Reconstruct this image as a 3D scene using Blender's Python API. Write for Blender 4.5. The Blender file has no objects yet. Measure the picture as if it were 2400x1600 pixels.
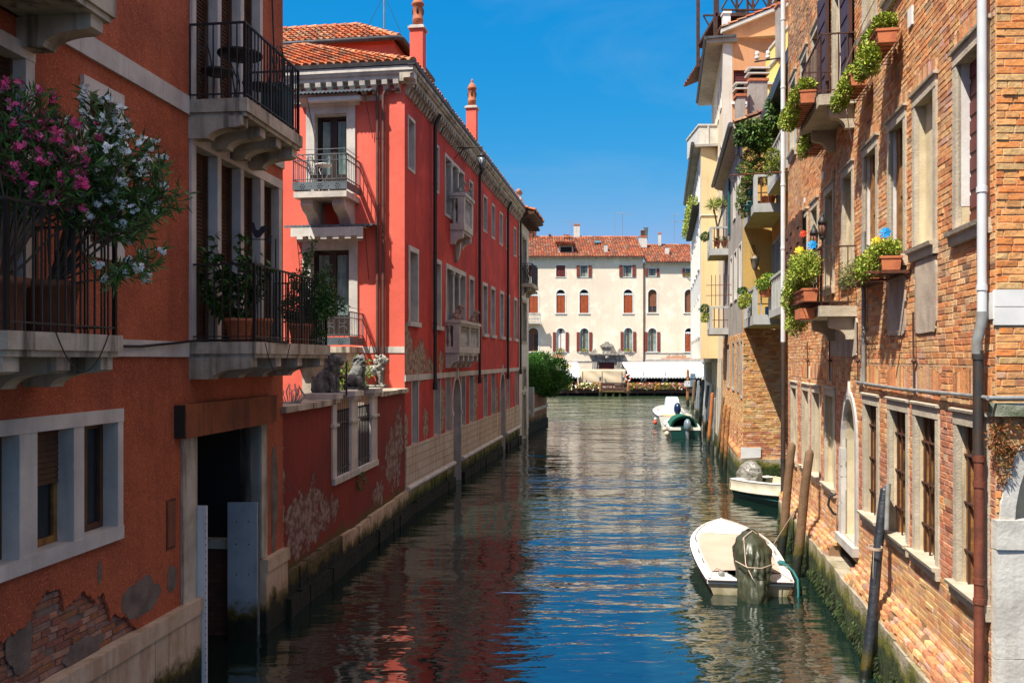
import bpy, bmesh, math, random
from mathutils import Vector, Matrix, noise as mnoise
R = math.radians
rnd = random.Random(7)
sc = bpy.context.scene
C = sc.collection

# ---------------------------------------------------------------- camera, sky, sun, exposure
CAMZ, FPX, CX, HY = 4.0, 2000.0, 1200.0, 842.0
cd = bpy.data.cameras.new('camera'); cam = bpy.data.objects.new('camera', cd); C.objects.link(cam)
cam.location = (0, 0, CAMZ); cam.rotation_euler = (R(90), 0, 0)
cd.sensor_width = 36; cd.lens = FPX / 2400 * 36; cd.shift_y = 42 / 2400
cd.clip_start = .1; cd.clip_end = 3000
sc.camera = cam
SUN = Vector((-1.0, -.9, 2.15)).normalized()
SUN_EL = math.asin(SUN.z); SUN_AZ = math.atan2(SUN.x, SUN.y)
world = bpy.data.worlds.new('World'); sc.world = world; world.use_nodes = True
wn, wl = world.node_tree.nodes, world.node_tree.links
bgn = wn['Background']
sky = wn.new('ShaderNodeTexSky'); sky.sky_type = 'NISHITA'; sky.sun_disc = False
sky.sun_elevation = SUN_EL; sky.sun_rotation = SUN_AZ
sky.air_density = 1.0; sky.dust_density = 0.15; sky.ozone_density = 3.0; sky.altitude = 0
# deepen the blue channel by channel, as the photograph's own processing does
sp, cb_ = wn.new('ShaderNodeSeparateColor'), wn.new('ShaderNodeCombineColor'); hsv = wn.new('ShaderNodeHueSaturation'); hsv.inputs['Saturation'].default_value = 1.35; wl.new(sky.outputs[0], hsv.inputs['Color']); wl.new(hsv.outputs[0], sp.inputs[0])
def wm(op, a, b):
    x = wn.new('ShaderNodeMath'); x.operation = op
    for i, v in enumerate((a, b)):
        if hasattr(v, 'is_output'): wl.new(v, x.inputs[i])
        else: x.inputs[i].default_value = v
    return x.outputs[0]
for ch, (k_, e_) in enumerate(((3.2, 1.95), (.62, .50), (.84, .22))):
    raw = wm('MULTIPLY', sp.outputs[ch], .145)
    v_ = wm('DIVIDE', wm('MULTIPLY', wm('POWER', raw, e_), k_), .145)
    if ch == 0: v_ = wm('MINIMUM', v_, wm('MULTIPLY', sp.outputs[0], .9))
    wl.new(v_, cb_.inputs[ch])
tcw = wn.new('ShaderNodeTexCoord'); mpw = wn.new('ShaderNodeMapping'); mpw.inputs['Scale'].default_value = (1.1, 1.6, 5.0); mpw.inputs['Rotation'].default_value = (0, R(22), R(10))
nw = wn.new('ShaderNodeTexNoise'); nw.inputs['Scale'].default_value = 1.7; nw.inputs['Detail'].default_value = 9; nw.inputs['Roughness'].default_value = .62; nw.inputs['Distortion'].default_value = .6
wl.new(tcw.outputs['Generated'], mpw.inputs[0]); wl.new(mpw.outputs[0], nw.inputs['Vector'])
rw = wn.new('ShaderNodeMapRange'); rw.inputs[1].default_value = .48; rw.inputs[2].default_value = .82; rw.inputs[4].default_value = .22; wl.new(nw.outputs['Fac'], rw.inputs[0])
mw = wn.new('ShaderNodeMix'); mw.data_type = 'RGBA'; wl.new(rw.outputs[0], mw.inputs[0]); wl.new(cb_.outputs[0], mw.inputs[6]); mw.inputs[7].default_value = (2.6, 3.9, 5.2, 1)
# warm bright glow added to the sky above the frame to fill shaded walls
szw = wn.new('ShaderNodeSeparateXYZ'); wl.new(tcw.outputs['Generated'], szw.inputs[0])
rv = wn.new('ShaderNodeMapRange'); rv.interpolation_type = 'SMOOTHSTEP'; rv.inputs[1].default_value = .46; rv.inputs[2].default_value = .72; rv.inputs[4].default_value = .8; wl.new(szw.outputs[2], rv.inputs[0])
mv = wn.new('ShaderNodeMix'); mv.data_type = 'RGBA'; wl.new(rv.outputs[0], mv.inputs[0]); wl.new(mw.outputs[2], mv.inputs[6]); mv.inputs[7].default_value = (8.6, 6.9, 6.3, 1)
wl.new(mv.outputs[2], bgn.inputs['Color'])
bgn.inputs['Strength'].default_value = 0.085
sd = bpy.data.lights.new('sun', 'SUN'); sun = bpy.data.objects.new('sun', sd); C.objects.link(sun)
sd.energy = 5.0; sd.angle = R(0.53); sd.color = (1, .93, .82)
sun.rotation_euler = SUN.to_track_quat('Z', 'Y').to_euler(); sun.location = (-20, -20, 40)
sc.view_settings.view_transform = 'Standard'; sc.view_settings.look = 'None'
sc.view_settings.exposure = 0.75; sc.view_settings.gamma = 1
sc.render.engine = 'CYCLES'
cy = sc.cycles; cy.max_bounces = 6; cy.diffuse_bounces = 3; cy.glossy_bounces = 3; cy.transmission_bounces = 3
cy.caustics_reflective = False; cy.caustics_refractive = False; cy.sample_clamp_indirect = 4

# ---------------------------------------------------------------- frames: u along a facade, n out of it, z up
class Frame:
    def __init__(s, k, d, n):
        s.k = Vector((k[0], k[1], 0)); s.d = Vector((d[0], d[1], 0)); s.n = Vector((n[0], n[1], 0)).normalized()
    def w(s, u, n, z): return s.k + s.d * u + s.n * n + Vector((0, 0, z))
    def px(s, x, y, n=0.0):
        a = (x - CX) / FPX; k = s.k + s.n * n
        u = (k.x - a * k.y) / (a * s.d.y - s.d.x)
        Y = k.y + s.d.y * u
        return u, CAMZ + (HY - y) / FPX * Y
WF = Frame((0, 0), (1, 0), (0, 1))

def img(x, y, Y):            # a point of the picture at depth Y
    return Vector(((x - CX) / FPX * Y, Y, CAMZ + (HY - y) / FPX * Y))
def wat(x, y):               # where the picture point lies on the water
    Y = FPX * CAMZ / (y - HY); return Vector(((x - CX) / FPX * Y, Y, 0))

# ---------------------------------------------------------------- mesh builder
class MB:
    def __init__(s, fr=WF):
        s.fr = fr; s.v = []; s.f = []; s.m = []; s.c = []; s.sm = []
    def face(s, pts, m=0, c=None, smooth=False):
        b = len(s.v); s.v += [s.fr.w(*p) for p in pts]
        s.f.append(tuple(range(b, b + len(pts)))); s.m.append(m); s.c.append(c); s.sm.append(smooth)
    def raw(s, verts, faces, m=0, c=None, smooth=False, world=True):
        b = len(s.v)
        s.v += [Vector(v) if world else s.fr.w(*v) for v in verts]
        for i, f in enumerate(faces):
            s.f.append(tuple(b + k for k in f)); s.m.append(m if not isinstance(m, list) else m[i])
            s.c.append(c if not isinstance(c, list) else c[i]); s.sm.append(smooth)
    def box(s, u0, u1, n0, n1, z0, z1, m=0, c=None, jit=0.0):
        if u0 > u1: u0, u1 = u1, u0
        if n0 > n1: n0, n1 = n1, n0
        if z0 > z1: z0, z1 = z1, z0
        P = [(u0, n0, z0), (u1, n0, z0), (u1, n1, z0), (u0, n1, z0), (u0, n0, z1), (u1, n0, z1), (u1, n1, z1), (u0, n1, z1)]
        if jit: P = [(a + rnd.uniform(-jit, jit), b + rnd.uniform(-jit, jit), d + rnd.uniform(-jit, jit)) for a, b, d in P]
        s.raw(P, [(0, 3, 2, 1), (4, 5, 6, 7), (0, 1, 5, 4), (1, 2, 6, 5), (2, 3, 7, 6), (3, 0, 4, 7)], m, c, world=False)
    def prism(s, poly, a0, a1, axis='n', m=0, c=None):
        """poly of 2-D points extruded from a0 to a1 along an axis; axis n: (u,z); axis u: (n,z); axis z: (u,n)"""
        def P(p, a):
            return {'n': (p[0], a, p[1]), 'u': (a, p[0], p[1]), 'z': (p[0], p[1], a)}[axis]
        n = len(poly)
        V = [P(p, a0) for p in poly] + [P(p, a1) for p in poly]
        F = [tuple(range(n - 1, -1, -1)), tuple(range(n, 2 * n))] + [(i, (i + 1) % n, n + (i + 1) % n, n + i) for i in range(n)]
        s.raw(V, F, m, c, world=False)
    def tube(s, pts, r, seg=8, m=0, c=None, world=True, cap=True, smooth=True):
        P = [Vector(p) if world else s.fr.w(*p) for p in pts]
        rr = r if isinstance(r, (list, tuple)) else [r] * len(P)
        V = []; F = []
        t0 = (P[1] - P[0]).normalized()
        up = Vector((0, 0, 1)) if abs(t0.z) < .9 else Vector((1, 0, 0))
        a = t0.cross(up).normalized()
        for i, p in enumerate(P):
            t = (P[min(i + 1, len(P) - 1)] - P[max(i - 1, 0)]).normalized()
            a = (a - t * a.dot(t))
            a = a.normalized() if a.length > 1e-6 else t.orthogonal().normalized()
            b = t.cross(a)
            for k in range(seg):
                g = 2 * math.pi * k / seg
                V.append(p + (a * math.cos(g) + b * math.sin(g)) * rr[i])
        for i in range(len(P) - 1):
            for k in range(seg):
                F.append((i * seg + k, i * seg + (k + 1) % seg, (i + 1) * seg + (k + 1) % seg, (i + 1) * seg + k))
        s.raw(V, F, m, c, smooth)
        if cap:
            b = len(V); 
            s.raw(V[:seg], [tuple(range(seg - 1, -1, -1))], m, c); s.raw(V[-seg:], [tuple(range(seg))], m, c)
    def lathe(s, cen, prof, seg=12, m=0, c=None, smooth=True, sq=False):
        """prof: list of (radius, z)"""
        V = []; F = []; cen = Vector(cen)
        for r, z in prof:
            for k in range(seg):
                g = 2 * math.pi * (k + (.5 if sq else 0)) / seg
                V.append(cen + Vector((math.cos(g) * r, math.sin(g) * r, z)))
        for i in range(len(prof) - 1):
            for k in range(seg):
                F.append((i * seg + k, i * seg + (k + 1) % seg, (i + 1) * seg + (k + 1) % seg, (i + 1) * seg + k))
        F.append(tuple(range(seg - 1, -1, -1))); F.append(tuple((len(prof) - 1) * seg + k for k in range(seg)))
        s.raw(V, F, m, c, smooth)
    def ball(s, cen, r, m=0, c=None, seg=10, rings=7, rot=None):
        cen = Vector(cen); r = Vector(r) if not isinstance(r, (int, float)) else Vector((r, r, r))
        V = []; F = []
        for i in range(rings + 1):
            th = math.pi * i / rings
            for k in range(seg):
                g = 2 * math.pi * k / seg
                p = Vector((math.sin(th) * math.cos(g) * r.x, math.sin(th) * math.sin(g) * r.y, math.cos(th) * r.z))
                if rot: p = rot @ p
                V.append(cen + p)
        for i in range(rings):
            for k in range(seg):
                F.append((i * seg + k, i * seg + (k + 1) % seg, (i + 1) * seg + (k + 1) % seg, (i + 1) * seg + k))
        s.raw(V, F, m, c, True)
    def build(s, name, mats, parent=None, label=None, mods=None):
        if not isinstance(mats, (list, tuple)): mats = [mats]
        og = Vector((0, 0, 0)); p = parent
        while p: og += p.location; p = p.parent
        loc = Vector((0, 0, 0))
        if parent is None and s.v:
            xs = [v.x for v in s.v]; ys = [v.y for v in s.v]
            loc = Vector(((min(xs) + max(xs)) / 2, (min(ys) + max(ys)) / 2, min(v.z for v in s.v))); og = loc
        me = bpy.data.meshes.new(name)
        me.from_pydata([tuple(v - og) for v in s.v], [], s.f)
        for mm in mats: me.materials.append(mm)
        me.polygons.foreach_set('material_index', s.m)
        me.polygons.foreach_set('use_smooth', s.sm)
        uv = me.uv_layers.new(name='UVMap')
        d = s.fr.d.normalized(); n = s.fr.n; L = s.fr.d.length; k0 = s.fr.k
        data = [0.0] * (2 * len(me.loops)); li = 0
        hascol = any(c is not None for c in s.c); cols = [1.0] * (4 * len(me.loops)) if hascol else None
        for fi, f in enumerate(s.f):
            a, b, c_ = s.v[f[0]], s.v[f[1]], s.v[f[2]]
            nn = (b - a).cross(c_ - a)
            if len(f) > 3: nn += (c_ - a).cross(s.v[f[3]] - a)
            ad, an, az = abs(nn.dot(d)), abs(nn.dot(n)), abs(nn.z)
            cc = s.c[fi]
            for vi in f:
                q = s.v[vi] - k0; qu, qn, qz = q.dot(d), q.dot(n), q.z
                if an >= ad and an >= az: t = (qu, qz)
                elif ad >= az: t = (qn, qz)
                else: t = (qu, qn)
                data[2 * li] = t[0]; data[2 * li + 1] = t[1]
                if cc is not None: cols[4 * li:4 * li + 3] = cc[:3]
                li += 1
        uv.data.foreach_set('uv', data)
        if hascol:
            ca = me.color_attributes.new('Col', 'FLOAT_COLOR', 'CORNER'); ca.data.foreach_set('color', cols)
        me.validate(); me.update()
        o = bpy.data.objects.new(name, me); C.objects.link(o)
        if parent: o.parent = parent
        else: o.location = loc
        if label: o['label'] = label
        for md in (mods or []):
            x = o.modifiers.new(md[0], md[0])
            for kk, vv in md[1].items(): setattr(x, kk, vv)
        return o

def thing(name, label, cat, loc=(0, 0, 0), group=None):
    o = bpy.data.objects.new(name, None); C.objects.link(o); o.location = loc; o.empty_display_size = .2
    o['label'] = label; o['category'] = cat
    if group: o['group'] = group
    return o
def tag(o, label, cat, group=None):
    o['label'] = label; o['category'] = cat
    if group: o['group'] = group
    return o
def copy_tree(o, loc, rz=0, label=None, scale=None):
    r = o.copy(); C.objects.link(r); r.location = loc; r.rotation_euler = (0, 0, rz)
    if scale: r.scale = (scale,) * 3
    if label: r['label'] = label
    for ch in list(o.children):
        c_ = ch.copy(); C.objects.link(c_); c_.parent = r
        for g in ch.children:
            g2 = g.copy(); C.objects.link(g2); g2.parent = c_
    return r

# ---------------------------------------------------------------- materials
def newmat(name):
    m = bpy.data.materials.new(name); m.use_nodes = True
    nt = m.node_tree; b = nt.nodes['Principled BSDF']
    return m, nt.nodes, nt.links, b
def nd(N, t, **kw):
    x = N.new(t)
    for k, v in kw.items():
        if hasattr(x, k) and not k[0].isupper(): setattr(x, k, v)
        else: x.inputs[k].default_value = v
    return x
def mix(N, L, f, a, b, blend='MIX'):
    x = N.new('ShaderNodeMix'); x.data_type = 'RGBA'; x.blend_type = blend
    for key, val in ((0, f), (6, a), (7, b)):
        if hasattr(val, 'is_output'): L.new(val, x.inputs[key])
        elif isinstance(val, (int, float)): x.inputs[key].default_value = val
        else: x.inputs[key].default_value = (*val[:3], 1)
    return x.outputs[2]
def mth(N, L, op, a, b=None, clamp=False):
    x = N.new('ShaderNodeMath'); x.operation = op; x.use_clamp = clamp
    for i, v in enumerate((a, b)):
        if v is None: continue
        if hasattr(v, 'is_output'): L.new(v, x.inputs[i])
        else: x.inputs[i].default_value = v
    return x.outputs[0]
def ramp(N, L, f, lo, hi):
    x = N.new('ShaderNodeMapRange'); L.new(f, x.inputs[0]); x.inputs[1].default_value = lo; x.inputs[2].default_value = hi
    x.interpolation_type = 'SMOOTHSTEP'
    return x.outputs[0]
def tex(N, L, vec, scale, detail=4, rough=.55, sx=1, sy=1, sz=1):
    mp = N.new('ShaderNodeMapping'); mp.inputs['Scale'].default_value = (sx, sy, sz); L.new(vec, mp.inputs[0])
    t = N.new('ShaderNodeTexNoise'); t.inputs['Scale'].default_value = scale; t.inputs['Detail'].default_value = detail
    t.inputs['Roughness'].default_value = rough; L.new(mp.outputs[0], t.inputs['Vector'])
    return t.outputs['Fac']

def M(name, col, rough=.8, col2=None, scale=2.0, streak=0.0, streakcol=None, bump=.0, bscale=60, speck=0.0,
      attr=False, algae=None, spec=.4, metal=0.0, peels=None, peelcol=None, peelcol2=None, peelnoise=.9, brick=None, coat=0, stains=0.0, attrvar=.25, trans=0.0, scratch=None):
    """peels: list of (u, z, ru, rz) blobs in uv metres; brick: (w, h, c1, c2, mortar)"""
    m, N, L, b = newmat(name)
    tc = N.new('ShaderNodeTexCoord'); geo = N.new('ShaderNodeNewGeometry'); uv = tc.outputs['UV']; ob = tc.outputs['Object']
    sep = N.new('ShaderNodeSeparateXYZ'); L.new(geo.outputs['Position'], sep.inputs[0]); Z = sep.outputs[2]
    col2 = col2 or tuple(c * .72 for c in col)
    base = mix(N, L, ramp(N, L, tex(N, L, ob, scale, 5), .35, .68), col, col2)
    hgt = None
    if brick:
        w_, h_, c1, c2, mo = brick
        bt = N.new('ShaderNodeTexBrick'); L.new(uv, bt.inputs['Vector'])
        bt.inputs['Color1'].default_value = (*c1, 1); bt.inputs['Color2'].default_value = (*c2, 1); bt.inputs['Mortar'].default_value = (*mo, 1)
        bt.inputs['Scale'].default_value = 1; bt.inputs['Mortar Size'].default_value = .007; bt.inputs['Mortar Smooth'].default_value = .3
        bt.inputs['Brick Width'].default_value = w_; bt.inputs['Row Height'].default_value = h_; bt.inputs['Bias'].default_value = -.1
        base = mix(N, L, .75, base, bt.outputs['Color']); hgt = bt.outputs['Fac']
    if attr:
        at = N.new('ShaderNodeAttribute'); at.attribute_name = 'Col'
        base = mix(N, L, 1.0, at.outputs['Color'], mix(N, L, ramp(N, L, tex(N, L, ob, scale * 6, 5), .3, .7), (1, 1, 1), (1 - attrvar,) * 3), 'MULTIPLY')
    if speck:
        base = mix(N, L, mth(N, L, 'MULTIPLY', ramp(N, L, tex(N, L, ob, 55, 3, .7), .52, .7), speck), base, tuple(min(1, c * 1.9 + .04) for c in col))
        base = mix(N, L, mth(N, L, 'MULTIPLY', ramp(N, L, tex(N, L, ob, 38, 3, .7, 1, 1, .6), .55, .72), speck), base, tuple(c * .35 for c in col))
    if streak:
        s1 = tex(N, L, ob, 3.0, 5, .6, 1.6, 1.6, .16)
        base = mix(N, L, mth(N, L, 'MULTIPLY', ramp(N, L, s1, .46, .72), streak), base, streakcol or tuple(c * .4 for c in col))
    if stains:
        s2 = tex(N, L, ob, .8, 6, .65)
        base = mix(N, L, mth(N, L, 'MULTIPLY', ramp(N, L, s2, .5, .7), stains), base, tuple(min(1, c * 1.35 + .03) for c in col))
    fac = None
    if peels:
        nz = tex(N, L, uv, 2.4, 11, .68, 1.15, 1, 1); acc = None
        for (pu, pz, ru, rz) in peels:
            su = N.new('ShaderNodeVectorMath'); su.operation = 'SUBTRACT'; L.new(uv, su.inputs[0]); su.inputs[1].default_value = (pu, pz, 0)
            di = N.new('ShaderNodeVectorMath'); di.operation = 'DIVIDE'; L.new(su.outputs[0], di.inputs[0]); di.inputs[1].default_value = (ru, rz, 1)
            le = N.new('ShaderNodeVectorMath'); le.operation = 'LENGTH'; L.new(di.outputs[0], le.inputs[0])
            v = mth(N, L, 'SUBTRACT', 1.0, le.outputs['Value'])
            acc = v if acc is None else mth(N, L, 'MAXIMUM', acc, v)
        q = mth(N, L, 'ADD', acc, mth(N, L, 'MULTIPLY', mth(N, L, 'SUBTRACT', nz, .5), peelnoise * 4))
        fac = ramp(N, L, q, .25, .36)
        pc = mix(N, L, ramp(N, L, tex(N, L, uv, 7, 7, .65, 1, 1), .42, .58), peelcol or (.55, .5, .45), peelcol2 or (.25, .22, .19))
        base = mix(N, L, fac, base, pc)
    if algae:
        z0, cA = algae
        wv = mth(N, L, 'ADD', Z, mth(N, L, 'MULTIPLY', mth(N, L, 'SUBTRACT', tex(N, L, ob, 2.3, 7, .7), .5), -.9))
        base = mix(N, L, ramp(N, L, wv, z0 + .32, z0 + .08), base, (cA[0] * 2.6 + .05, cA[1] * 1.9 + .03, cA[2]))
        al = mix(N, L, ramp(N, L, tex(N, L, ob, 9, 5, .6), .4, .65), cA, tuple(c * .3 for c in cA))
        base = mix(N, L, ramp(N, L, wv, z0 + .12, z0 - .02), base, al)
    L.new(base, b.inputs['Base Color'])
    b.inputs['Roughness'].default_value = rough; b.inputs['Metallic'].default_value = metal
    b.inputs['Specular IOR Level'].default_value = spec; b.inputs['Coat Weight'].default_value = coat
    if bump or hgt or fac:
        h = mth(N, L, 'MULTIPLY', tex(N, L, ob, bscale, 4, .65), bump)
        h = mth(N, L, 'ADD', h, mth(N, L, 'MULTIPLY', tex(N, L, ob, bscale / 8, 4, .6), bump * 2.5))
        if hgt is not None: h = mth(N, L, 'ADD', h, mth(N, L, 'MULTIPLY', hgt, -1.0))
        if fac is not None: h = mth(N, L, 'ADD', h, mth(N, L, 'MULTIPLY', fac, -1.6))
        bp = N.new('ShaderNodeBump'); bp.inputs['Strength'].default_value = .9; bp.inputs['Distance'].default_value = .012
        L.new(h, bp.inputs['Height']); L.new(bp.outputs[0], b.inputs['Normal'])
    return m

ALG = (.018, .035, .008); ALGD = (.010, .014, .006)
mt = {}
mt['terra'] = M('terracotta_render', (.43, .104, .042), .9, (.27, .060, .026), .9, streak=.35, streakcol=(.16, .04, .02), bump=.9, bscale=75, speck=.75, stains=.35)
mt['terra_dark'] = M('stained_terracotta_render', (.30, .085, .03), .9, (.16, .055, .028), 1.6, streak=.7, streakcol=(.06, .025, .015), bump=.7, bscale=60, speck=.3)
mt['grey_render'] = M('bare_grey_render', (.20, .15, .12), .95, (.11, .085, .07), 4, bump=.6)
mt['istria'] = M('istrian_stone', (.62, .58, .52), .75, (.46, .43, .40), 2.0, streak=.35, streakcol=(.25, .21, .16), bump=.25)
mt['istria_dirty'] = M('weathered_stone', (.56, .50, .40), .85, (.36, .31, .23), 2.5, streak=.95, streakcol=(.06, .05, .04), bump=.4)
mt['base_stone'] = M('base_course_stone', (.60, .46, .33), .85, (.46, .33, .21), 2.5, streak=.6, streakcol=(.28, .14, .06), bump=.4, algae=(.26, ALGD))
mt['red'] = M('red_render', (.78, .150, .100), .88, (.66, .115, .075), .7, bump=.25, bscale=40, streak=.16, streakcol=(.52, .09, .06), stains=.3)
mt['red_shaded'] = M('red_render_shaded', (.56, .050, .036), .88, (.40, .034, .025), .9, bump=.35, bscale=40, streak=.55, streakcol=(.30, .030, .025), stains=.55, speck=.25,
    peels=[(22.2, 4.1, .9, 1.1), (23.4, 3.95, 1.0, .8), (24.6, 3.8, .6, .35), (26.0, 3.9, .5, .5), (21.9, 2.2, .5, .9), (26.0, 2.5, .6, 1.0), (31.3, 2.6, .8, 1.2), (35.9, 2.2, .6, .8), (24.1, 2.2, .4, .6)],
    peelcol=(.42, .30, .21), peelcol2=(.20, .12, .09), peelnoise=.55)  # canal-side copy of the red render, darkened to carry that wall's shade
mt['garden_red'] = M('garden_wall_render', (.22, .024, .013), .88, (.15, .016, .010), .9, bump=.4, bscale=40, streak=.35, streakcol=(.12, .02, .015),
    peels=[(14.4, 1.35, 1.3, .75), (14.1, 1.1, .9, .5), (15.6, 1.2, .8, .4), (20.6, 1.6, 1.1, .9), (21.2, 2.1, .7, .8), (19.3, 1.0, .8, .35), (13.3, 1.6, .25, 1.4)],
    peelcol=(.30, .21, .18), peelcol2=(.14, .06, .045), peelnoise=.8, algae=(.55, ALGD))
mt['stoneblocks'] = M('stone_block_base', (.62, .52, .40), .85, (.50, .40, .30), 2, streak=.8, streakcol=(.34, .15, .08), bump=.3, algae=(.25, ALG),
    brick=(.62, .21, (.62, .53, .42), (.54, .42, .31), (.16, .12, .09)))
mt['mossy'] = M('mossy_foundation', (.16, .12, .07), .95, (.07, .06, .04), 4, bump=2.5, bscale=14, algae=(.42, ALGD), brick=(.3, .12, (.2, .13, .07), (.1, .08, .05), (.03, .03, .02)))
mt['green_base'] = M('algae_covered_base', (.42, .36, .26), .95, (.30, .26, .19), 3, bump=1.6, bscale=20, algae=(.40, (.028, .048, .008)), streak=.4)
mt['iron'] = M('black_iron', (.012, .012, .014), .55, bump=.1, spec=.5)
mt['iron_brown'] = M('brown_iron', (.055, .022, .014), .6, (.09, .035, .02), bump=.1)
mt['rust'] = M('rusty_iron', (.16, .045, .02), .8, (.06, .025, .015), 6, bump=.5)
mt['wood_brown'] = M('brown_slats', (.085, .035, .018), .6, (.05, .022, .012), 4)
mt['wood_shutter'] = M('varnished_shutter_wood', (.105, .048, .022), .55, (.06, .028, .015), 5, streak=.4)
mt['old_wood'] = M('weathered_wood', (.14, .055, .028), .85, (.05, .025, .018), 6, streak=.6, bump=.8)
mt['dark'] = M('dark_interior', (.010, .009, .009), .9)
mt['glass'] = M('dark_glass', (.012, .016, .02), .07, (.02, .025, .03), 1, spec=.8)
mt['curtain'] = M('pale_curtain', (.30, .40, .38), .9, (.18, .26, .26), 3, streak=.7, streakcol=(.05, .08, .08))
mt['white'] = M('white_paint', (.78, .77, .74), .5, (.68, .67, .64), 3)
mt['offwhite'] = M('aged_white_paint', (.66, .64, .58), .7, (.54, .52, .46), 3, streak=.3)
mt['panelgrey'] = M('galvanised_panel', (.30, .36, .40), .5, (.24, .30, .34), 3, streak=.3, metal=.2, algae=(.30, ALGD), bump=.1)
mt['pipe_brown'] = M('brown_pipe', (.14, .06, .045), .5, (.10, .045, .035), 4, streak=.3)
mt['pipe_white'] = M('white_pipe', (.66, .68, .68), .4, (.58, .60, .62), 3, streak=.2)
mt['pipe_black'] = M('black_cast_pipe', (.022, .026, .030), .5, (.05, .035, .025), 5, streak=.35, streakcol=(.12, .05, .02), bump=.2)
mt['pipe_rust'] = M('rust_red_pipe', (.20, .055, .028), .6, (.12, .035, .02), 5, streak=.6, streakcol=(.06, .025, .02), bump=.3)
mt['pipe_grey'] = M('grey_pipe', (.28, .29, .29), .5, (.20, .19, .17), 8, streak=.3)
mt['gutter'] = M('dark_zinc_gutter', (.09, .09, .095), .5, (.05, .05, .055), 4, metal=.3)
mt['tile'] = M('clay_roof_tile', (1, 1, 1), .85, scale=3, attr=True, bump=.5, bscale=30, attrvar=.35)
mt['clay'] = M('terracotta_clay', (.52, .17, .07), .8, (.38, .11, .05), 4, bump=.2)
mt['clay_dark'] = M('dark_terracotta_clay', (.20, .07, .035), .85, (.12, .045, .025), 4, bump=.2)
mt['brickA'] = M('orange_brick', (1, 1, 1), .92, scale=2.2, attr=True, bump=.6, bscale=26, attrvar=.22, streak=.38, streakcol=(.20, .11, .06), speck=.12)
mt['mortar'] = M('pale_mortar', (.58, .40, .24), .95, (.46, .30, .17), 6, bump=.5)
mt['concrete'] = M('concrete_trim', (.54, .47, .36), .92, (.43, .37, .28), 3, streak=.35, bump=.5, bscale=50)
mt['reveal'] = M('plastered_reveal', (.66, .56, .38), .9, (.54, .45, .29), 2.5, streak=.7, streakcol=(.20, .15, .10), bump=.3)
mt['reveal_white'] = M('whitewashed_reveal', (.72, .72, .70), .9, (.62, .58, .56), 2.5, bump=.2)
mt['wood_amber'] = M('amber_wood_frame', (.34, .16, .04), .7, (.16, .07, .025), 7, streak=.6, bump=.4)
mt['maroon'] = M('maroon_shutter', (.13, .022, .018), .55, (.10, .018, .014), 4, streak=.25)
mt['brownshut'] = M('brown_shutter', (.070, .030, .026), .5, (.055, .024, .020), 3)
mt['blue'] = M('blue_frame', (.12, .34, .58), .4, (.14, .38, .62), 2)
mt['cream'] = M('cream_render', (.76, .63, .43), .9, (.70, .58, .41), .5, streak=.22, streakcol=(.60, .42, .26), bump=.2, stains=.35)
mt['cream_far'] = M('cream_palace_render', (.82, .71, .57), .9, (.74, .63, .50), .25, streak=.25, streakcol=(.72, .48, .32), bump=.2, stains=.5,
    peels=[(19.3, 4.0, 2.2, .7), (5.5, 4.3, 1.0, .7), (-.4, 4.0, 1.5, .5), (12.5, 4.4, .8, .8), (22.5, 3.9, 1.2, .3)], peelcol=(.62, .25, .13), peelcol2=(.70, .42, .28), peelnoise=.5)
mt['yellow'] = M('pale_yellow_render', (.74, .60, .34), .9, (.68, .54, .30), .6, streak=.2, bump=.15)
mt['ochre'] = M('ochre_render', (.62, .40, .12), .9, (.54, .36, .13), .9, streak=.3, bump=.2)
mt['peach'] = M('peach_render', (.68, .33, .15), .9, (.60, .30, .15), .6, streak=.2, bump=.15, stains=.4)
mt['greyrender'] = M('grey_cement_render', (.40, .37, .33), .9, (.30, .27, .24), 1.2, streak=.6, streakcol=(.20, .16, .12), bump=.3)
mt['palewall'] = M('pale_wall_render', (.66, .63, .58), .9, (.58, .54, .48), 1, streak=.3, bump=.2)
mt['concrete_blue'] = M('painted_concrete', (.44, .45, .44), .85, (.38, .38, .36), 2, streak=.3, bump=.2)
mt['soffit'] = M('yellowish_soffit', (.46, .38, .14), .9, (.40, .32, .10), 2)
mt['brightyellow'] = M('bright_yellow_render', (.80, .64, .20), .9, (.74, .60, .18), 1)
mt['stain'] = M('stained_pane', (.012, .010, .008), .5, (.26, .14, .035), 3.2, streak=.6, streakcol=(.02, .015, .01))
mt['post_brown'] = M('mooring_post_wood', (.17, .098, .05), .75, (.11, .065, .035), 5, streak=.6, bump=.8, bscale=30, algae=(.35, ALGD))
mt['post_orange'] = M('orange_post_wood', (.46, .16, .04), .7, (.34, .11, .03), 5, streak=.5, bump=.5, algae=(.30, ALGD))
mt['post_grey'] = M('grey_blue_post', (.19, .22, .24), .7, (.13, .15, .16), 5, streak=.3, bump=.4, algae=(.40, ALGD))
mt['post_rough'] = M('splintered_post_wood', (.42, .19, .06), .9, (.16, .07, .03), 9, streak=.9, streakcol=(.10, .04, .02), bump=2.2, bscale=22, algae=(.40, ALGD))
mt['post_black'] = M('black_tarred_post', (.014, .018, .024), .42, (.03, .035, .045), 8, bump=.8, bscale=20, algae=(.1, ALGD), spec=.6)
mt['boat_white'] = M('white_gelcoat', (.80, .78, .73), .25, (.74, .72, .66), 2, spec=.5)
mt['boat_edge'] = M('dark_rub_rail', (.03, .022, .03), .5)
mt['boat_dirty'] = M('stained_hull', (.50, .44, .30), .5, (.36, .30, .19), 4, streak=.6, algae=(-.25, ALG))
mt['tan'] = M('tan_tarpaulin', (.52, .38, .30), .85, (.48, .34, .265), 2, bump=.15)
mt['bag'] = M('olive_plastic_cover', (.034, .040, .021), .42, (.050, .056, .032), 5, spec=.6, bump=.5, bscale=12)
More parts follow.
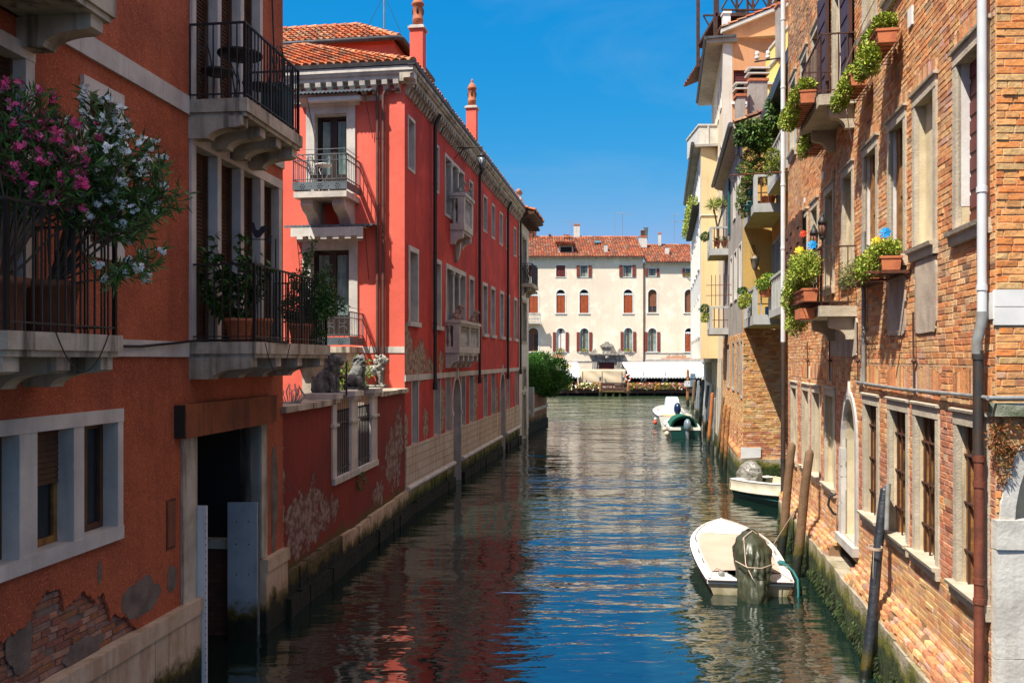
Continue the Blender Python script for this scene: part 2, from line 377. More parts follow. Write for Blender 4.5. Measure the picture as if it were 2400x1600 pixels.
mt['silverbag'] = M('silver_grey_cover', (.26, .255, .23), .4, (.16, .145, .12), 4, spec=.5, bump=.4, bscale=12)
mt['rope'] = M('pale_rope', (.52, .40, .30), .9); mt['teal'] = M('teal_rope', (.02, .15, .155), .8, bump=.5)
mt['green_hull'] = M('dark_green_hull', (.004, .050, .045), .3, (.006, .04, .036), 3, spec=.5)
mt['green_cloth'] = M('green_canvas', (.003, .115, .075), .8, (.003, .08, .055), 3)
mt['cream_hull'] = M('cream_hull', (.60, .56, .44), .35, (.50, .46, .35), 3)
mt['motor_grey'] = M('grey_outboard', (.16, .22, .27), .3, (.12, .17, .21), 3, spec=.6)
mt['motor_blue'] = M('navy_outboard', (.008, .03, .10), .25, spec=.6)
mt['awning'] = M('white_awning_cloth', (.66, .68, .70), .8, (.60, .62, .65), 1)
mt['beige_cloth'] = M('beige_canvas', (.72, .58, .40), .9, (.66, .52, .35), 1, bump=.2)
mt['leaf'] = M('green_leaves', (1, 1, 1), .55, scale=4, attr=True, spec=.35)
mt['flower'] = M('petals', (1, 1, 1), .7, scale=4, attr=True, spec=.3, attrvar=.1)
mt['stem'] = M('woody_stem', (.13, .10, .065), .9, (.08, .06, .04), 9)
mt['lion'] = M('shaded_lichened_stone', (.19, .195, .185), .95, (.065, .07, .07), 9, bump=1.6, bscale=26)  # lichened stone, base colour darkened to stand in for shade
mt['lion_lit'] = M('pale_carved_stone', (.42, .42, .36), .95, (.18, .17, .15), 9, bump=1.6, bscale=26)  # paler copy of the lion stone, sunlight put into its colour
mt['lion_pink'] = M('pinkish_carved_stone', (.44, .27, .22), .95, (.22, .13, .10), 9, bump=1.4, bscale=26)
mt['steel'] = M('grey_blue_steel', (.13, .16, .18), .5, (.08, .10, .115), 4, streak=.4)
mt['gold'] = M('gilded_spike', (.55, .30, .04), .4, metal=.5)
mt['sign'] = M('white_board', (.75, .75, .74), .6, (.7, .7, .7), 2); mt['black'] = M('black_paint', (.01, .01, .01), .6)
mt['buoy_red'] = M('red_buoy', (.75, .10, .05), .4); mt['buoy_cream'] = M('cream_fender', (.72, .60, .44), .5)
mt['bluebin'] = M('blue_plastic', (.02, .16, .42), .5); mt['pinblue'] = M('blue_petal', (.01, .30, .72), .6); mt['pinyellow'] = M('yellow_petal', (.85, .62, .02), .6); mt['pinred'] = M('red_petal', (.70, .06, .02), .6)
mt['soil'] = M('dark_soil', (.04, .03, .02), 1)
mt['cable'] = M('black_cable', (.008, .008, .008), .6); mt['cable_w'] = M('pale_cable', (.60, .52, .46), .7)
# water
m, N, L, b = newmat('canal_water'); mt['water'] = m
tc = N.new('ShaderNodeTexCoord'); ob = tc.outputs['Object']
n1 = tex(N, L, ob, .75, 3, .5, .52, 1.3, 1); n4 = tex(N, L, ob, 1.9, 3, .5, .62, 1.5, 1); n2 = tex(N, L, ob, 3.4, 3, .5, .5, 1.4, 1); n3 = tex(N, L, ob, .22, 2, .5, .8, 1.2, 1)
h = mth(N, L, 'ADD', mth(N, L, 'MULTIPLY', n1, 1.0), mth(N, L, 'ADD', mth(N, L, 'MULTIPLY', n4, .30), mth(N, L, 'MULTIPLY', n2, .14)))
patch = ramp(N, L, n3, .38, .62)
h = mth(N, L, 'MULTIPLY', h, mth(N, L, 'ADD', mth(N, L, 'MULTIPLY', patch, .5), .55))
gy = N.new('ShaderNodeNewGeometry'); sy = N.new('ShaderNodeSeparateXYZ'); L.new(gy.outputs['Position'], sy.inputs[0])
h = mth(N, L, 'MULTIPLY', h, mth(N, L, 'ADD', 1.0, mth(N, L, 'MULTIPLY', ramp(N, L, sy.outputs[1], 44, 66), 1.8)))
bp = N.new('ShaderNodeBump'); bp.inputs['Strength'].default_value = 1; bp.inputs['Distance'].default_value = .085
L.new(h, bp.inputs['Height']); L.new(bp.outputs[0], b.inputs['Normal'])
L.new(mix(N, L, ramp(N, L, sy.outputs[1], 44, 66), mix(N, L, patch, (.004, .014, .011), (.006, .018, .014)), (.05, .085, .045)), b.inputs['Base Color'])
b.inputs['Roughness'].default_value = .02; b.inputs['IOR'].default_value = 3.8

# ---------------------------------------------------------------- setting
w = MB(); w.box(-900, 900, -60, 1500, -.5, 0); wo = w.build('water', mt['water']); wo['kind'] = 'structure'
# ---------------------------------------------------------------- builders
def wall(mb, u0, u1, z0, z1, holes=(), depth=.25, m=0, mr=1, n=0.0, floor=True):
    us = sorted({u0, u1, *[min(max(h[0], u0), u1) for h in holes], *[min(max(h[1], u0), u1) for h in holes]})
    zs = sorted({z0, z1, *[min(max(h[2], z0), z1) for h in holes], *[min(max(h[3], z0), z1) for h in holes]})
    # split long cells so shading and uv stay even
    for i in range(len(us) - 1):
        for j in range(len(zs) - 1):
            a, b, c, d = us[i], us[i + 1], zs[j], zs[j + 1]
            if b - a < 1e-6 or d - c < 1e-6: continue
            cu, cz = (a + b) / 2, (c + d) / 2
            if any(h[0] < cu < h[1] and h[2] < cz < h[3] for h in holes): continue
            mb.face([(a, n, c), (b, n, c), (b, n, d), (a, n, d)], m)
    for h in holes:
        a, b, c, d = h[:4]
        arch = len(h) > 4 and h[4] == 'arch'
        dd = n - depth
        if not arch:
            for q in ([(a, n, c), (a, dd, c), (a, dd, d), (a, n, d)], [(b, n, c), (b, dd, c), (b, dd, d), (b, n, d)],
                      [(a, n, d), (b, n, d), (b, dd, d), (a, dd, d)], [(a, n, c), (b, n, c), (b, dd, c), (a, dd, c)]):
                mb.face(q, mr)
        else:
            r = (b - a) / 2; zc = d - r * (h[5] if len(h) > 5 else 1); cu = (a + b) / 2; ry = d - zc
            K = 12
            pts = [(cu - r * math.cos(math.pi * k / K), zc + ry * math.sin(math.pi * k / K)) for k in range(K + 1)]
            for k in range(K):
                p, q = pts[k], pts[k + 1]
                mb.face([(p[0], n, p[1]), (q[0], n, q[1]), (q[0], dd, q[1]), (p[0], dd, p[1])], mr)
                mb.face([(p[0], n, p[1]), (q[0], n, q[1]), (q[0], n, d), (p[0], n, d)], m)
            for q in ([(a, n, c), (a, dd, c), (a, dd, zc), (a, n, zc)], [(b, n, c), (b, dd, c), (b, dd, zc), (b, n, zc)], [(a, n, c), (b, n, c), (b, dd, c), (a, dd, c)]):
                mb.face(q, mr)
def shell(mb, u0, u1, z0, z1, W, m=0, top=True, n=0.0, near=True, far=True):
    if near: mb.face([(u0, n, z0), (u0, n - W, z0), (u0, n - W, z1), (u0, n, z1)], m)
    if far: mb.face([(u1, n, z0), (u1, n - W, z0), (u1, n - W, z1), (u1, n, z1)], m)
    mb.face([(u0, n - W, z0), (u1, n - W, z0), (u1, n - W, z1), (u0, n - W, z1)], m)
    if top: mb.face([(u0, n, z1), (u1, n, z1), (u1, n - W, z1), (u0, n - W, z1)], m)
def frame_boxes(mb, u0, u1, z0, z1, fw, p, m=0, sill=True, fwt=None, n=0.0, back=.04):
    """stone surround round an opening u0..u1, z0..z1 (inner), standing p proud"""
    t = fwt or fw
    e = .004; mb.box(u0 - fw, u0 + e, n - back, n + p, z0, z1, m); mb.box(u1 - e, u1 + fw, n - back, n + p, z0, z1, m)
    mb.box(u0 - fw, u1 + fw, n - back, n + p + .003, z1 - e, z1 + t, m)
    if sill: mb.box(u0 - fw - .02, u1 + fw + .02, n - back, n + p + .02, z0 - t * .8, z0 + e, m)
def arch_frame(mb, u0, u1, z0, z1, fw, p, m=0, flat=1.0, n=0.0, back=.04, sill=True):
    r = (u1 - u0) / 2; cu = (u0 + u1) / 2; ry = r * flat; zc = z1 - ry; K = 14
    mb.box(u0 - fw, u0, n - back, n + p, z0, zc, m); mb.box(u1, u1 + fw, n - back, n + p, z0, zc, m)
    for k in range(K):
        a0, a1 = math.pi * k / K, math.pi * (k + 1) / K
        P = [(cu - r * math.cos(a0), zc + ry * math.sin(a0)), (cu - r * math.cos(a1), zc + ry * math.sin(a1)),
             (cu - (r + fw) * math.cos(a1), zc + (ry + fw) * math.sin(a1)), (cu - (r + fw) * math.cos(a0), zc + (ry + fw) * math.sin(a0))]
        mb.prism(P, n - back, n + p, 'n', m)
    if sill: mb.box(u0 - fw - .05, u1 + fw + .05, n - back, n + p + .05, z0 - .12, z0, m)
def slats(mb, u0, u1, z0, z1, n, m=0, h=.06, t=.02):
    k = max(2, int((z1 - z0) / h)); hh = (z1 - z0) / k
    for i in range(k):
        mb.prism([(n, z0 + i * hh), (n + t, z0 + i * hh + .003), (n + t * .35, z0 + (i + 1) * hh), (n, z0 + (i + 1) * hh)], u0, u1, 'u', m)
def bars(mb, fr, pts, z0, z1, gap, r=.008, post=.018, rail=.016, m=0, midrail=None, every=None):
    """iron railing along a path of (u,n) points"""
    for i in range(len(pts) - 1):
        a, b = Vector((*pts[i], 0)), Vector((*pts[i + 1], 0)); A, B = fr.w(a.x, a.y, 0), fr.w(b.x, b.y, 0)
        Ln = (B - A).length; k = max(1, round(Ln / gap)); t = (B - A).normalized(); s = Vector((-t.y, t.x, 0))
        def bar(P, w, za, zb, w2=None):
            w2 = w2 or w
            V = [P + t * x * w + s * y * w2 + Vector((0, 0, z)) for z in (za, zb) for x, y in ((-1, -1), (1, -1), (1, 1), (-1, 1))]
            mb.raw(V, [(0, 3, 2, 1), (4, 5, 6, 7), (0, 1, 5, 4), (1, 2, 6, 5), (2, 3, 7, 6), (3, 0, 4, 7)], m)
        for j in range(k + 1):
            P = A + t * Ln * j / k
            if j in (0, k): bar(P, post, z0, z1)
            elif every and j % every == 0: bar(P, post * .8, z0, z1)
            else: bar(P, r, z0, z1)
        for zz in [z0 + .06, z1] + ([midrail] if midrail else []):
            mid = (A + B) / 2
            V = [mid + t * x * (Ln / 2 + post) + s * y * rail + Vector((0, 0, zz + zq)) for zq in (0, .014 if zz < z1 else .022) for x, y in ((-1, -1), (1, -1), (1, 1), (-1, 1))]
            mb.raw(V, [(0, 3, 2, 1), (4, 5, 6, 7), (0, 1, 5, 4), (1, 2, 6, 5), (2, 3, 7, 6), (3, 0, 4, 7)], m)
def corbel_poly(p, zt, h, k=8):
    """scroll bracket profile (n,z): deep at the wall, shallow at the tip"""
    P = [(-.05, zt), (p, zt), (p, zt - h * .42), (p * .92, zt - h * .5)]
    c = (p * .86, zt - h); rx, rz = p * .50, h * .48
    for i in range(k + 1):
        a = math.pi / 2 + math.pi / 2 * i / k
        P.append((c[0] + rx * math.cos(a), c[1] + rz * math.sin(a)))
    P += [(-.05, zt - h)]
    return P
def curve_pts(a, b, sag, k=12):
    a, b = Vector(a), Vector(b)
    return [a.lerp(b, i / k) - Vector((0, 0, 4 * sag * (i / k) * (1 - i / k))) for i in range(k + 1)]
def tiles(mb, e0, e1, t0, t1, w=.2, l=.34, m=0, r=None, pal=None, under=True, mu=None):
    """barrel tiles on a slope between an eave e0-e1 and a top edge t0-t1 (world points)"""
    e0, e1, t0, t1 = map(Vector, (e0, e1, t0, t1)); rr = r or rnd
    pal = pal or [(.56, .17, .06), (.50, .14, .05), (.44, .13, .06), (.60, .22, .09), (.36, .12, .06), (.24, .10, .06), (.50, .27, .15), (.30, .15, .09), (.40, .22, .13), (.58, .18, .07)]
    du = (e1 - e0).normalized(); L0 = (e1 - e0).length
    nrm = du.cross(t0 - e0).normalized()
    if nrm.z < 0: nrm = -nrm
    up = nrm.cross(du)
    if up.z < 0: up = -up
    H = (t0 - e0).dot(up)
    if under: mb.raw([e0 - nrm * .01, e1 - nrm * .01, t1 - nrm * .01, t0 - nrm * .01], [(0, 1, 2, 3)], mu if mu is not None else m, (.22, .09, .05))
    xl1, xr1 = (t0 - e0).dot(du), (t1 - e0).dot(du)
    rows = int(H / l + .5); K = 5
    for j in range(rows):
        y0, y1 = j * H / rows, (j + 1) * H / rows + l * .12
        f = (j + .5) / rows
        xl, xr = xl1 * f, L0 + (xr1 - L0) * f
        for i in range(int(min(0, xl) / w) - 1, int(max(L0, xr) / w) + 2):
            x = (i + .5) * w
            if x < xl or x > xr: continue
            c = rr.choice(pal); q = rr.uniform(.8, 1.2); c = tuple(v * q for v in c)
            x += rr.uniform(-.012, .012); yo = rr.uniform(-.02, .02); tw = rr.uniform(-.012, .012)
            V = []
            for (yy, rad, lift) in ((y0 + yo, w * .47, .03), (y1 + yo, w * .36, .0)):
                for k in range(K):
                    a = math.pi * k / (K - 1)
                    V.append(e0 + du * (x - math.cos(a) * rad + (tw if yy > y0 + yo else 0)) + up * yy + nrm * (math.sin(a) * rad * .85 + lift))
            F = [(k, k + 1, K + k + 1, K + k) for k in range(K - 1)] + [tuple(range(K))]
            mb.raw(V, F, m, c, True)
def ridge(mb, a, b, m=0, r=.11, l=.36):
    a, b = Vector(a), Vector(b); n = max(1, int((b - a).length / l))
    for i in range(n):
        p, q = a.lerp(b, i / n), a.lerp(b, (i + 1.15) / n); s_ = rnd.uniform(.75, 1.15)
        mb.tube([p + Vector((0, 0, .02)), q + Vector((0, 0, .0))], [r, r * .82], 8, m, tuple(v * s_ for v in rnd.choice([(.55, .2, .09), (.48, .15, .06), (.6, .27, .14), (.38, .15, .09)])))
def sub_iv(iv, h0, h1):
    out = []
    for a, b in iv:
        if h1 <= a or h0 >= b: out.append((a, b)); continue
        if h0 > a: out.append((a, h0))
        if h1 < b: out.append((h1, b))
    return out
def bricks(mb, u0, u1, z0, z1, holes, col, n=0.0, bw=.25, bh=.066, t=.014, m=0, mm=1, jit=.0035, back=True, loss=.012):
    if back: wall(mb, u0, u1, z0, z1, holes, .02, mm, mm, n=n)
    rows = int(round((z1 - z0) / bh)); bh = (z1 - z0) / rows
    for j in range(rows):
        za, zb = z0 + j * bh, z0 + (j + 1) * bh; zc = (za + zb) / 2
        iv = [(u0, u1)]
        for h in holes:
            if len(h) > 4 and h[4] == 'arch':
                r = (h[1] - h[0]) / 2; ry = r * (h[5] if len(h) > 5 else 1); zq = h[3] - ry; cu = (h[0] + h[1]) / 2
                if h[2] < zc < zq: iv = sub_iv(iv, h[0], h[1])
                elif zq <= zc < h[3]:
                    x = r * math.sqrt(max(0, 1 - ((zc - zq) / ry) ** 2)); iv = sub_iv(iv, cu - x, cu + x)
            elif h[2] < zb - .01 and h[3] > za + .01: iv = sub_iv(iv, h[0], h[1])
        for a, b in iv:
            pos = u0 - ((j * .37) % 1) * bw
            while pos < b:
                L_ = bw * (1 if rnd.random() > .42 else .5) * rnd.uniform(.92, 1.06)
                x0, x1 = max(pos, a) + .004, min(pos + L_, b) - .004
                pos += L_
                if x1 - x0 < .02: continue
                if rnd.random() < loss: continue
                tt = t * rnd.uniform(.35, 1.35) * (2.0 if rnd.random() < .03 else 1)
                g = .0045
                P = [(x0, n, za + g), (x1, n, za + g), (x1, n, zb - g), (x0, n, zb - g)]
                e = .0045
                Q = [(x0 + e, n + tt, za + g + e), (x1 - e, n + tt, za + g + e), (x1 - e, n + tt, zb - g - e), (x0 + e, n + tt, zb - g - e)]
                Q = [(p[0] + rnd.uniform(-jit, jit), p[1] + rnd.uniform(-jit, jit) * .8, p[2] + rnd.uniform(-jit, jit)) for p in Q]
                c = col((x0 + x1) / 2, zc)
                mb.raw(P + Q, [(4, 5, 6, 7), (0, 1, 5, 4), (1, 2, 6, 5), (2, 3, 7, 6), (3, 0, 4, 7)], m, c, world=False)
def pal_mix(pal, q=.15):
    c = rnd.choice(pal); s_ = rnd.uniform(1 - q, 1 + q)
    return tuple(max(0, v * s_) for v in c)
# ---------------------------------------------------------------- foliage
GREENS = [(.06, .14, .02), (.09, .20, .03), (.035, .09, .015), (.13, .24, .04), (.05, .12, .03)]
DGREENS = [(.04, .115, .02), (.06, .16, .03), (.03, .08, .015), (.09, .20, .035)]
SUCC = [(.36, .46, .04), (.26, .38, .04), (.46, .52, .07), (.16, .26, .03), (.40, .34, .07)]
def rvec(r=rnd):
    while True:
        v = Vector((r.uniform(-1, 1), r.uniform(-1, 1), r.uniform(-1, 1)))
        if .05 < v.length < 1: return v.normalized()
def leaf(mb, p, d, l, w, c, m=0, roll=None):
    d = d.normalized(); s_ = d.cross(Vector((0, 0, 1)) if abs(d.z) < .95 else Vector((1, 0, 0))).normalized()
    n = s_.cross(d)
    if roll is not None: s_, n = s_ * math.cos(roll) + n * math.sin(roll), n * math.cos(roll) - s_ * math.sin(roll)
    mid = p + d * l * .5 - n * l * .05
    mb.raw([p, mid + s_ * w / 2 + n * w * .12, p + d * l - n * l * .12, mid - s_ * w / 2 + n * w * .12, mid], [(0, 1, 4), (1, 2, 4), (2, 3, 4), (3, 0, 4)], m, c)
def cloud(mb, blobs, n, l, w, pal, m=0, up=.3, shell_=.55, droop=0.0):
    """leaves spread through ellipsoids; blobs: list of (centre, (rx,ry,rz))"""
    tot = sum(b[1][0] * b[1][1] + b[1][1] * b[1][2] + b[1][0] * b[1][2] for b in blobs)
    for cen, rr in blobs:
        k = int(n * (rr[0] * rr[1] + rr[1] * rr[2] + rr[0] * rr[2]) / tot)
        for _ in range(k):
            v = rvec(); q = rnd.uniform(shell_, 1.0) ** .7
            q *= 1 + .25 * mnoise.noise(Vector(cen) * 3 + v * 2.2)
            p = Vector(cen) + Vector((v.x * rr[0], v.y * rr[1], v.z * rr[2])) * q
            d = (v * .8 + rvec() * .8 + Vector((0, 0, up - droop)))
            s_ = rnd.uniform(.65, 1.25)
            leaf(mb, p, d, l * s_, w * s_, pal_mix(pal, .25), m, rnd.uniform(0, 6.3))
def flowers(mb, pts, r, pal, m=1, petals=5):
    for p in pts:
        c = pal_mix(pal, .12); ax = (rvec() + Vector((.25, -.6, .35))).normalized(); a = ax.orthogonal().normalized(); b = ax.cross(a)
        for k in range(petals):
            g = 6.283 * k / petals; d = a * math.cos(g) + b * math.sin(g); s_ = a * -math.sin(g) + b * math.cos(g)
            mb.raw([p, p + d * r * .7 + s_ * r * .36 + ax * r * .15, p + d * r + ax * r * .05, p + d * r * .7 - s_ * r * .36 + ax * r * .15], [(0, 1, 2, 3)], m, c)
def pot(mb, cen, r, h, m=0, ms=1):
    mb.lathe(cen, [(r * .68, 0), (r * .72, .02), (r * .94, h * .84), (r * 1.06, h * .85), (r * 1.08, h), (r * .96, h), (r * .94, h * .9)], 20, m)
def oleander(name, label, base, stems, pal_f, cat='shrub', lf=.11, dens=1.0, group=None, potr=.22, poth=.38, claym='clay_dark'):
    t = thing(name, label, cat, base, group)
    b = MB(); pot(b, base, potr, poth, 0); pt = b.build('flower_pot', mt[claym], t)
    st = MB(); lv = MB(); fl = MB(); B = Vector(base) + Vector((0, 0, poth * .9))
    for tip, bl in stems:
        tip = Vector(tip); mid = B.lerp(tip, .5) + rvec() * .06; mid.z += .06
        P = [B + rvec() * .04, B.lerp(mid, .5) + rvec() * .02, mid, mid.lerp(tip, .55) + rvec() * .03, tip]
        st.tube(P, [.013, .011, .009, .007, .004], 5)
        # side twigs near the top
        tw = [(mid.lerp(tip, f) , f) for f in (.25, .45, .6, .75, .88, 1.0)]
        for q, f in tw:
            for _ in range(2):
                d = ((tip - mid).normalized() + rvec() * .9 + Vector((0, 0, .15))).normalized(); e = q + d * rnd.uniform(.12, .26)
                st.tube([q, q.lerp(e, .5) + rvec() * .01, e], [.005, .004, .0025], 4)
                for k in range(int(11 * dens)):
                    p = q.lerp(e, rnd.uniform(.15, 1)); g = rnd.uniform(0, 6.3)
                    dd = (d * .75 + rvec() * .8).normalized()
                    leaf(lv, p, dd, lf * rnd.uniform(.8, 1.35), .018, pal_mix(DGREENS, .3), 0, g)
                if rnd.random() < bl:
                    flowers(fl, [e + rvec() * rnd.uniform(.005, .045) for _ in range(rnd.randint(6, 12))], .0238, pal_f, 0)
    st.build('stem', mt['stem'], t); lv.build('foliage', mt['leaf'], t)
    if fl.v: fl.build('blossom', mt['flower'], t)
    return t
# ================================================================ the terracotta house on the left
FL = Frame((-5.16, 0), (.12, 1), (1, -.12)); LZ = 13.5; L0, L1 = 4.6, 13.28
house = thing('terracotta_house', 'near terracotta-red rendered house with grey stone trim, balconies and a dark water door', 'house', FL.w(9, 0, 0))
RW = .14
doorH = (10.5, 12.42, -.6, 3.07)
lowW = [(6.55, 7.36, 2.27, 3.36), (7.58, 8.10, 2.27, 3.36), (8.25, 8.82, 2.27, 3.36)]
lights = [(10.46, 11.03, 4.2, 6.62), (11.13, 11.71, 4.2, 6.62), (11.81, 12.37, 4.2, 6.62), (12.49, 13.05, 4.2, 6.62)]
upper = [(10.46, 11.03, 7.14, 9.6), (11.13, 11.71, 7.14, 9.6), (11.81, 12.35, 7.14, 9.6)]
midW = [(8.34, 8.82, 5.14, 6.62)]
nearW = [(5.6, 6.4, 4.2, 6.62), (6.5, 7.44, 4.2, 6.62)]
holes = [doorH] + lowW + lights + upper + midW + nearW
w = MB(FL)
# plaster from 2.05 up, and beside the door down to the ledge
up_h = [h for h in holes if h[3] > 2.05]
wall(w, L0, L1, 2.05, LZ, [(h[0], h[1], h[2], h[3]) for h in up_h], RW, 0, 1)
wall(w, 9.62, 10.5, 1.08, 2.05, [], RW, 0, 1); wall(w, 12.42, L1, 1.08, 2.05, [], RW, 0, 1)
w.face([(10.5, 0, -.6), (10.5, -RW, -.6), (10.5, -RW, 2.05), (10.5, 0, 2.05)], 1); w.face([(12.42, 0, -.6), (12.42, -RW, -.6), (12.42, -RW, 2.05), (12.42, 0, 2.05)], 1)
shell(w, L0, L1, -.6, LZ, 9, 0, True)
# inside of the water entrance
for q in ([(10.5, -RW, -.6), (10.5, -4, -.6), (10.5, -4, 3.3), (10.5, -RW, 3.3)], [(12.42, -RW, -.6), (12.42, -4, -.6), (12.42, -4, 3.3), (12.42, -RW, 3.3)],
          [(10.5, -4, -.6), (12.42, -4, -.6), (12.42, -4, 3.3), (10.5, -4, 3.3)], [(10.5, -RW, 3.3), (12.42, -RW, 3.3), (12.42, -4, 3.3), (10.5, -4, 3.3)]):
    w.face(q, 2)
w.box(12.25, 12.41, -3.9, -RW - .02, 1.27, 1.40, 3); w.box(12.30, 12.41, -3.95, -RW - .05, -.5, 1.27, 4)
wo_ = w.build('wall', [mt['terra'], mt['istria'], mt['dark'], mt['istria_dirty'], M('damp_brick', (.10, .045, .03), .9, brick=(.25, .07, (.13, .05, .03), (.07, .03, .02), (.05, .04, .03)), bump=.3)], house)
# lower wall with fallen plaster: real bricks behind a ragged plaster skin
def edge_L(u):
    base = [(4.6, 1.75), (6.9, 1.80), (7.2, 1.62), (7.45, 1.66), (7.75, 1.90), (7.95, 1.86), (8.0, 1.66), (8.3, 1.74), (8.5, 1.60), (8.62, 1.66), (8.75, 1.36), (9.0, 1.30), (9.2, 1.10), (9.7, 1.02)]
    for i in range(len(base) - 1):
        if base[i][0] <= u <= base[i + 1][0]:
            f = (u - base[i][0]) / (base[i + 1][0] - base[i][0]); v = base[i][1] * (1 - f) + base[i + 1][1] * f; break
    else: v = 1.05
    return max(1.06, min(2.02, v + .045 * mnoise.noise(Vector((u * 9, 3, 0))) + .05 * mnoise.noise(Vector((u * 31, 7, 0))) + .02 * mnoise.noise(Vector((u * 80, 7, 0)))))
w = MB(FL); st = .02; u = L0
while u < 9.62:
    a, b = edge_L(u), edge_L(min(u + st, 9.62)); v = min(u + st, 9.62)
    w.face([(u, 0, a), (v, 0, b), (v, 0, 2.05), (u, 0, 2.05)], 0)
    w.face([(u, 0, a), (v, 0, b), (v, -.035, b), (u, -.035, a)], 0); u = v
w.build('plaster_skin', [mt['terra']], house)
w = MB(FL)
def colL(u, z):
    return pal_mix([(.32, .11, .06), (.38, .16, .09), (.26, .09, .06), (.42, .22, .15), (.30, .17, .13), (.20, .085, .06), (.36, .13, .05)], .2)
bricks(w, L0, 9.65, 1.08, 2.05, [], colL, n=-.052, t=.016, m=0, mm=1, jit=.005, loss=.04)
w.build('exposed_brick', [mt['brickA'], M('damp_mortar', (.22, .16, .13), .95, (.12, .09, .07), 5, bump=.4)], house)
# patches of bare grey render lying over the brick
w = MB(FL)
def patch(cu, cz, ru, rz, n, seed, m=0):
    P = []
    for k in range(44):
        a = 6.283 * k / 44; q = 1 + .32 * mnoise.noise(Vector((math.cos(a) * 1.6, math.sin(a) * 1.6, seed))) + .12 * mnoise.noise(Vector((math.cos(a) * 6, math.sin(a) * 6, seed)))
        P.append((cu + ru * q * math.cos(a), cz + rz * q * math.sin(a)))
    w = MB(FL); w.prism(P, n - .01, n, 'n', m); w.build('render_patch', [mt['grey_render']], house)
patch(7.42, 1.52, .17, .26, -.012, 1.5); patch(9.28, 1.40, .36, .22, .004, 4.2); patch(9.95, 1.45, .12, .16, .004, 7.7); patch(8.55, 1.86, .035, .12, .004, 9.1)
patch(8.35, 1.16, .3, .12, -.022, 2.2); patch(12.95, 1.9, .16, .8, .003, 5.5)
# stone base
w = MB(FL)
def edgebase(a, b):
    w.box(a, b, -.05, .11, .90, 1.08, 0, jit=.003)
    u_ = a
    while u_ < b - .05:
        v = min(u_ + .285, b); w.box(u_ + .004, v - .004, -.05, .085, -.5, .898, 0, jit=.004); u_ = v
edgebase(L0, 10.5); w.build('stone_base', [mt['base_stone']], house); w = MB(FL); edgebase(12.45, L1 + .01); w.build('stone_base', [mt['base_stone']], house)
# string courses
w = MB(FL)
for a, b in ((7.72, 8.7), (8.7, 9.55), (9.55, 10.3)): w.box(a + .002, b - .002, -.02, .035, 4.03, 4.21)
w.build('string_course', [mt['istria']], house); w = MB(FL)
for a, b in ((5.5, 7.4), (7.4, 8.2), (8.2, 9.0), (9.0, 9.7), (9.7, 10.3)): w.box(a + .002, b - .002, -.02, .035, 6.95, 7.17)
w.build('string_course', [mt['istria']], house); w = MB(FL); w.box(12.3, L1, -.02, .03, 6.95, 7.13)
w.build('string_course', [mt['istria']], house)
# water door: frame, lintel, flood barrier panels
w = MB(FL); w.box(10.16, 10.5, -.2, .03, 1.08, 3.06, 0); w.build('door_jamb', [mt['istria_dirty']], house); w = MB(FL); w.box(12.42, 12.62, -.2, .03, 1.1, 3.1, 0); w.box(12.42, 12.55, -.3, -.1, -.5, 3.06, 0)
door = w.build('water_door', [mt['istria_dirty']], house, 'dark open water door framed in stone')
w = MB(FL); w.box(10.02, 12.72, -.05, .14, 3.07, 3.47, 0); w.box(10.0, 10.015, -.05, .13, 3.08, 3.46, 1); w.build('lintel', [mt['terra_dark'], mt['black']], door)
w = MB(FL); w.box(11.20, 11.25, -.02, .62, -.5, 1.9, 0)
pan = MB(); A = img(535, 1172, 11.9); 
w = MB(); xa, xb = (535 - 1200) / 2000 * 12.15, (604 - 1200) / 2000 * 12.15
w.box(xa, xb, 12.12, 12.16, -.4, 1.97, 0)
for zz in (.55, .95, 1.38, 1.7):
    for xx in (.3, .72): w.ball((xa + (xb - xa) * xx, 12.115, zz), .011, 1, seg=6, rings=4)
w.build('flood_panel', [mt['panelgrey'], mt['rust']], door)
w = MB(FL); w.box(10.505, 10.545, -.02, .14, -.4, 2.2, 0)
for k in range(24): w.box(10.5, 10.503, .135, .143, .1 + k * .085, .12 + k * .085, 1)
w.build('guide_rail', [mt['pipe_white'], mt['black']], door)
# rust hatch
w = MB(FL); w.box(9.82, 10.02, -.02, .008, 1.80, 2.38, 0); w.box(9.84, 10.0, .008, .016, 1.83, 2.35, 1); w.build('hatch', [mt['rust'], mt['pipe_rust']], house)

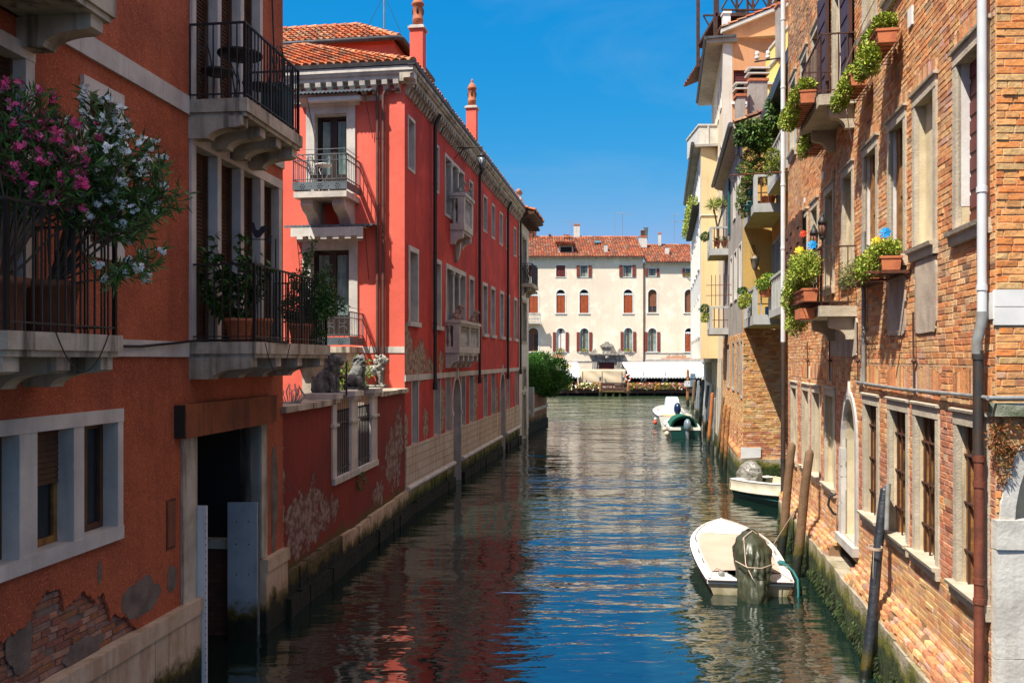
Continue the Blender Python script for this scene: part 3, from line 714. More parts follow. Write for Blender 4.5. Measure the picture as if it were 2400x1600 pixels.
def win_fill(parent, fr, h, dep, kind, wood='wood_shutter'):
    a, b, c, d = h[:4]; n0 = -dep
    g = MB(fr)
    if kind == 'roller':
        g.box(a, a + .04, n0 - .03, n0 + .05, c, d, 0); g.box(b - .04, b, n0 - .03, n0 + .05, c, d, 0)
        slats(g, a + .04, b - .04, c, d, n0 - .02, 0, .05, .022); g.build('roller_blind', mt[wood], parent)
    elif kind == 'half':
        zc = c + (d - c) * .52
        slats(g, a, b, zc, d, n0, 0, .05, .02); g.build('roller_blind', mt[wood], parent)
        g = MB(fr); g.box(a, b, n0 - .05, n0 - .03, c, zc, 0); g.box(a, a + .05, n0 - .03, n0, c, zc, 1); g.box(b - .05, b, n0 - .03, n0, c, zc, 1); g.box(a + .05, b - .05, n0 - .03, n0 - .002, c, c + .07, 1)
        g.build('pane', [mt['glass'], mt['wood_amber']], parent)
    elif kind == 'case':
        g.box(a, b, n0 - .16, n0 - .12, c, d, 2)
        g.box(a, b, n0 - .05, n0 - .03, c + .05, d - .02, 0)
        for x in (a, (a + b) / 2 - .025, b - .05): g.box(x, x + .05, n0 - .03, n0 + .005, c, d, 1)
        g.box(a + .05, b - .05, n0 - .028, n0 + .003, c, c + .07, 1); g.box(a + .05, b - .05, n0 - .028, n0 + .003, d - .06, d, 1)
        g.build('pane', [mt['glass'], mt[wood], mt['curtain']], parent)
def lwin(hs, z0, z1, fw, kinds, label=None, sill=True, p=.035):
    w = MB(FL); a, b = hs[0][0], hs[-1][1]
    for i in range(len(hs) - 1): w.box(hs[i][1] - .004, hs[i + 1][0] + .004, -RW + .01, p, z0, z1, 0)
    w.box(a - fw, a + .004, -RW + .01, p, z0, z1, 0); w.box(b - .004, b + fw, -RW + .01, p, z0, z1, 0)
    w.box(a - fw, b + fw, -RW + .01, p + .008, z1 - .004, z1 + .13, 0)
    if sill: w.box(a - fw, b + fw, -RW + .01, p + .012, z0 - .13, z0 + .006, 0)
    o = w.build('window', [mt['istria']], house, label)
    for h, k in zip(hs, kinds): win_fill(o, FL, h, RW, k)
lwin(lowW, 2.27, 3.36, .09, ['case', 'half', 'case'])
lwin(lights, 4.2, 6.62, .11, ['roller'] * 4, sill=False)
lwin(upper, 7.14, 9.6, .09, ['roller'] * 3, sill=False)
lwin(midW, 5.14, 6.62, .1, ['roller'])
lwin(nearW, 4.2, 6.62, .11, ['roller'] * 2, sill=False)
# balconies
def balcony(u0, u1, p, zb, zt, rail, corb, name_label=None, post=None, ch=.26, mat_='istria_dirty'):
    w = MB(FL); w.box(u0, u1, -.05, p, zb + .05, zt, 0, jit=.002); w.box(u0 + .03, u1 - .03, -.05, p - .03, zb, zb + .05, 0)
    o = w.build('balcony', [mt[mat_]], house, name_label)
    for uc in corb:
        w = MB(FL); w.prism(corbel_poly(p - .07, zb, ch), uc, uc + .17, 'u', 0); w.build('corbel', [mt[mat_]], o)
    w = MB(FL); e = .05
    bars(w, FL, [(u0 + e, 0), (u0 + e, p - e), (u1 - e, p - e), (u1 - e, 0)], zt, rail, .098, .007, .016, .014, 0, every=8)
    w.build('railing', [mt['iron']], o); return o
balcony(6.22, 7.66, .80, 4.02, 4.21, 5.16, [6.26, 6.85, 7.44])
balcony(10.32, 12.15, .75, 6.93, 7.14, 8.05, [10.33, 10.85, 11.37, 11.93])
balcony(10.34, 13.0, .86, 4.02, 4.21, 5.14, [10.35, 11.1, 11.85, 12.75])
balcony(4.9, 7.62, .76, 6.95, 7.16, 8.05, [5.0, 6.2, 7.36])
w = MB(FL); w.tube([(12.8, .04, 7.1), (12.86, .04, 8.4), (12.75, .04, 9.6)], .012, 6, world=False); w.build('cable', [mt['cable']], house)
# black cable along the string course
cb = MB(FL); cb.tube([(7.62, .12, 4.17), (8.2, .07, 4.13), (9.2, .06, 4.14), (9.9, .08, 4.19), (10.35, .1, 4.23), (10.6, .86, 4.24), (11.3, .88, 4.22)], .016, 6, world=False)
tag(cb.build('cable', mt['cable']), 'black cable sagging along the lower stone band between the two balconies', 'cable')
for i, (ua, ub, pa, zz, sg, lb) in enumerate(((6.7, 7.4, .83, 4.22, .32, 'thin black cable looping below the plant-filled front balcony'), (10.5, 11.3, .9, 4.2, .38, 'thin black cable loop hanging off the fig balcony slab'))):
    cb = MB(); cb.tube(curve_pts(FL.w(ua, pa, zz), FL.w(ub, pa, zz), sg), .006, 5); tag(cb.build('cable', mt['cable']), lb, 'cable')

# ---- things on the balconies
def cafe_chair(loc, rz, label):
    t = thing('cafe_chair', label, 'chair', loc, 'wrought iron bistro chairs'); Z = Matrix.Rotation(rz, 3, 'Z'); B = Vector(loc)
    P = lambda x, y, z: B + Z @ Vector((x, y, z))
    s_ = MB(); s_.lathe(B, [(.19, .44), (.20, .45), (.20, .465), (.19, .475)], 16); s_.build('seat', mt['iron'], t)
    for sx in (-1, 1):
        for sy in (-1, 1):
            s_ = MB(); s_.tube([P(sx * .13, sy * .13, .44), P(sx * .15, sy * .15, .25), P(sx * .19, sy * .19, 0)], .009, 6); s_.build('leg', mt['iron'], t)
    s_ = MB()
    arc = [P(-.17, .17, .45)] + [P(-.18 * math.cos(a) , .2 + .05 * math.sin(a), .60 + .38 * math.sin(a)) for a in [math.pi * k / 10 for k in range(11)]] + [P(.17, .17, .45)]
    s_.tube(arc, .010, 6)
    for sg in (-1, 1):
        s_.tube([P(sg * .03, .18, .46), P(sg * .10, .21, .62), P(sg * .03, .23, .78), P(sg * .10, .24, .88), P(sg * .02, .24, .93)], .006, 5)
    s_.build('backrest', mt['iron'], t); return t
def cafe_table(loc, label, rad=.27, h=.72, mat_='iron', name='cafe_table'):
    t = thing(name, label, 'table', loc); B = Vector(loc)
    s_ = MB(); s_.lathe(B, [(rad, h - .03), (rad + .01, h - .02), (rad + .01, h), (rad, h + .005)], 24); s_.build('tabletop', mt[mat_], t)
    for k in range(3):
        g = 2.1 * k; d = Vector((math.cos(g), math.sin(g), 0)); s_ = MB()
        s_.tube([B + d * .05 + Vector((0, 0, h - .03)), B + d * .16 + Vector((0, 0, h - .15)), B + d * .03 + Vector((0, 0, h * .5)), B + d * .10 + Vector((0, 0, .15)), B + d * .24], .009, 6); s_.build('leg', mt[mat_], t)
    return t
cafe_table(FL.w(10.85, .42, 7.14), 'small round black iron bistro table on the upper balcony of the terracotta house')
cafe_chair(FL.w(10.72, .18, 7.14), R(75), 'black bistro chair with looped backrest left of the round table on the upper balcony')
cafe_chair(FL.w(11.35, .5, 7.14), R(-100), 'black bistro chair half hidden right of the round table on the upper balcony')
b = MB(FL); b.box(11.75, 12.08, .3, .62, 7.15, 7.75, 0); b.box(11.74, 12.09, .29, .63, 7.75, 7.79, 0); tag(b.build('storage_box', M('dark_teal_box', (.01, .045, .05), .5)), 'dark teal storage box behind the far bars of the upper balcony', 'box')
# pots on the lower near balcony with oleanders
def stems_px(lst, Y0, spread=.0):
    out = []
    for (x, y, bl) in lst: out.append((img(x, y, Y0 + rnd.uniform(-.35, .25)), bl))
    return out
pinks = [(1.0, .12, .34), (.95, .08, .27), (1.0, .28, .46)]; whites = [(.90, .92, .88), (.95, .95, .9), (.8, .86, .84)]
oleander('oleander', 'pink flowering oleander in a big terracotta pot at the left end of the front balcony', FL.w(6.62, .42, 4.21),
    stems_px([(50, 235, .9), (5, 290, .8), (100, 260, .7), (80, 300, .9), (150, 310, .9), (30, 350, .8), (180, 345, .9), (130, 370, .8), (185, 400, .8), (55, 410, .9), (10, 400, .8), (110, 430, .5), (160, 440, .7), (60, 480, .5), (20, 450, .6), (200, 440, .6), (215, 470, .5), (90, 350, .5), (-10, 330, .5), (30, 520, .4), (120, 500, .3)], 6.9), pinks, group=None, dens=1.25, potr=.20, poth=.42)
oleander('oleander', 'white flowering oleander in a dark pot at the right end of the front balcony', FL.w(7.2, .42, 4.21),
    stems_px([(225, 265, .9), (265, 300, .9), (300, 340, 1), (325, 365, .8), (250, 350, .5), (285, 390, .7), (365, 415, .5), (385, 450, .2), (325, 430, .8), (240, 430, .5), (305, 480, .7), (350, 500, .4), (250, 480, .4), (370, 470, .2), (200, 420, .5), (340, 520, .2), (290, 520, .3), (345, 628, .5), (285, 645, .5), (140, 300, .3), (235, 390, .6)], 7.15), whites, dens=1.25, potr=.24, poth=.44)
b = MB(); pot(b, FL.w(6.42, .36, 4.21), .17, .55, 0); b.ball(FL.w(6.42, .36, 4.72), (.15, .15, .03), 1); tag(b.build('flower_pot', [mt['clay'], mt['soil']]), 'tall lighter terracotta pot at the far left of the front balcony', 'pot')
# fig tree on the middle balcony
def fig(label, base, tips, lw, cat='plant', name='fig_plant', pal=DGREENS, potr=.17, poth=.3, lf=.12, nl=26, clay='clay'):
    t = thing(name, label, cat, base); b = MB(); pot(b, base, potr, poth, 0); b.build('flower_pot', mt[clay], t)
    st, lv = MB(), MB(); B = Vector(base) + Vector((0, 0, poth * .9))
    for tip in tips:
        tip = Vector(tip); mid = B.lerp(tip, .5) + rvec() * .10
        P = [B, B.lerp(mid, .5) + rvec() * .03, mid, mid.lerp(tip, .5) + rvec() * .05, tip]; st.tube(P, [.012, .010, .008, .006, .003], 5)
        for k in range(nl):
            f = rnd.uniform(.35, 1); p = (B.lerp(mid, f * 2) if f < .5 else mid.lerp(tip, f * 2 - 1)) + rvec() * rnd.uniform(.02, .11)
            d = rvec() + Vector((0, 0, -.25)); s_ = rnd.uniform(.5, 1.1); c = pal_mix(pal, .3)
            if lw > .05:      # lobed leaf: three fingers
                for aa in (-.75, 0, .75):
                    dd = Matrix.Rotation(aa, 3, rvec()) @ d; leaf(lv, p, dd, lf * s_ * (1 if aa == 0 else .8), lw * s_, c, 0, rnd.uniform(-.5, .5))
            else: leaf(lv, p, d, lf * s_, lw * s_, c, 0, rnd.uniform(0, 6))
    st.build('stem', mt['stem'], t); lv.build('foliage', mt['leaf'], t); return t
FIGG = [(.035, .10, .018), (.05, .14, .022), (.025, .07, .014), (.07, .17, .03)]
fig('potted fig plant with lobed leaves at the near corner of the middle balcony', FL.w(10.75, .45, 4.21),
    [img(x, y, 10.6) for x, y in ((455, 570), (470, 600), (445, 640), (500, 560), (530, 610), (560, 540), (570, 580), (600, 600), (480, 680), (510, 720), (545, 690), (590, 650), (460, 620), (520, 640), (620, 620), (560, 740))], .06, pal=FIGG, nl=34, lf=.135)
fig('leafy shrub spilling over the far end of the middle balcony railing', FL.w(12.45, .6, 4.21),
    [img(x, y, 12.6) for x, y in ((690, 640), (700, 700), (720, 730), (740, 690), (760, 640), (780, 680), (790, 720), (720, 590), (735, 560), (770, 700), (700, 760), (730, 780), (745, 800), (760, 780), (680, 740), (715, 660), (800, 700), (750, 720), (725, 810), (670, 700), (740, 750), (770, 620), (805, 720), (785, 650), (730, 700), (750, 780), (700, 760), (660, 720))], .03, pal=DGREENS, nl=300, lf=.055, name='shrub')
b = MB(FL); pot(b, FL.w(11.6, .3, 4.21), .22, .34, 0); tag(b.build('flower_pot', [mt['clay']]), 'empty round terracotta pot in the middle of the fig balcony', 'pot')
# cockerel weathervane on the balcony
t = thing('weathervane', 'black metal cockerel weathervane standing on the middle balcony', 'weathervane', FL.w(11.55, .6, 4.21)); Bp = FL.w(11.55, .6, 4.21)
sx = lambda x, y: img(x, y, Bp.y)
b = MB(); b.tube([Bp, Vector((Bp.x, Bp.y, sx(600, 560).z))], .010, 6); b.build('pole', mt['iron'], t)
b = MB(); cpts = [(588, 520), (596, 522), (600, 538), (606, 540), (612, 531), (624, 527), (628, 530), (624, 540), (616, 548), (610, 556), (600, 558), (594, 550), (589, 536)]
b.prism([(sx(x, y).x, sx(x, y).z) for x, y in cpts], Bp.y - .006, Bp.y + .006, 'n', 0); b.build('cockerel', mt['iron'], t)
b = MB(); za = sx(600, 562).z; b.box(sx(565, 0).x, sx(636, 0).x, Bp.y - .005, Bp.y + .005, za, za + .012, 0)
b.prism([(sx(628, 0).x, za - .04), (sx(638, 0).x, za - .04), (sx(634, 0).x, za), (sx(638, 0).x, za + .05), (sx(628, 0).x, za + .05)], Bp.y - .004, Bp.y + .004, 'n', 0)
b.prism([(sx(560, 0).x, za), (sx(570, 0).x, za - .035), (sx(570, 0).x, za + .04)], Bp.y - .004, Bp.y + .004, 'n', 0); b.build('arrow', mt['iron'], t)

# ================================================================ garden wall
GA, GB = Vector((-3.58, 13.3, 0)), Vector((-2.73, 21.7, 0)); gd = (GB - GA) / (GB.y - GA.y)
FG = Frame((GA.x - gd.x * GA.y, 0), (gd.x, 1), (1, -gd.x))
gw = thing('garden_wall', 'dark red rendered garden wall with flaking paint and two barred stone openings', 'garden wall', FG.w(17, 0, 0))
def gz(x, y): return FG.px(x, y)
o1 = (FG.px(792, 0)[0], FG.px(818, 0)[0]); o2 = (FG.px(836, 0)[0], FG.px(867, 0)[0])
ua, ub, uc, ud_ = FG.px(781, 0)[0], FG.px(820, 0)[0], FG.px(835, 0)[0], FG.px(868, 0)[0]; uE = FG.px(881, 0)[0]; uS = FG.px(775, 0)[0]
zs0 = 4 + (HY - 1133) / FPX * FG.px(782, 0)[0]
zc0 = 3.22
w = MB(FG); zt1 = 3.17; zt2 = 3.17
wall(w, 13.3, ua, -.3, 3.17, [], .4, 0, 0); wall(w, ua, ud_, -.3, zs0, [], .4, 0, 0); wall(w, uE, 21.72, -.3, 3.17, [], .4, 0, 0)
wall(w, ud_, uE, -.3, zs0, [], .4, 0, 0)
for a, b_ in ((13.3, ua), (uE, 21.72)):
    w.face([(a, -.4, -.3), (b_, -.4, -.3), (b_, -.4, 3.17), (a, -.4, 3.17)], 0)
    for q in (a, b_): w.face([(q, 0, -.3), (q, -.4, -.3), (q, -.4, 3.17), (q, 0, 3.17)], 0)
w.face([(ua, -.4, -.3), (uE, -.4, -.3), (uE, -.4, zs0), (ua, -.4, zs0)], 0); w.face([(ua, 0, zs0), (uE, 0, zs0), (uE, -.4, zs0), (ua, -.4, zs0)], 0)
w.build('wall', [mt['garden_red']], gw)
w = MB(FG)
for a, b_ in ((13.2, uS), (uE + .1, 21.75)):
    k = int((b_ - a) / .55) or 1
    for i in range(k): w.box(a + (b_ - a) * i / k + .004, a + (b_ - a) * (i + 1) / k - .004, -.5, .10, 3.17, 3.27, 0, jit=.006)
w.build('coping', [mt['istria_dirty']], gw)
w = MB(FG); w.box(ua - .08, uE + .02, -.42, .06, zs0 - .02, zs0 + .10, 0)
for a, b_, zt in ((ua - .12, ua + .12, 3.2), (ub, uc, 3.2), (ud_, uE, 3.2)):
    w.box(a, b_, -.4, .035, zs0 + .1, zt, 0); w.box(a - .04, b_ + .04, -.44, .075, zt - .45, zt - .40, 0)
    w.box(a - .05, b_ + .05, -.46, .09, zt, zt + .07, 0); w.box(a - .09, b_ + .09, -.5, .13, zt + .07, zt + .17, 0)
w.build('stone_frame', [mt['istria']], gw)
for a, b_ in ((ua + .12, ub), (uc, ud_)):
    w = MB(FG); k = int((b_ - a) / .12)
    for i in range(k + 1):
        u_ = a + (b_ - a) * (i + .5) / (k + 1)
        w.box(u_ - .011, u_ + .011, -.03, -.008, zs0 + .1, 3.0, 0)
        w.box(u_ - .007, u_ + .007, -.026, -.012, 3.0, 3.24, 1)
        w.ball(FG.w(u_, -.019, 3.02), (.022, .022, .03), 0, seg=6, rings=4)
    for zz in (zs0 + .22, 2.78): w.box(a, b_, -.035, -.003, zz, zz + .03, 0)
    w.build('grille', [mt['iron'], mt['gold']], gw)
w = MB(FG)
u_ = 13.3
while u_ < 21.7:
    v = u_ + rnd.uniform(.35, .8); zt = .66 + .12 * mnoise.noise(Vector((u_ * .5, 2, 0)))
    w.box(u_, min(v, 21.75) - .006, -.3, .08 + rnd.uniform(0, .025), .28, zt, 0 if u_ > 16 else 1, jit=.01)
    w.box(u_ - .1, min(v, 21.75) - .108, -.3, .15 + rnd.uniform(0, .05), -.4, .28 + rnd.uniform(-.02, .02), 1, jit=.015); u_ = v
w.build('foundation', [mt['base_stone'], mt['mossy']], gw)
# garden ground behind the wall
g = MB(); g.raw([FG.w(13.3, -.4, 1.0), FG.w(21.6, -.4, 1.0), FG.w(22.9, -8.5, 1.0), FG.w(13.3, -8.5, 1.0)], [(0, 1, 2, 3)], 0)
go = g.build('garden_ground', M('garden_soil', (.10, .09, .06), .95, (.05, .07, .03), 3)); go['kind'] = 'structure'

# ---- lions
def lion(name, label, loc, rz, scale=1.0, standing=False, mat_='lion', group='carved stone lions', vox=.010):
    Z = Matrix.Rotation(rz, 3, 'Z'); B = Vector(loc)
    o = MB(); S = scale
    def E(x, y, z, rx, ry, rz_, tilt=0): o.ball(B + Z @ Vector((x * S, y * S, z * S)), (rx * S, ry * S, rz_ * S), rot=Z @ Matrix.Rotation(tilt, 3, 'Y'), seg=12, rings=9)
    def T(pts, r): o.tube([B + Z @ Vector(tuple(c * S for c in p)) for p in pts], [q * S for q in r], 10)
    o.raw([B + Z @ Vector((x * S, y * S, z * S)) for z in (0, .05) for x, y in ((-.3, -.13), (.3, -.13), (.3, .13), (-.3, .13))], [(0, 3, 2, 1), (4, 5, 6, 7), (0, 1, 5, 4), (1, 2, 6, 5), (2, 3, 7, 6), (3, 0, 4, 7)])
    if standing:
        E(-.02, 0, .36, .24, .10, .11); E(-.2, 0, .34, .11, .10, .12); hx, hz = .22, .60
        for sx_, fx in ((.16, .17), (-.2, -.2)):
            for sy in (-.07, .07): T([(sx_, sy, .34), (sx_ + (.02 if sx_ > 0 else -.03), sy, .2), (fx, sy, .07)], [.055, .035, .03]); E(fx + .03, sy, .07, .05, .032, .03)
        E(.15, 0, .46, .12, .12, .17, .3)
    else:
        E(-.10, 0, .22, .19, .13, .17); T([(-.12, 0, .26), (.04, 0, .42), (.13, 0, .5)], [.14, .13, .12]); hx, hz = .17, .64
        for sy in (-.075, .075):
            T([(.12, sy, .42), (.16, sy, .24), (.17, sy, .08)], [.055, .04, .035]); E(.21, sy, .075, .06, .035, .03)
            E(-.10, sy * 1.5, .17, .14, .06, .12); E(.03, sy * 1.6, .075, .09, .035, .03)
        E(.10, 0, .50, .12, .13, .17, .25)
    for k in range(46):   # curled mane locks
        a = rnd.uniform(0, 6.28); zz = rnd.uniform(-.20, .13); rr_ = .125 - .1 * max(0, zz)
        E(hx - .07 + .10 * math.cos(a) * (1 if zz < .05 else .7), rr_ * math.sin(a), hz - .04 + zz, .035, .033, .033)
    E(hx, 0, hz, .10, .085, .10); E(hx + .09, 0, hz - .025, .065, .05, .05); E(hx + .14, 0, hz - .01, .02, .024, .016); E(hx + .10, 0, hz - .075, .045, .032, .018)
    for sy in (-.05, .05): E(hx - .02, sy * 1.5, hz + .09, .018, .025, .03); E(hx + .075, sy * .8, hz + .035, .016, .016, .012)
    T([(-.26, 0, .16), (-.32, .06, .14), (-.30, .14, .08)], [.025, .02, .03])
    x = o.build(name, mt[mat_], None, None, [('REMESH', dict(mode='VOXEL', voxel_size=vox * S / .8, use_smooth_shade=True))])
    return tag(x, label, 'statue', group)
def gpt(x, y, n=-.2):   # a point on top of the garden wall below picture x
    u_, z = FG.px(x, y, n); return FG.w(u_, n, 0), u_
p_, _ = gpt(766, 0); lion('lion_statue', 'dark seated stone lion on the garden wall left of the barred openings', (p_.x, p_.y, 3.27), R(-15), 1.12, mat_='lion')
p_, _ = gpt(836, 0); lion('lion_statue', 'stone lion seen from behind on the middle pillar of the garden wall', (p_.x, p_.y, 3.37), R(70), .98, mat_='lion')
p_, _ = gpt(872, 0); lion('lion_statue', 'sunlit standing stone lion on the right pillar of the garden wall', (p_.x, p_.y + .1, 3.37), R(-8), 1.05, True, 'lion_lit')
# filigree lantern crown on the wall beside the house
b = MB(); c0 = FG.w(FG.px(682, 0, -.2)[0], -.2, 3.27)
for k in range(34):
    a = rvec(); a.z = abs(a.z); p0 = c0 + Vector((a.x * .16, a.y * .1, .0)); b.tube([p0, p0 + Vector((a.x * .12, a.y * .08, .1 + a.z * .1)), p0 + Vector((a.x * .05, 0, .16 + a.z * .14)) + rvec() * .05], .007, 5)
tag(b.build('iron_ornament', mt['concrete_blue']), 'pale blue-grey wrought iron scroll ornament on the garden wall by the terracotta house', 'ornament')
def bush(name, label, stemb, blobs, n, l, w_, pal, fl=None, cat='bush', group=None, flr=.03, droop=0.0):
    t = thing(name, label, cat, stemb, group)
    s_ = MB()
    for cen, rr in blobs:
        c_ = Vector(cen); s_.tube([Vector(stemb), Vector(stemb).lerp(c_, .5) + rvec() * .08, c_], [.02, .015, .008], 5)
    s_.build('stem', mt['stem'], t)
    lv = MB(); cloud(lv, blobs, n, l, w_, pal, droop=droop); lv.build('foliage', mt['leaf'], t)
    if fl:
        f = MB(); cn, pal_f = fl; pts = []
        for _ in range(cn):
            cen, rr = rnd.choice(blobs); v = rvec(); v.y = -abs(v.y) * .6; pts.append(Vector(cen) + Vector((v.x * rr[0], v.y * rr[1], v.z * rr[2])) * 1.05)
        flowers(f, pts, flr, pal_f, 0); f.build('blossom', mt['flower'], t)
    return t
q = img(800, 900, 18.9)
bush('rose_bush', 'sunlit yellow-green rose bush growing behind the barred garden wall', (q.x, q.y, 1.0),
     [((q.x + dx, q.y + dy, dz), (.35, .3, .3)) for dx, dy, dz in ((0, 0, 3.5), (.25, .2, 3.3), (-.3, .1, 3.1), (.1, 0, 2.8), (.45, .2, 2.7), (-.1, .2, 2.4), (.4, 0, 2.2), (0, 0, 1.8), (.3, .3, 3.75))], 2600, .07, .035, [(.14, .26, .03), (.20, .34, .04), (.08, .18, .02), (.30, .28, .06)], (22, [(.75, .35, .25), (.8, .5, .3)]))
b = MB(FG); b.tube([(FG.px(812, 0, .05)[0], .05, 3.3), (FG.px(812, 0, .05)[0], .05, 3.95)], .02, 6, world=False); tag(b.build('iron_post', mt['iron']), 'short black iron post between the lions on the garden wall', 'post')
b = MB(); cu = FG.w(FG.px(836, 0)[0], .08, zs0 - .05); cloud(b, [((cu.x, cu.y, cu.z - .12), (.10, .06, .2))], 260, .05, .02, DGREENS, 0, droop=.6)
tag(b.build('wall_weed', mt['leaf']), 'tuft of dark weed hanging under the stone sill of the garden wall', 'weed')
# ================================================================ the coral red house
FR = Frame((-5.985, 0), (.15, 1), (1, -.15)); C0 = Vector((-2.73, 21.7, 0)); RY0, RY1, RZ = 21.7, 42.1, 11.05
FE = Frame((C0.x, C0.y), (-1, .15), (-.15, -1))
red = thing('red_house', 'coral red three storey house with clay tile roof, stone cornice and stone balconies', 'house', FR.w(32, -3, 0))
g_rows = [(22.38, 23.0, 1.77, 3.42), (24.8, 25.55, 1.77, 3.42), (26.3, 26.95, 1.77, 3.42), (28.6, 29.2, 1.77, 3.42), (29.95, 30.65, 1.77, 3.42), (32.65, 33.4, 1.77, 3.42), (34.35, 35.15, 1.77, 3.42), (38.4, 39.1, 1.77, 3.42), (40.9, 41.6, 1.77, 3.42)]
g_arch = [(27.25, 28.4, -.5, 3.38, 'arch', 1.35), (36.5, 37.7, -.5, 3.38, 'arch', 1.35)]
f1 = [(22.13, 22.9, 4.98, 6.82), (24.75, 25.55, 4.98, 6.82), (29.9, 30.6, 4.98, 6.82), (32.45, 33.3, 4.98, 6.82), (34.2, 35.05, 4.98, 6.82), (36.45, 37.3, 4.98, 6.82), (38.3, 39.0, 4.98, 6.82), (40.5, 41.3, 4.98, 6.82)]
f1t = [(26.35, 27.25, 4.3, 6.82), (27.38, 28.15, 4.3, 6.82), (28.28, 29.15, 4.3, 6.82)]
f2 = [(22.04, 22.62, 8.98, 10.24), (24.75, 25.32, 8.98, 10.24), (29.92, 30.5, 8.98, 10.24), (32.65, 33.3, 8.98, 10.24), (34.45, 35.1, 8.98, 10.24), (36.4, 37.1, 8.98, 10.24), (38.2, 38.85, 8.98, 10.24), (40.5, 41.15, 8.98, 10.24)]
f2t = [(26.2, 27.0, 8.5, 10.24), (27.15, 27.95, 8.5, 10.24), (28.1, 28.95, 8.5, 10.24)]
allh = g_rows + g_arch + f1 + f1t + f2 + f2t
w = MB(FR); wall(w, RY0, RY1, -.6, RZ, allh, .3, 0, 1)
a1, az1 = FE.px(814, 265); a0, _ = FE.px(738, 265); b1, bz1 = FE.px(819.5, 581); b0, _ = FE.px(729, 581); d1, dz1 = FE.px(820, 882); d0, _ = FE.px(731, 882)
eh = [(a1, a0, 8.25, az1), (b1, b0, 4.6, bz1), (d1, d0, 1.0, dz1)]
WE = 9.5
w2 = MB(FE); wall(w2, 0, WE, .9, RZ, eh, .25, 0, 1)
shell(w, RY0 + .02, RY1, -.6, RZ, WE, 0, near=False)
w.build('wall', [mt['red_shaded'], mt['istria']], red)
w2.build('end_wall', [mt['red'], mt['istria']], red)
# canal windows
def rwin(hs, z0, z1, fw=.09, p=.02, sill=.0, kind='glass', top=True, lab=None):
    w = MB(FR); a, b = hs[0][0], hs[-1][1]
    for i in range(len(hs) - 1):
        u_ = (hs[i][1] + hs[i + 1][0]) / 2; w.box(hs[i][1], hs[i + 1][0], -.12, p, z0, z1, 0); w.box(hs[i][1] - .03, hs[i + 1][0] + .03, -.14, p + .03, z1 - .12, z1 - .03, 0)
    w.box(a - fw, a + .003, -.02, p, z0, z1, 0); w.box(b - .003, b + fw, -.02, p, z0, z1, 0); w.box(a - fw, b + fw, -.02, p + .004, z1 - .003, z1 + fw * 1.3, 0)
    w.box(a - fw - sill, b + fw + sill, -.02, p + sill * 1.3, z0 - fw * 1.2, z0, 0)
    o = w.build('window', [mt['istria']], red, lab)
    for h in hs:
        g = MB(FR); g.box(h[0], h[1], -.32, -.27, h[2], h[3], 0)
        for x in (h[0], (h[0] + h[1]) / 2 - .025, h[1] - .05): g.box(x, x + .05, -.28, -.25, h[2], h[3], 1)
        g.build('pane', [mt['glass'], mt['concrete_blue']], o)
for h in f1: rwin([h], h[2], h[3], .1, .03, .05)
for h in f2: rwin([h], h[2], h[3], .06, .015, 0)
rwin(f1t, 4.3, 6.82, .11, .03); rwin(f2t, 8.5, 10.24, .07, .02)
for h in g_rows:
    w = MB(FR)
    for q in ((h[0] - .06, h[0]), (h[1], h[1] + .06)): w.box(q[0], q[1], -.02, .012, h[2], h[3], 0)
    o = w.build('window', [mt['istria']], red); g = MB(FR); g.box(h[0], h[1], -.32, -.27, h[2], h[3], 0)
    for k in range(5): x = h[0] + (h[1] - h[0]) * (k + .5) / 5; g.box(x - .008, x + .008, -.24, -.225, h[2], h[3], 1)
    g.build('pane', [mt['glass'], mt['iron']], o)
for h in g_arch:
    w = MB(FR); arch_frame(w, h[0], h[1], 0, h[3], .12, .025, 0, 1.35, sill=False); w.box(h[0] - .16, h[0] + .01, -.02, .05, 2.2, 2.32, 0); w.box(h[1] - .01, h[1] + .16, -.02, .05, 2.2, 2.32, 0)
    cu = (h[0] + h[1]) / 2; w.prism([(cu - .1, 3.36), (cu + .1, 3.36), (cu + .05, 3.75), (cu - .05, 3.75)], -.02, .06, 'n', 0)
    o = w.build('door', [mt['istria']], red); g = MB(FR); g.box(h[0], h[1], -.32, -.27, -.5, h[3], 0)
    for k in range(6): g.box(h[0] + .05 + k * .19, h[0] + .22 + k * .19, -.28, -.262, .3, 2.3, 0)
    g.build('door_leaf', [mt['maroon']], o)
# canal string course and base
w = MB(FR); w.box(RY0, RY1, -.02, .03, 3.44, 3.60); w.build('string_course', [mt['istria']], red)
for a, b in ((RY0, 27.22), (28.43, 36.47), (37.73, RY1)):
    w = MB(FR); w.box(a, b, -.02, .045, .72, 1.76, 0)
    w.build('stone_base', [mt['stoneblocks']], red)
for a, b in ((RY0, 27.2), (28.45, 36.45), (37.75, RY1)):
    w = MB(FR); w.tube([(a, .07, .70), (b, .07, .70)], .075, 10, world=False)
    w.build('base_moulding', [mt['istria']], red)
for a, b in ((RY0, 27.2), (28.45, 36.45), (37.75, RY1)):
    w = MB(FR); u_ = a
    while u_ < b - .02:
        v = min(b, u_ + rnd.uniform(.4, .8)); w.box(u_ + .01, v - .01, -.1, .05 + rnd.uniform(0, .04), .3, .63, 1, jit=.01)
        w.box(u_ + .0, v - .008, -.1, .12 + rnd.uniform(0, .04), -.4, .28 + rnd.uniform(-.02, .02), 0, jit=.015); u_ = v
    w.build('foundation', [mt['mossy'], mt['green_base']], red)
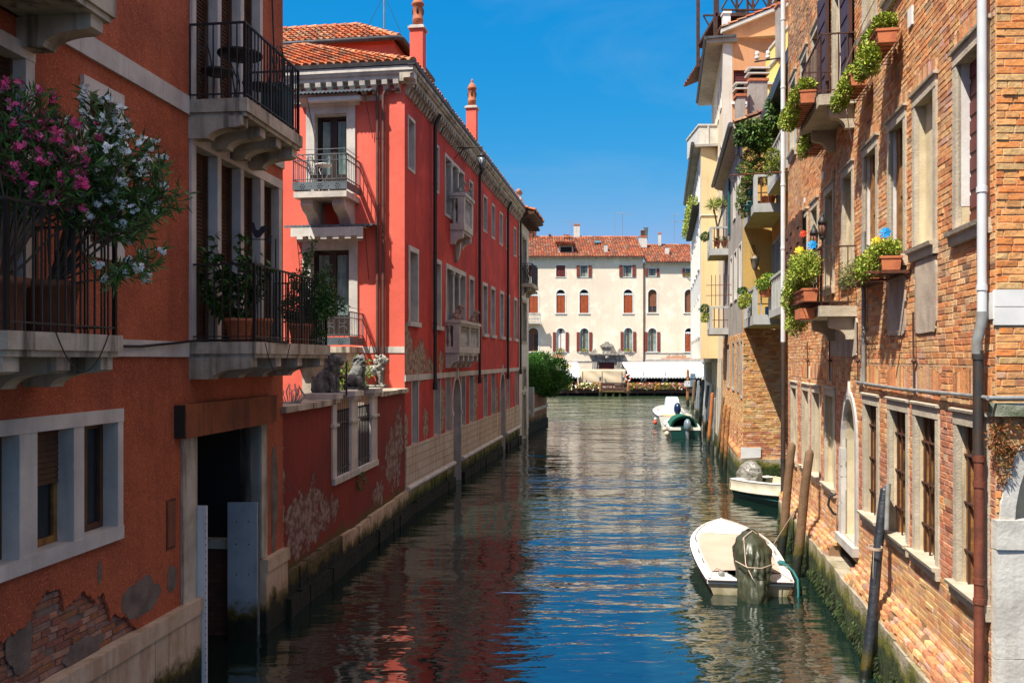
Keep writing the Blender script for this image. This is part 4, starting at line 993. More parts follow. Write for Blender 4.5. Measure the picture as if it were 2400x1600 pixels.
# cornice with brackets on both sides
w = MB(FR)
prof = [(-.05, 10.98), (.05, 10.98), (.05, 11.06), (.22, 11.07), (.23, 11.17), (.28, 11.18), (.30, 11.24), (.33, 11.25), (.33, 11.36), (-.05, 11.36)]
w.prism(prof, RY0 - .3, RY1 + .05, 'u', 0)
for k in range(int((RY1 - RY0) / .27) + 1):
    u_ = RY0 + .02 + k * .27
    w.prism([(-.02, 10.74), (.05, 10.74), (.09, 10.80), (.13, 10.90), (.22, 10.94), (.24, 11.06), (-.02, 11.06)], u_, u_ + .11, 'u', 0)
w2 = MB(FE)
w2.prism(prof, -.3, WE, 'u', 0)
for k in range(33):
    u_ = .1 + k * .29
    w2.prism([(-.02, 10.76), (.05, 10.76), (.09, 10.82), (.13, 10.92), (.22, 10.95), (.24, 11.06), (-.02, 11.06)], u_, u_ + .14, 'u', 0)
w2.box(.55, WE, -.02, .04, 10.60, 10.74, 0)
w.build('cornice', [mt['istria_dirty']], red); w2.build('cornice', [mt['istria']], red)
w = MB(FR); w.prism([(.18, 11.36), (.36, 11.37), (.38, 11.46), (.18, 11.44)], RY0 - .36, RY1 + .1, 'u', 0); w.build('gutter', [mt['gutter']], red)
w = MB(FE); w.prism([(.18, 11.365), (.36, 11.375), (.38, 11.465), (.18, 11.445)], -.38, WE, 'u', 0); w.build('gutter', [mt['gutter']], red)
# hip roof
zr = 11.44; hw = 4.6; rise = 2.45
P0, P1 = FR.w(RY0 - .3, .3, zr), FR.w(RY1 + .1, .3, zr); Q0, Q1 = FR.w(RY0 + hw, -hw, zr + rise), FR.w(RY1 - hw + .5, -hw, zr + rise)
Bk0 = FR.w(RY0 - .3, -2 * hw - .3, zr); Bk1 = FR.w(RY1 + .1, -2 * hw - .3, zr)
w = MB(); tiles(w, Bk0, P0, Q0, Q0 + (Q0 - Q0), .215, .33); tiles(w, P0, P1, Q0, Q1, .24, .38); tiles(w, Bk0, Bk1, Q0, Q1, .4, .6); w.raw([P1, Bk1, Q1], [(0, 1, 2)], 0, (.4, .14, .06))
ridge(w, P0, Q0); ridge(w, Q0, Q1); ridge(w, Bk0, Q0)
roof = w.build('roof', [mt['tile']], red)
# attic storey
FA = Frame((-3.67 - .15 * 27.7 - .0, 0), (.15, 1), (1, -.15)); az = 14.45
at = MB(FA); wall(at, 27.9, 31.6, 12.0, az, [], .2, 0, 0, n=-.25); shell(at, 27.9, 31.6, 12.0, az, 9, 0, n=-.25)
at.box(27.86, 31.64, -.3, -.21, az - .55, az - .42, 0); at.build('attic', [mt['red']], red)
e0, e1 = FA.w(27.7, 0, az), FA.w(31.8, 0, az); b0_, b1_ = FA.w(27.7, -9.5, az), FA.w(31.8, -9.5, az); rt0 = FA.w(29.75, -2.1, az + 1.3); rt1 = FA.w(29.75, -9.5, az + 1.3)
w = MB(); tiles(w, b0_, e0, rt1, rt0, .215, .33); tiles(w, e0, e1, rt0, rt0, .215, .33); ridge(w, e0, rt0); ridge(w, rt0, rt1); ridge(w, e1, rt0)
w.raw([b1_, e1, rt0, rt1], [(0, 1, 2, 3)], 0, (.4, .14, .06)); w.build('attic_roof', [mt['tile']], red)
w = MB(FA); w.tube([(27.62, -9.5, az - .04), (27.62, .02, az - .04), (27.75, .1, az - .04), (31.9, .1, az - .04)], .085, 8, world=False); w.build('gutter', [mt['gutter']], red)
# chimneys
def chimney(cx_, cy_, zb, zs, s_, hood=.85):
    w = MB(FR); fu = cy_; n_ = cx_
    w.box(fu - s_, fu + s_, n_ - s_, n_ + s_, zb, zs, 0)
    w.box(fu - s_ - .02, fu + s_ + .02, n_ - s_ - .02, n_ + s_ + .02, zb + .9, zb + 1.0, 1)
    w.box(fu - s_ - .05, fu + s_ + .05, n_ - s_ - .05, n_ + s_ + .05, zs, zs + .06, 1); w.box(fu - s_ - .01, fu + s_ + .01, n_ - s_ - .01, n_ + s_ + .01, zs + .06, zs + .1, 1)
    ch = w.build('chimney', [mt['red'], mt['istria']], roof)
    c0 = FR.w(fu, n_, zs + .1); w = MB(); r = s_ * .78; h = hood
    w.lathe(c0, [(r, 0), (r, h * .18), (r * 1.08, h * .2), (r * 1.08, h * .23), (r * .96, h * .25), (r * .96, h * .62), (r * 1.2, h * .66), (r * 1.24, h * .70), (r * .95, h * .76), (r * .75, h * .84), (r * .3, h * .9), (r * .25, h * .94), (r * .32, h * .97), (0.01, h * 1.06)], 16, 0)
    for a in (.4, 2.0, 3.6, 5.2):
        p = c0 + Vector((math.cos(a - 2) * r * .93, math.sin(a - 2) * r * .93, h * .46)); w.ball(p, (r * .22, r * .22, h * .12), 1, seg=8, rings=6)
    w.build('chimney_pot', [mt['clay'], mt['black']], red)
chimney(-.40, 24.5, 11.3, 13.45, .19, .95); chimney(-.40, 32.4, 11.3, 13.5, .19, 1.0)
# end face windows
def ewin(u1, u0, z0, z1, hoodz, lab):
    w = MB(FE); fw = .22
    frame_boxes(w, u1, u0, z0, z1, fw, .05, 0, sill=False)
    w.prism([(-.02, hoodz), (.08, hoodz), (.12, hoodz + .08), (.26, hoodz + .16), (.28, hoodz + .24), (-.02, hoodz + .24)], u1 - .34, u0 + .34, 'u', 0)
    w.box(u1 - .02, u0 + .02, -.24, .0, z1 - .03, z1 + .01, 0)
    o = w.build('window', [mt['istria']], red, lab); g = MB(FE)
    g.box(u1, u0, -.30, -.25, z0, z1, 0); m_ = (u1 + u0) / 2
    for x0, x1 in ((u1, u1 + .10), (m_ - .09, m_ + .09), (u0 - .10, u0)): g.box(x0, x1, -.25, -.2, z0, z1, 1)
    g.box(u1 + .1, u0 - .1, -.25, -.205, z1 - .1, z1, 1); g.box(u1 + .1, u0 - .1, -.25, -.205, z0, z0 + .55, 1)
    g.build('casement', [mt['glass'], M('dark_wood_casement', (.025, .014, .011), .5)], o)
    g = MB(FE)
    for a, b, sw in ((u1 + .12, m_ - .10, 1), (m_ + .10, u0 - .12, -1)):
        K = 18; top = z1 - .15
        for k in range(K):
            x = a + (b - a) * k / K; x2 = a + (b - a) * (k + 1) / K
            g.face([(x, -.243 + .012 * (k % 2), z0 + .5), (x2, -.243 + .012 * ((k + 1) % 2), z0 + .5), (x2, -.243 + .012 * ((k + 1) % 2), top), (x, -.243 + .012 * (k % 2), top)], 0)
    g.build('curtain', [mt['curtain']], o)
    return o
ewin(a1, a0, 8.25, az1, FE.px(800, 249)[1], 'upper french window with pale curtains behind its iron balcony')
ewin(b1, b0, 4.6, bz1, FE.px(800, 566)[1], 'lower french window with parted curtains under a striped blind')
w = MB(FE); frame_boxes(w, d1, d0, 1.0, dz1, .24, .05, 0, sill=False)
hz = dz1 + .24; w.prism([(-.02, hz), (.1, hz), (.3, hz + .1), (.34, hz + .2), (-.02, hz + .2)], d1 - .3, d0 + .35, 'u', 0)
o = w.build('door', [mt['istria_dirty']], red); w = MB(FE); w.box(d1, d0, -.3, -.25, 1, dz1, 0); w.build('door_leaf', [mt['dark']], o)
w = MB(FE); zz = FE.px(920, 812)[1]; w.box(0, 3.1, -.02, .02, zz - .16, zz, 0); w.build('string_course', [mt['istria']], red)
# iron balconies on the end face
def ibalc(xl, xr, ytop_slab, ybot_slab, yirt, yrail, lab, scroll):
    n_ = 1.0; u1 = FE.px(xr, 0, n_)[0]; u0 = FE.px(xl, 0, n_)[0]
    zt, zb, zi, zr_ = (FE.px(xr, y, n_)[1] for y in (ytop_slab, ybot_slab, yirt, yrail))
    w = MB(FE); w.box(u1, u0, -.05, n_, zb, zt, 0)

    o = w.build('balcony', [mt['istria_dirty' if scroll else 'istria']], red, lab)
    for uc in (u1 + .12, u0 - .42):
        w = MB(FE); w.prism([(-.05, zb), (n_ * .85, zb), (n_ * .86, zb - .16), (n_ * .72, zb - .28), (n_ * .5, zb - .36), (n_ * .36, zb - .5), (n_ * .28, zb - .6), (-.05, zb - .6)], uc, uc + .30, 'u', 0); w.build('corbel', [mt['istria']], o)
    w = MB(FE); t_ = .02
    w.box(u1 - .02, u0 + .02, n_ + .0, n_ + t_, zt + .04, zi, 0); w.box(u1 - .02, u1 - .002, 0, n_, zt + .04, zi, 0); w.box(u0 + .002, u0 + .02, 0, n_, zt + .04, zi, 0)
    zc = (zt + zi) / 2 + .02; W_ = u0 - u1
    for f in (.17, .5, .83):
        for k in range(7):
            a = 6.283 * k / 6; rr_ = .055 if k < 6 else 0; w.ball(FE.w(u1 + W_ * f + rr_ * math.cos(a), n_ + t_, zc + rr_ * math.sin(a)), .018, 0, seg=6, rings=4)
    for f in (.335, .665): w.ball(FE.w(u1 + W_ * f, n_ + t_, zc), .016, 0, seg=6, rings=4)
    w.build('rivet_plate', [mt['steel']], o)
    w = MB(FE); loop = [(u1, 0), (u1, n_), (u0, n_), (u0, 0)]
    bars(w, FE, loop, zi, zr_ - .12, .125, .006, .012, .02, 0, midrail=zr_ - .26)
    for a, b in zip(loop, loop[1:]): w.tube([(a[0], a[1] + .06, zr_), (b[0], b[1] + .06, zr_)], .008, 5, world=False)
    if scroll:
        k = int(W_ / .26)
        for i in range(k):
            uc = u1 + W_ * (i + .5) / k
            for zc_, s2 in ((zi + .18, 1), (zi + .42, -1), (zi + .66, 1)):
                w.tube([(uc + .1 * math.cos(q), n_ + .012, zc_ + .09 * s2 * math.sin(q)) for q in [math.pi * j / 8 for j in range(9)]], .007, 5, world=False)
    w.build('railing', [mt['steel']], o); return u1, u0, zt
B1 = ibalc(688, 812, 446, 460, 424, 349, 'upper iron railed balcony with a riveted plate', False)
B2 = ibalc(700, 819, 812, 826, 790, 720, 'lower iron balcony with curled ironwork', True)
bt_ = FE.w(B1[0] + .75, .55, B1[2]); cafe_table(bt_, 'white round garden table on the upper balcony of the red house', .2, .75, 'white', 'garden_table')
cc = cafe_chair(FE.w(B1[1] - .45, .55, B1[2]), R(60), 'dark metal chair beside the white table on the red house balcony')
# awnings over the end windows
def eawn(xl, xr, y, n_, lab, cloth):
    u1 = FE.px(xr, 0, n_)[0]; u0 = FE.px(xl, 0, n_)[0]; z = FE.px(xr, y, n_)[1]
    w = MB(FE); K = int((u0 - u1) / .05)
    for k in range(K):
        x0 = u1 + (u0 - u1) * k / K; x1 = u1 + (u0 - u1) * (k + 1) / K; q = .012 if k % 2 else -.012; q2 = -q
        w.face([(x0, 0, z + .05 + q), (x1, 0, z + .05 + q2), (x1, n_, z + q2), (x0, n_, z + q)], 0)
        w.face([(x0, n_, z + q), (x1, n_, z + q2), (x1, n_, z - .05), ((x0 + x1) / 2, n_, z - .08 if k % 2 else z - .04), (x0, n_, z - .05)], 0)
    o = w.build('awning', [mt['steel']], red, lab); w = MB(FE)
    if cloth:
        c0, c1 = u1 + .22, u0 - .2; zt = z - .07; zb = z - .36; K = 12
        for k in range(K):
            x0 = c0 + (c1 - c0) * k / K; x1 = c0 + (c1 - c0) * (k + 1) / K
            w.box(x0, x1, n_ + .03, n_ + .045, zb + (.07 if k % 2 else 0), zt, 0)
        w.face([(c0, .02, zt + .03), (c1, .02, zt + .03), (c1, n_ + .03, zt), (c0, n_ + .03, zt)], 0); w.build('blind', [mt['offwhite']], o)
    else:
        w.box(u1 + .35, u0 - .3, n_ - .3, n_ - .12, z - .22, z - .12, 0); w.build('blind', [mt['white']], o)
    w = MB(FE)
    for x in (u1 + .25, u0 - .25): w.tube([(x, n_ - .2, z - .1), (x - .02 - (0.0 if cloth else .12), .04, z - (1.35 if cloth else 1.15))], .010, 5, world=False)
    w.build('awning_arm', [mt['iron_brown']], o)
eawn(665, 872, 524, .5, 'corrugated green-grey canopy over a scalloped cream blind', True)
eawn(690, 872, 207, .45, 'scalloped metal canopy with the blind rolled up', False)
# pipes
for xp, top in ((885, 10.95), (898.5, 10.7)):
    u_ = FE.px(xp, 0, .09)[0]; w = MB(FE); pts = [(u_, .09, 1.2), (u_, .09, top)]
    if xp > 890: pts += [(u_ - .03, .09, top + .08), (u_ - .12, .09, top + .13), (u_ - .42, .09, top + .13)]
    w.tube(pts, .042, 10, world=False)
    for zz in (3.9, 6.0, 7.9, 9.6): w.tube([(u_, .09, zz), (u_, .09, zz + .05)], .05, 10, world=False)
    w.build('downpipe', [mt['pipe_brown']], red)
for up_ in (24.45, 31.25, 37.95, 41.95):
    w = MB(FR); zb = 3.15 if up_ < 40 else 3.3
    w.tube([(up_, .12, zb), (up_, .12, 10.6), (up_, .14, 10.75), (up_, .28, 11.0)], .055, 10, world=False); w.tube([(up_, .12, zb - .02), (up_, .12, zb + .2)], .075, 10, world=False)
    for zz in (5, 7, 9): w.tube([(up_, .12, zz), (up_, .12, zz + .05)], .066, 10, world=False)
    w.build('downpipe', [mt['iron']], red)
# stone balustrade balconies
def sbalc(u0, u1, p, zb, zt, ch, lab, bracket=False):
    w = MB(FR); w.box(u0, u1, -.05, p, zb, zb + .2, 0); w.box(u0 + .04, u1 - .04, -.05, p - .04, zb - .08, zb, 0)
    o = w.build('balcony', [mt['istria']], red, lab)
    k = 2 if u1 - u0 < 2 else 5
    for i in range(k):
        uc = u0 + .04 + (u1 - u0 - .24) * i / (k - 1); w = MB(FR); w.prism(corbel_poly(p - .05, zb - .08, ch), uc, uc + .16, 'u', 0); w.build('corbel', [mt['istria']], o)
    w = MB(FR); w.box(u0 - .04, u1 + .04, -.02, p + .05, zt - .1, zt, 0); w.box(u0, u1, -.02, p + .01, zt - .18, zt - .1, 0)
    for uc in (u0 + .09, u1 - .09): w.box(uc - .1, uc + .1, p - .2, p + .0, zb + .2, zt - .18, 0)
    if u1 - u0 > 2: w.box((u0 + u1) / 2 - .09, (u0 + u1) / 2 + .09, p - .18, p - .003, zb + .2, zt - .18, 0)
    zq = zb + .2; H = zt - .18 - zq; pr = [(.06, 0), (.06, H * .1), (.03, H * .14), (.07, H * .34), (.065, H * .42), (.028, H * .66), (.026, H * .8), (.045, H * .86), (.06, H * .9), (.06, H)]
    nb = int((u1 - u0 - .4) / .2)
    for i in range(nb):
        uc = u0 + .25 + (u1 - u0 - .5) * (i + .5) / nb
        if u1 - u0 > 2 and abs(uc - (u0 + u1) / 2) < .12: continue
        w.lathe(FR.w(uc, p - .1, zq), pr, 10, 0)
    for uc in (u0 + .09, u1 - .09): w.lathe(FR.w(uc, .12, zq), pr, 10, 0)
    w.build('balustrade', [mt['istria']], o)
    if bracket:
        w = MB(FR); w.prism([(-.02, zb - .08 - ch * .4), (.2, zb - .1 - ch * .6), (.16, zb - ch - .3), (.08, zb - ch - .55), (-.02, zb - ch - .6)], (u0 + u1) / 2 - .1, (u0 + u1) / 2 + .1, 'u', 0); w.build('carved_bracket', [mt['stone_carved'] if 'stone_carved' in mt else mt['istria_dirty']], o)
sbalc(26.2, 29.5, .45, 4.2, 5.22, .38, 'long stone balustrade balcony on the first floor')
sbalc(26.9, 28.35, .45, 8.08, 9.25, .36, 'short stone balustrade balcony on the top floor', True)
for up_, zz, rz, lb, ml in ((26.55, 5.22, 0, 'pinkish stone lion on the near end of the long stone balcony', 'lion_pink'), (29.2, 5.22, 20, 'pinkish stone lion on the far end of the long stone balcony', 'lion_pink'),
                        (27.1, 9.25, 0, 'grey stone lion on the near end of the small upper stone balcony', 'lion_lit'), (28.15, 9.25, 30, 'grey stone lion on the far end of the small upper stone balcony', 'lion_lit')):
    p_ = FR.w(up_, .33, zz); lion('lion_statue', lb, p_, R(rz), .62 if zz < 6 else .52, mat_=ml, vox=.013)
# lantern under the cornice
t = thing('lantern', 'black iron lantern on a scroll bracket under the red house cornice', 'lantern', FR.w(27.5, .9, 10.2))
b = MB(FR); b.tube([(27.5, 0, 10.8), (27.5, .95, 10.8)], .016, 6, world=False); b.tube([(27.5, 0, 10.45), (27.5, .12, 10.6), (27.5, .3, 10.74), (27.5, .5, 10.78)], .012, 5, world=False); b.tube([(27.5, .9, 10.8), (27.5, .9, 10.62)], .008, 5, world=False); b.build('bracket', mt['iron'], t)
b = MB(); c_ = FR.w(27.5, .9, 0); b.lathe(c_, [(.02, 10.64), (.07, 10.57), (.14, 10.52), (.12, 10.50)], 6, 0); b.lathe(c_, [(.08, 10.12), (.04, 10.06), (.01, 10.0)], 6, 0)
for k in range(6):
    a = 6.283 * k / 6; b.tube([c_ + Vector((.12 * math.cos(a), .12 * math.sin(a), 10.5)), c_ + Vector((.08 * math.cos(a), .08 * math.sin(a), 10.12))], .008, 4)
b.build('cage', mt['iron'], t); b = MB(); b.lathe(c_, [(.07, 10.14), (.11, 10.5)], 6, 0); b.build('glass', M('frosted_lantern_glass', (.30, .34, .38), .2), t)
# antenna
t = thing('antenna_mast', 'thin roof mast with two long white looping wires above the attic roof', 'antenna', FA.w(29.0, -.9, az + .6))
b = MB(); mp_ = FA.w(29.0, -.9, az + .5); b.tube([mp_, mp_ + Vector((0, 0, 3.5))], .028, 6); b.build('mast', mt['pipe_grey'], t)
b = MB(); q = mp_ + Vector((0, 0, 1.8))
b.tube([q, q + Vector((-.5, 0, -.1)), q + Vector((-1.0, 0, .15)), q + Vector((-1.35, 0, .6)), q + Vector((-1.35, 0, 1.2)), q + Vector((-1.1, 0, 1.8))], .013, 5); b.tube([q, q + Vector((.5, 0, .3)), q + Vector((.9, 0, .8)), q + Vector((1.1, 0, 1.6))], .013, 5); b.tube([q, q + Vector((.3, 0, .7)), q + Vector((.6, 0, 1.6))], .010, 5)
b.build('wire', mt['cable_w'], t)
b = MB(); b.tube([q - Vector((0, 0, .3)), mp_ + Vector((.6, -.3, .1))], .008, 4); b.tube([q - Vector((0, 0, .3)), mp_ + Vector((-.6, -.3, .1))], .008, 4); b.build('stay', mt['cable'], t)

# ================================================================ stone house after the red one, garden quay and hedge
FR2 = FR; hs = thing('stone_house', 'narrow pale stone house with a black iron balcony past the red house', 'house', FR.w(44, -2, 0))
h2 = [(43.0, 44.6, 7.9, 10.2), (43.0, 44.6, 4.9, 6.9), (43.5, 44.5, 2.6, 3.5), (43.3, 44.5, -.4, 2.2)]
w = MB(FR); wall(w, 42.1, 45.7, -.6, 10.9, h2, .3, 0, 1, n=.02); shell(w, 42.12, 45.7, -.6, 10.9, 6, 0, near=True); w.build('wall', [mt['offwhite'], mt['istria']], hs)
for h in h2:
    w = MB(FR); frame_boxes(w, h[0], h[1], max(h[2], .0), h[3], .14, .06, 0); o = w.build('window', [mt['istria_dirty']], hs); g = MB(FR); g.box(h[0], h[1], -.32, -.27, h[2], h[3], 0); g.build('pane', [mt['glass']], o)
w = MB(FR); w.prism([(-.05, 10.9), (.5, 11.15), (.75, 11.2), (.75, 11.3), (-.05, 11.4)], 42.2, 46.2, 'u', 0)
for k in range(9): w.box(42.4 + k * .42, 42.5 + k * .42, 0, .6, 10.86, 11.0, 0)
w.build('eaves', [mt['old_wood']], hs)
w = MB(); tiles(w, FR.w(42.2, .8, 11.35), FR.w(46.2, .8, 11.35), FR.w(42.2, -3, 12.6), FR.w(46.2, -3, 12.6), .25, .4); rf2 = w.build('roof', [mt['tile']], hs)
w = MB(FR); w.box(43.6, 44.4, -.4, -.1, 11.2, 12.3, 0)
for q in (43.8, 44.2): w.tube([(q, -.25, 12.3), (q, -.25, 12.5)], .04, 8, world=False); w.ball(FR.w(q, -.25, 12.62), .15, 1)
w.build('chimney', [mt['offwhite'], mt['lion_pink']], rf2)
w = MB(FR); w.box(42.6, 45.1, -.05, .62, 7.62, 7.8, 0); o = w.build('balcony', [mt['istria_dirty']], hs)
for q in (42.75, 44.7): w = MB(FR); w.prism(corbel_poly(.5, 7.62, .4), q, q + .2, 'u', 0); w.build('corbel', [mt['istria_dirty']], o)
w = MB(FR); bars(w, FR, [(42.65, 0), (42.65, .58), (45.05, .58), (45.05, 0)], 7.8, 8.78, .07, .011, .014, .02)
for k in range(12): w.tube([(42.65, .58 * k / 12, 7.85), (42.65, .58 * ((k + 3) % 12) / 12, 8.7)], .01, 4, world=False)
w.build('railing', [mt['iron']], o)
FQ = Frame((.85 - .19 * 45.7, 0), (.19, 1), (1, -.19))
qw = thing('garden_quay_wall', 'low curved brick wall with pale stone band under the round green tree', 'wall', FQ.w(50, 0, 0))
w = MB(FQ); pts = [(45.7, 0), (52.5, .0), (54.0, -.25), (54.6, -1.0), (54.7, -6), (45.7, -6)]
w.prism(pts, -.5, 2.0, 'z', 0); w.build('brickwork', [M('quay_brick', (.30, .14, .07), .9, brick=(.26, .075, (.34, .15, .07), (.22, .10, .055), (.30, .25, .2)), bump=.3, algae=(.5, ALGD))], qw)
w = MB(FQ); pts = [(45.6, .06), (52.55, .06), (54.1, -.2), (54.68, -.98), (54.78, -6), (45.6, -6)]
w.prism(pts, 1.08, 1.26, 'z', 0); w.prism([(a, b + .02) for a, b in pts], -.5, .35, 'z', 1); w.build('stone_band', [mt['istria'], mt['mossy']], qw)
w = MB(FQ); w.box(46.0, 46.3, .0, .25, .9, 2.5, 0); w.build('gate_post', [mt['concrete_blue']], qw)
hc = FQ.w(50.6, -.2, 0)
tr = thing('round_tree', 'dense dark green clipped tree above the brick quay wall', 'tree', (hc.x, hc.y, 1.9))
b = MB(); b.tube([(hc.x, hc.y, 1.8), (hc.x, hc.y + .1, 3.4)], [.12, .08], 8); b.build('trunk', mt['stem'], tr)
b = MB(); bl = []
for k in range(26):
    v = rvec(); bl.append(((hc.x + .15 + v.x * 1.3, hc.y + v.y * 2.2, 3.1 + v.z * .85), (.68, .75, .56)))
cloud(b, bl, 32000, .11, .06, [(.035, .14, .010), (.055, .19, .014), (.022, .09, .008), (.09, .26, .02)], 0, shell_=.35, up=.5)
for k in range(14):
    v = rvec(); p = Vector((hc.x + v.x * 1.2, hc.y + v.y * 2, 4.1 + .1 * v.z)); cloud(b, [(p, (.14, .14, .35))], 60, .12, .05, [(.10, .26, .03), (.06, .18, .02)], 0)
b.build('crown', mt['leaf'], tr)
# ================================================================ the brick house on the right
FB = Frame((2.95, 0), (.1775, 1), (-1, .1775)); A0, A1, AZ = 7.58, 20.2, 13.4
bh = thing('brick_house', 'tall orange brick house along the right bank with concrete framed windows', 'house', FB.w(14, -2, 0))
lowA = [(7.8, 8.53), (9.2, 9.94), (10.32, 11.07), (11.74, 12.46), (14.67, 15.48), (16.08, 16.83), (17.3, 18.0), (18.9, 19.58)]
upA = [(7.8, 8.55), (9.28, 9.96), (10.44, 11.08), (11.8, 12.49), (13.31, 13.97), (14.8, 15.49), (16.3, 16.95), (17.5, 18.05), (18.9, 19.6)]
topA = [(10.35, 11.15), (11.85, 12.5), (13.95, 14.75), (16.0, 16.8), (17.5, 18.2), (19.0, 19.7)]
LZ0, LZ1, UZ0, UZ1, TZ0, TZ1 = 1.78, 3.36, 5.28, 6.95, 8.68, 10.3
dA = (13.05, 13.95, 1.15, 3.38, 'arch', 1.5)
hA = [(a - .1, b + .1, LZ0 - .13, LZ1 + .12) for a, b in lowA] + [(a - .1, b + .1, UZ0 - .14, UZ1 + .12) for a, b in upA] + [(a - .1, b + .1, (8.1 if i == 2 else TZ0 - .14), TZ1 + .12) for i, (a, b) in enumerate(topA)] + [(12.89, 14.13, 1.15, 3.5, 'arch', 1.35)]
inner = [(a, b, LZ0, LZ1) for a, b in lowA] + [(a, b, UZ0, UZ1) for a, b in upA] + [(a, b, (8.1 if i == 2 else TZ0), TZ1) for i, (a, b) in enumerate(topA)] + [dA]
sold = [(a - .14, b + .14, 3.62, 3.92) for a, b in lowA] + [(a - .1, b + .1, UZ1 + .12, UZ1 + .36) for a, b in upA] + [(a - .1, b + .1, TZ1 + .12, TZ1 + .36) for a, b in topA]
OR = [(.76, .34, .12), (.70, .27, .09), (.76, .42, .18), (.64, .22, .08), (.72, .38, .16), (.76, .46, .23), (.50, .20, .08), (.74, .30, .10)]
RD = [(.56, .19, .09), (.60, .24, .12), (.50, .16, .08), (.64, .28, .15), (.52, .23, .15)]
YL = [(.68, .39, .15), (.70, .43, .19), (.64, .31, .12), (.68, .37, .17), (.60, .26, .11), (.62, .35, .20), (.54, .22, .10), (.60, .34, .24)]
BN = [(.46, .25, .12), (.54, .29, .14), (.38, .19, .10), (.58, .33, .16), (.34, .18, .10)]
def colA(u, z):
    q = mnoise.noise(Vector((u * .55, z * .8, 5))); q2 = mnoise.noise(Vector((u * 1.7, z * 2.2, 9)))
    if z < 1.7 + .12 * q2: c = pal_mix(YL, .15)
    elif z < 3.5: c = pal_mix(RD if q + q2 * .5 > -.15 else OR, .15)
    elif z > 8.6 and u > 14: c = pal_mix(BN if q2 < .15 else OR, .15)
    elif 4.6 < z < 5.3 and u < 11.5 and q2 > .05: c = pal_mix(BN, .2)
    else: c = pal_mix(OR if q + rnd.uniform(-.15, .15) < .08 else YL, .16)
    if rnd.random() < .03: c = tuple(v * .5 for v in c)
    return c
w = MB(FB)
bricks(w, A0, A1, .9, AZ, hA + sold, colA, m=0, mm=1, t=.0055, jit=.0022)
for a, b, c, d in sold:
    x = a
    while x < b - .03:
        x2 = min(x + rnd.uniform(.055, .07), b); f = ((x + x2) / 2 - a) / (b - a); zt = c + (d - c) * (.72 + .28 * math.sin(math.pi * f))
        w.box(x + .004, x2 - .003, -.02, .006 + rnd.uniform(0, .006), c + .006, zt, 0, tuple(v * rnd.uniform(.95, 1.1) for v in colA(x, 4)), jit=.002)
        if zt < d - .02: w.box(x + .002, x2 + .004, -.02, .008, zt + .006, d - .004, 0, colA(x, 4.2), jit=.002)
        x = x2
wall(w, A0, A1, .9, AZ, inner, .3, 1, 2, n=-.022)
shell(w, A0, A1, -.5, AZ, 8, 1, near=False)
# the return of the wall facing the viewer, with a stone arch
FN = Frame((FB.w(A0, 0, 0).x, FB.w(A0, 0, 0).y), (1, -.015), (0, -1))
wn_ = MB(FN); ah = (.02, 1.22, -.5, 3.49, 'arch', 1.7); band = (0, 4.1, 4.30, 4.62)
bricks(wn_, 0, 4.0, -.4, AZ, [ah, band], lambda u, z: pal_mix([(.80, .30, .08), (.76, .25, .06), (.80, .38, .13), (.72, .34, .11), (.68, .42, .17), (.78, .28, .07)] if z > 3.9 or rnd.random() > .5 else YL + [(.25, .14, .07)], .12), bh=.066, m=0, mm=1, bw=.26, t=.010, loss=.003, jit=.003)
main_wall = w.build('wall', [mt['brickA'], mt['mortar'], mt['reveal']], bh)
wn_.build('front_wall', [mt['brickA'], mt['mortar']], bh)
w = MB(FN); w.box(-.012, 4.0, -.02, .016, 4.47, 4.618, 0, jit=.002); w.box(-.015, 4.0, -.02, .02, 4.305, 4.465, 0, jit=.002); w.build('stone_band', [mt['white']], bh)
w = MB(FB); w.box(A0 + .001, A0 + .16, -.01, .022, 4.36, 4.60, 0); w.build('stone_band', [mt['white']], bh)
w = MB(FN); w.box(-.04, 1.7, -.05, .10, 3.50, 3.62, 0, jit=.004); w.build('ledge', [M('mossy_stone', (.42, .42, .34), .95, (.10, .12, .05), 6, bump=.5)], bh)
w = MB(FN); arch_frame(w, .15, 1.09, -.5, 3.37, .13, .03, 0, 1.85, sill=False, back=.1)
w.box(-.012, .30, -.05, .05, 2.32, 2.58, 0, jit=.004)
w.box(-.008, .27, -.05, .035, 1.35, 2.315, 0, jit=.003); w.box(-.008, .272, -.05, .037, .4, 1.345, 0, jit=.003); w.box(-.008, .27, -.05, .035, -.5, .395, 0, jit=.003)
ad = w.build('archway', [M('pale_pitted_stone', (.62, .60, .54), .85, (.48, .45, .40), 3, streak=.45, streakcol=(.28, .25, .20), bump=.5, bscale=18)], bh, 'pale stone arch at the right edge')
w = MB(FN); w.box(.1, 1.2, -.26, -.2, -.5, 3.4, 0); w.build('niche_back', [mt['reveal_white']], ad)
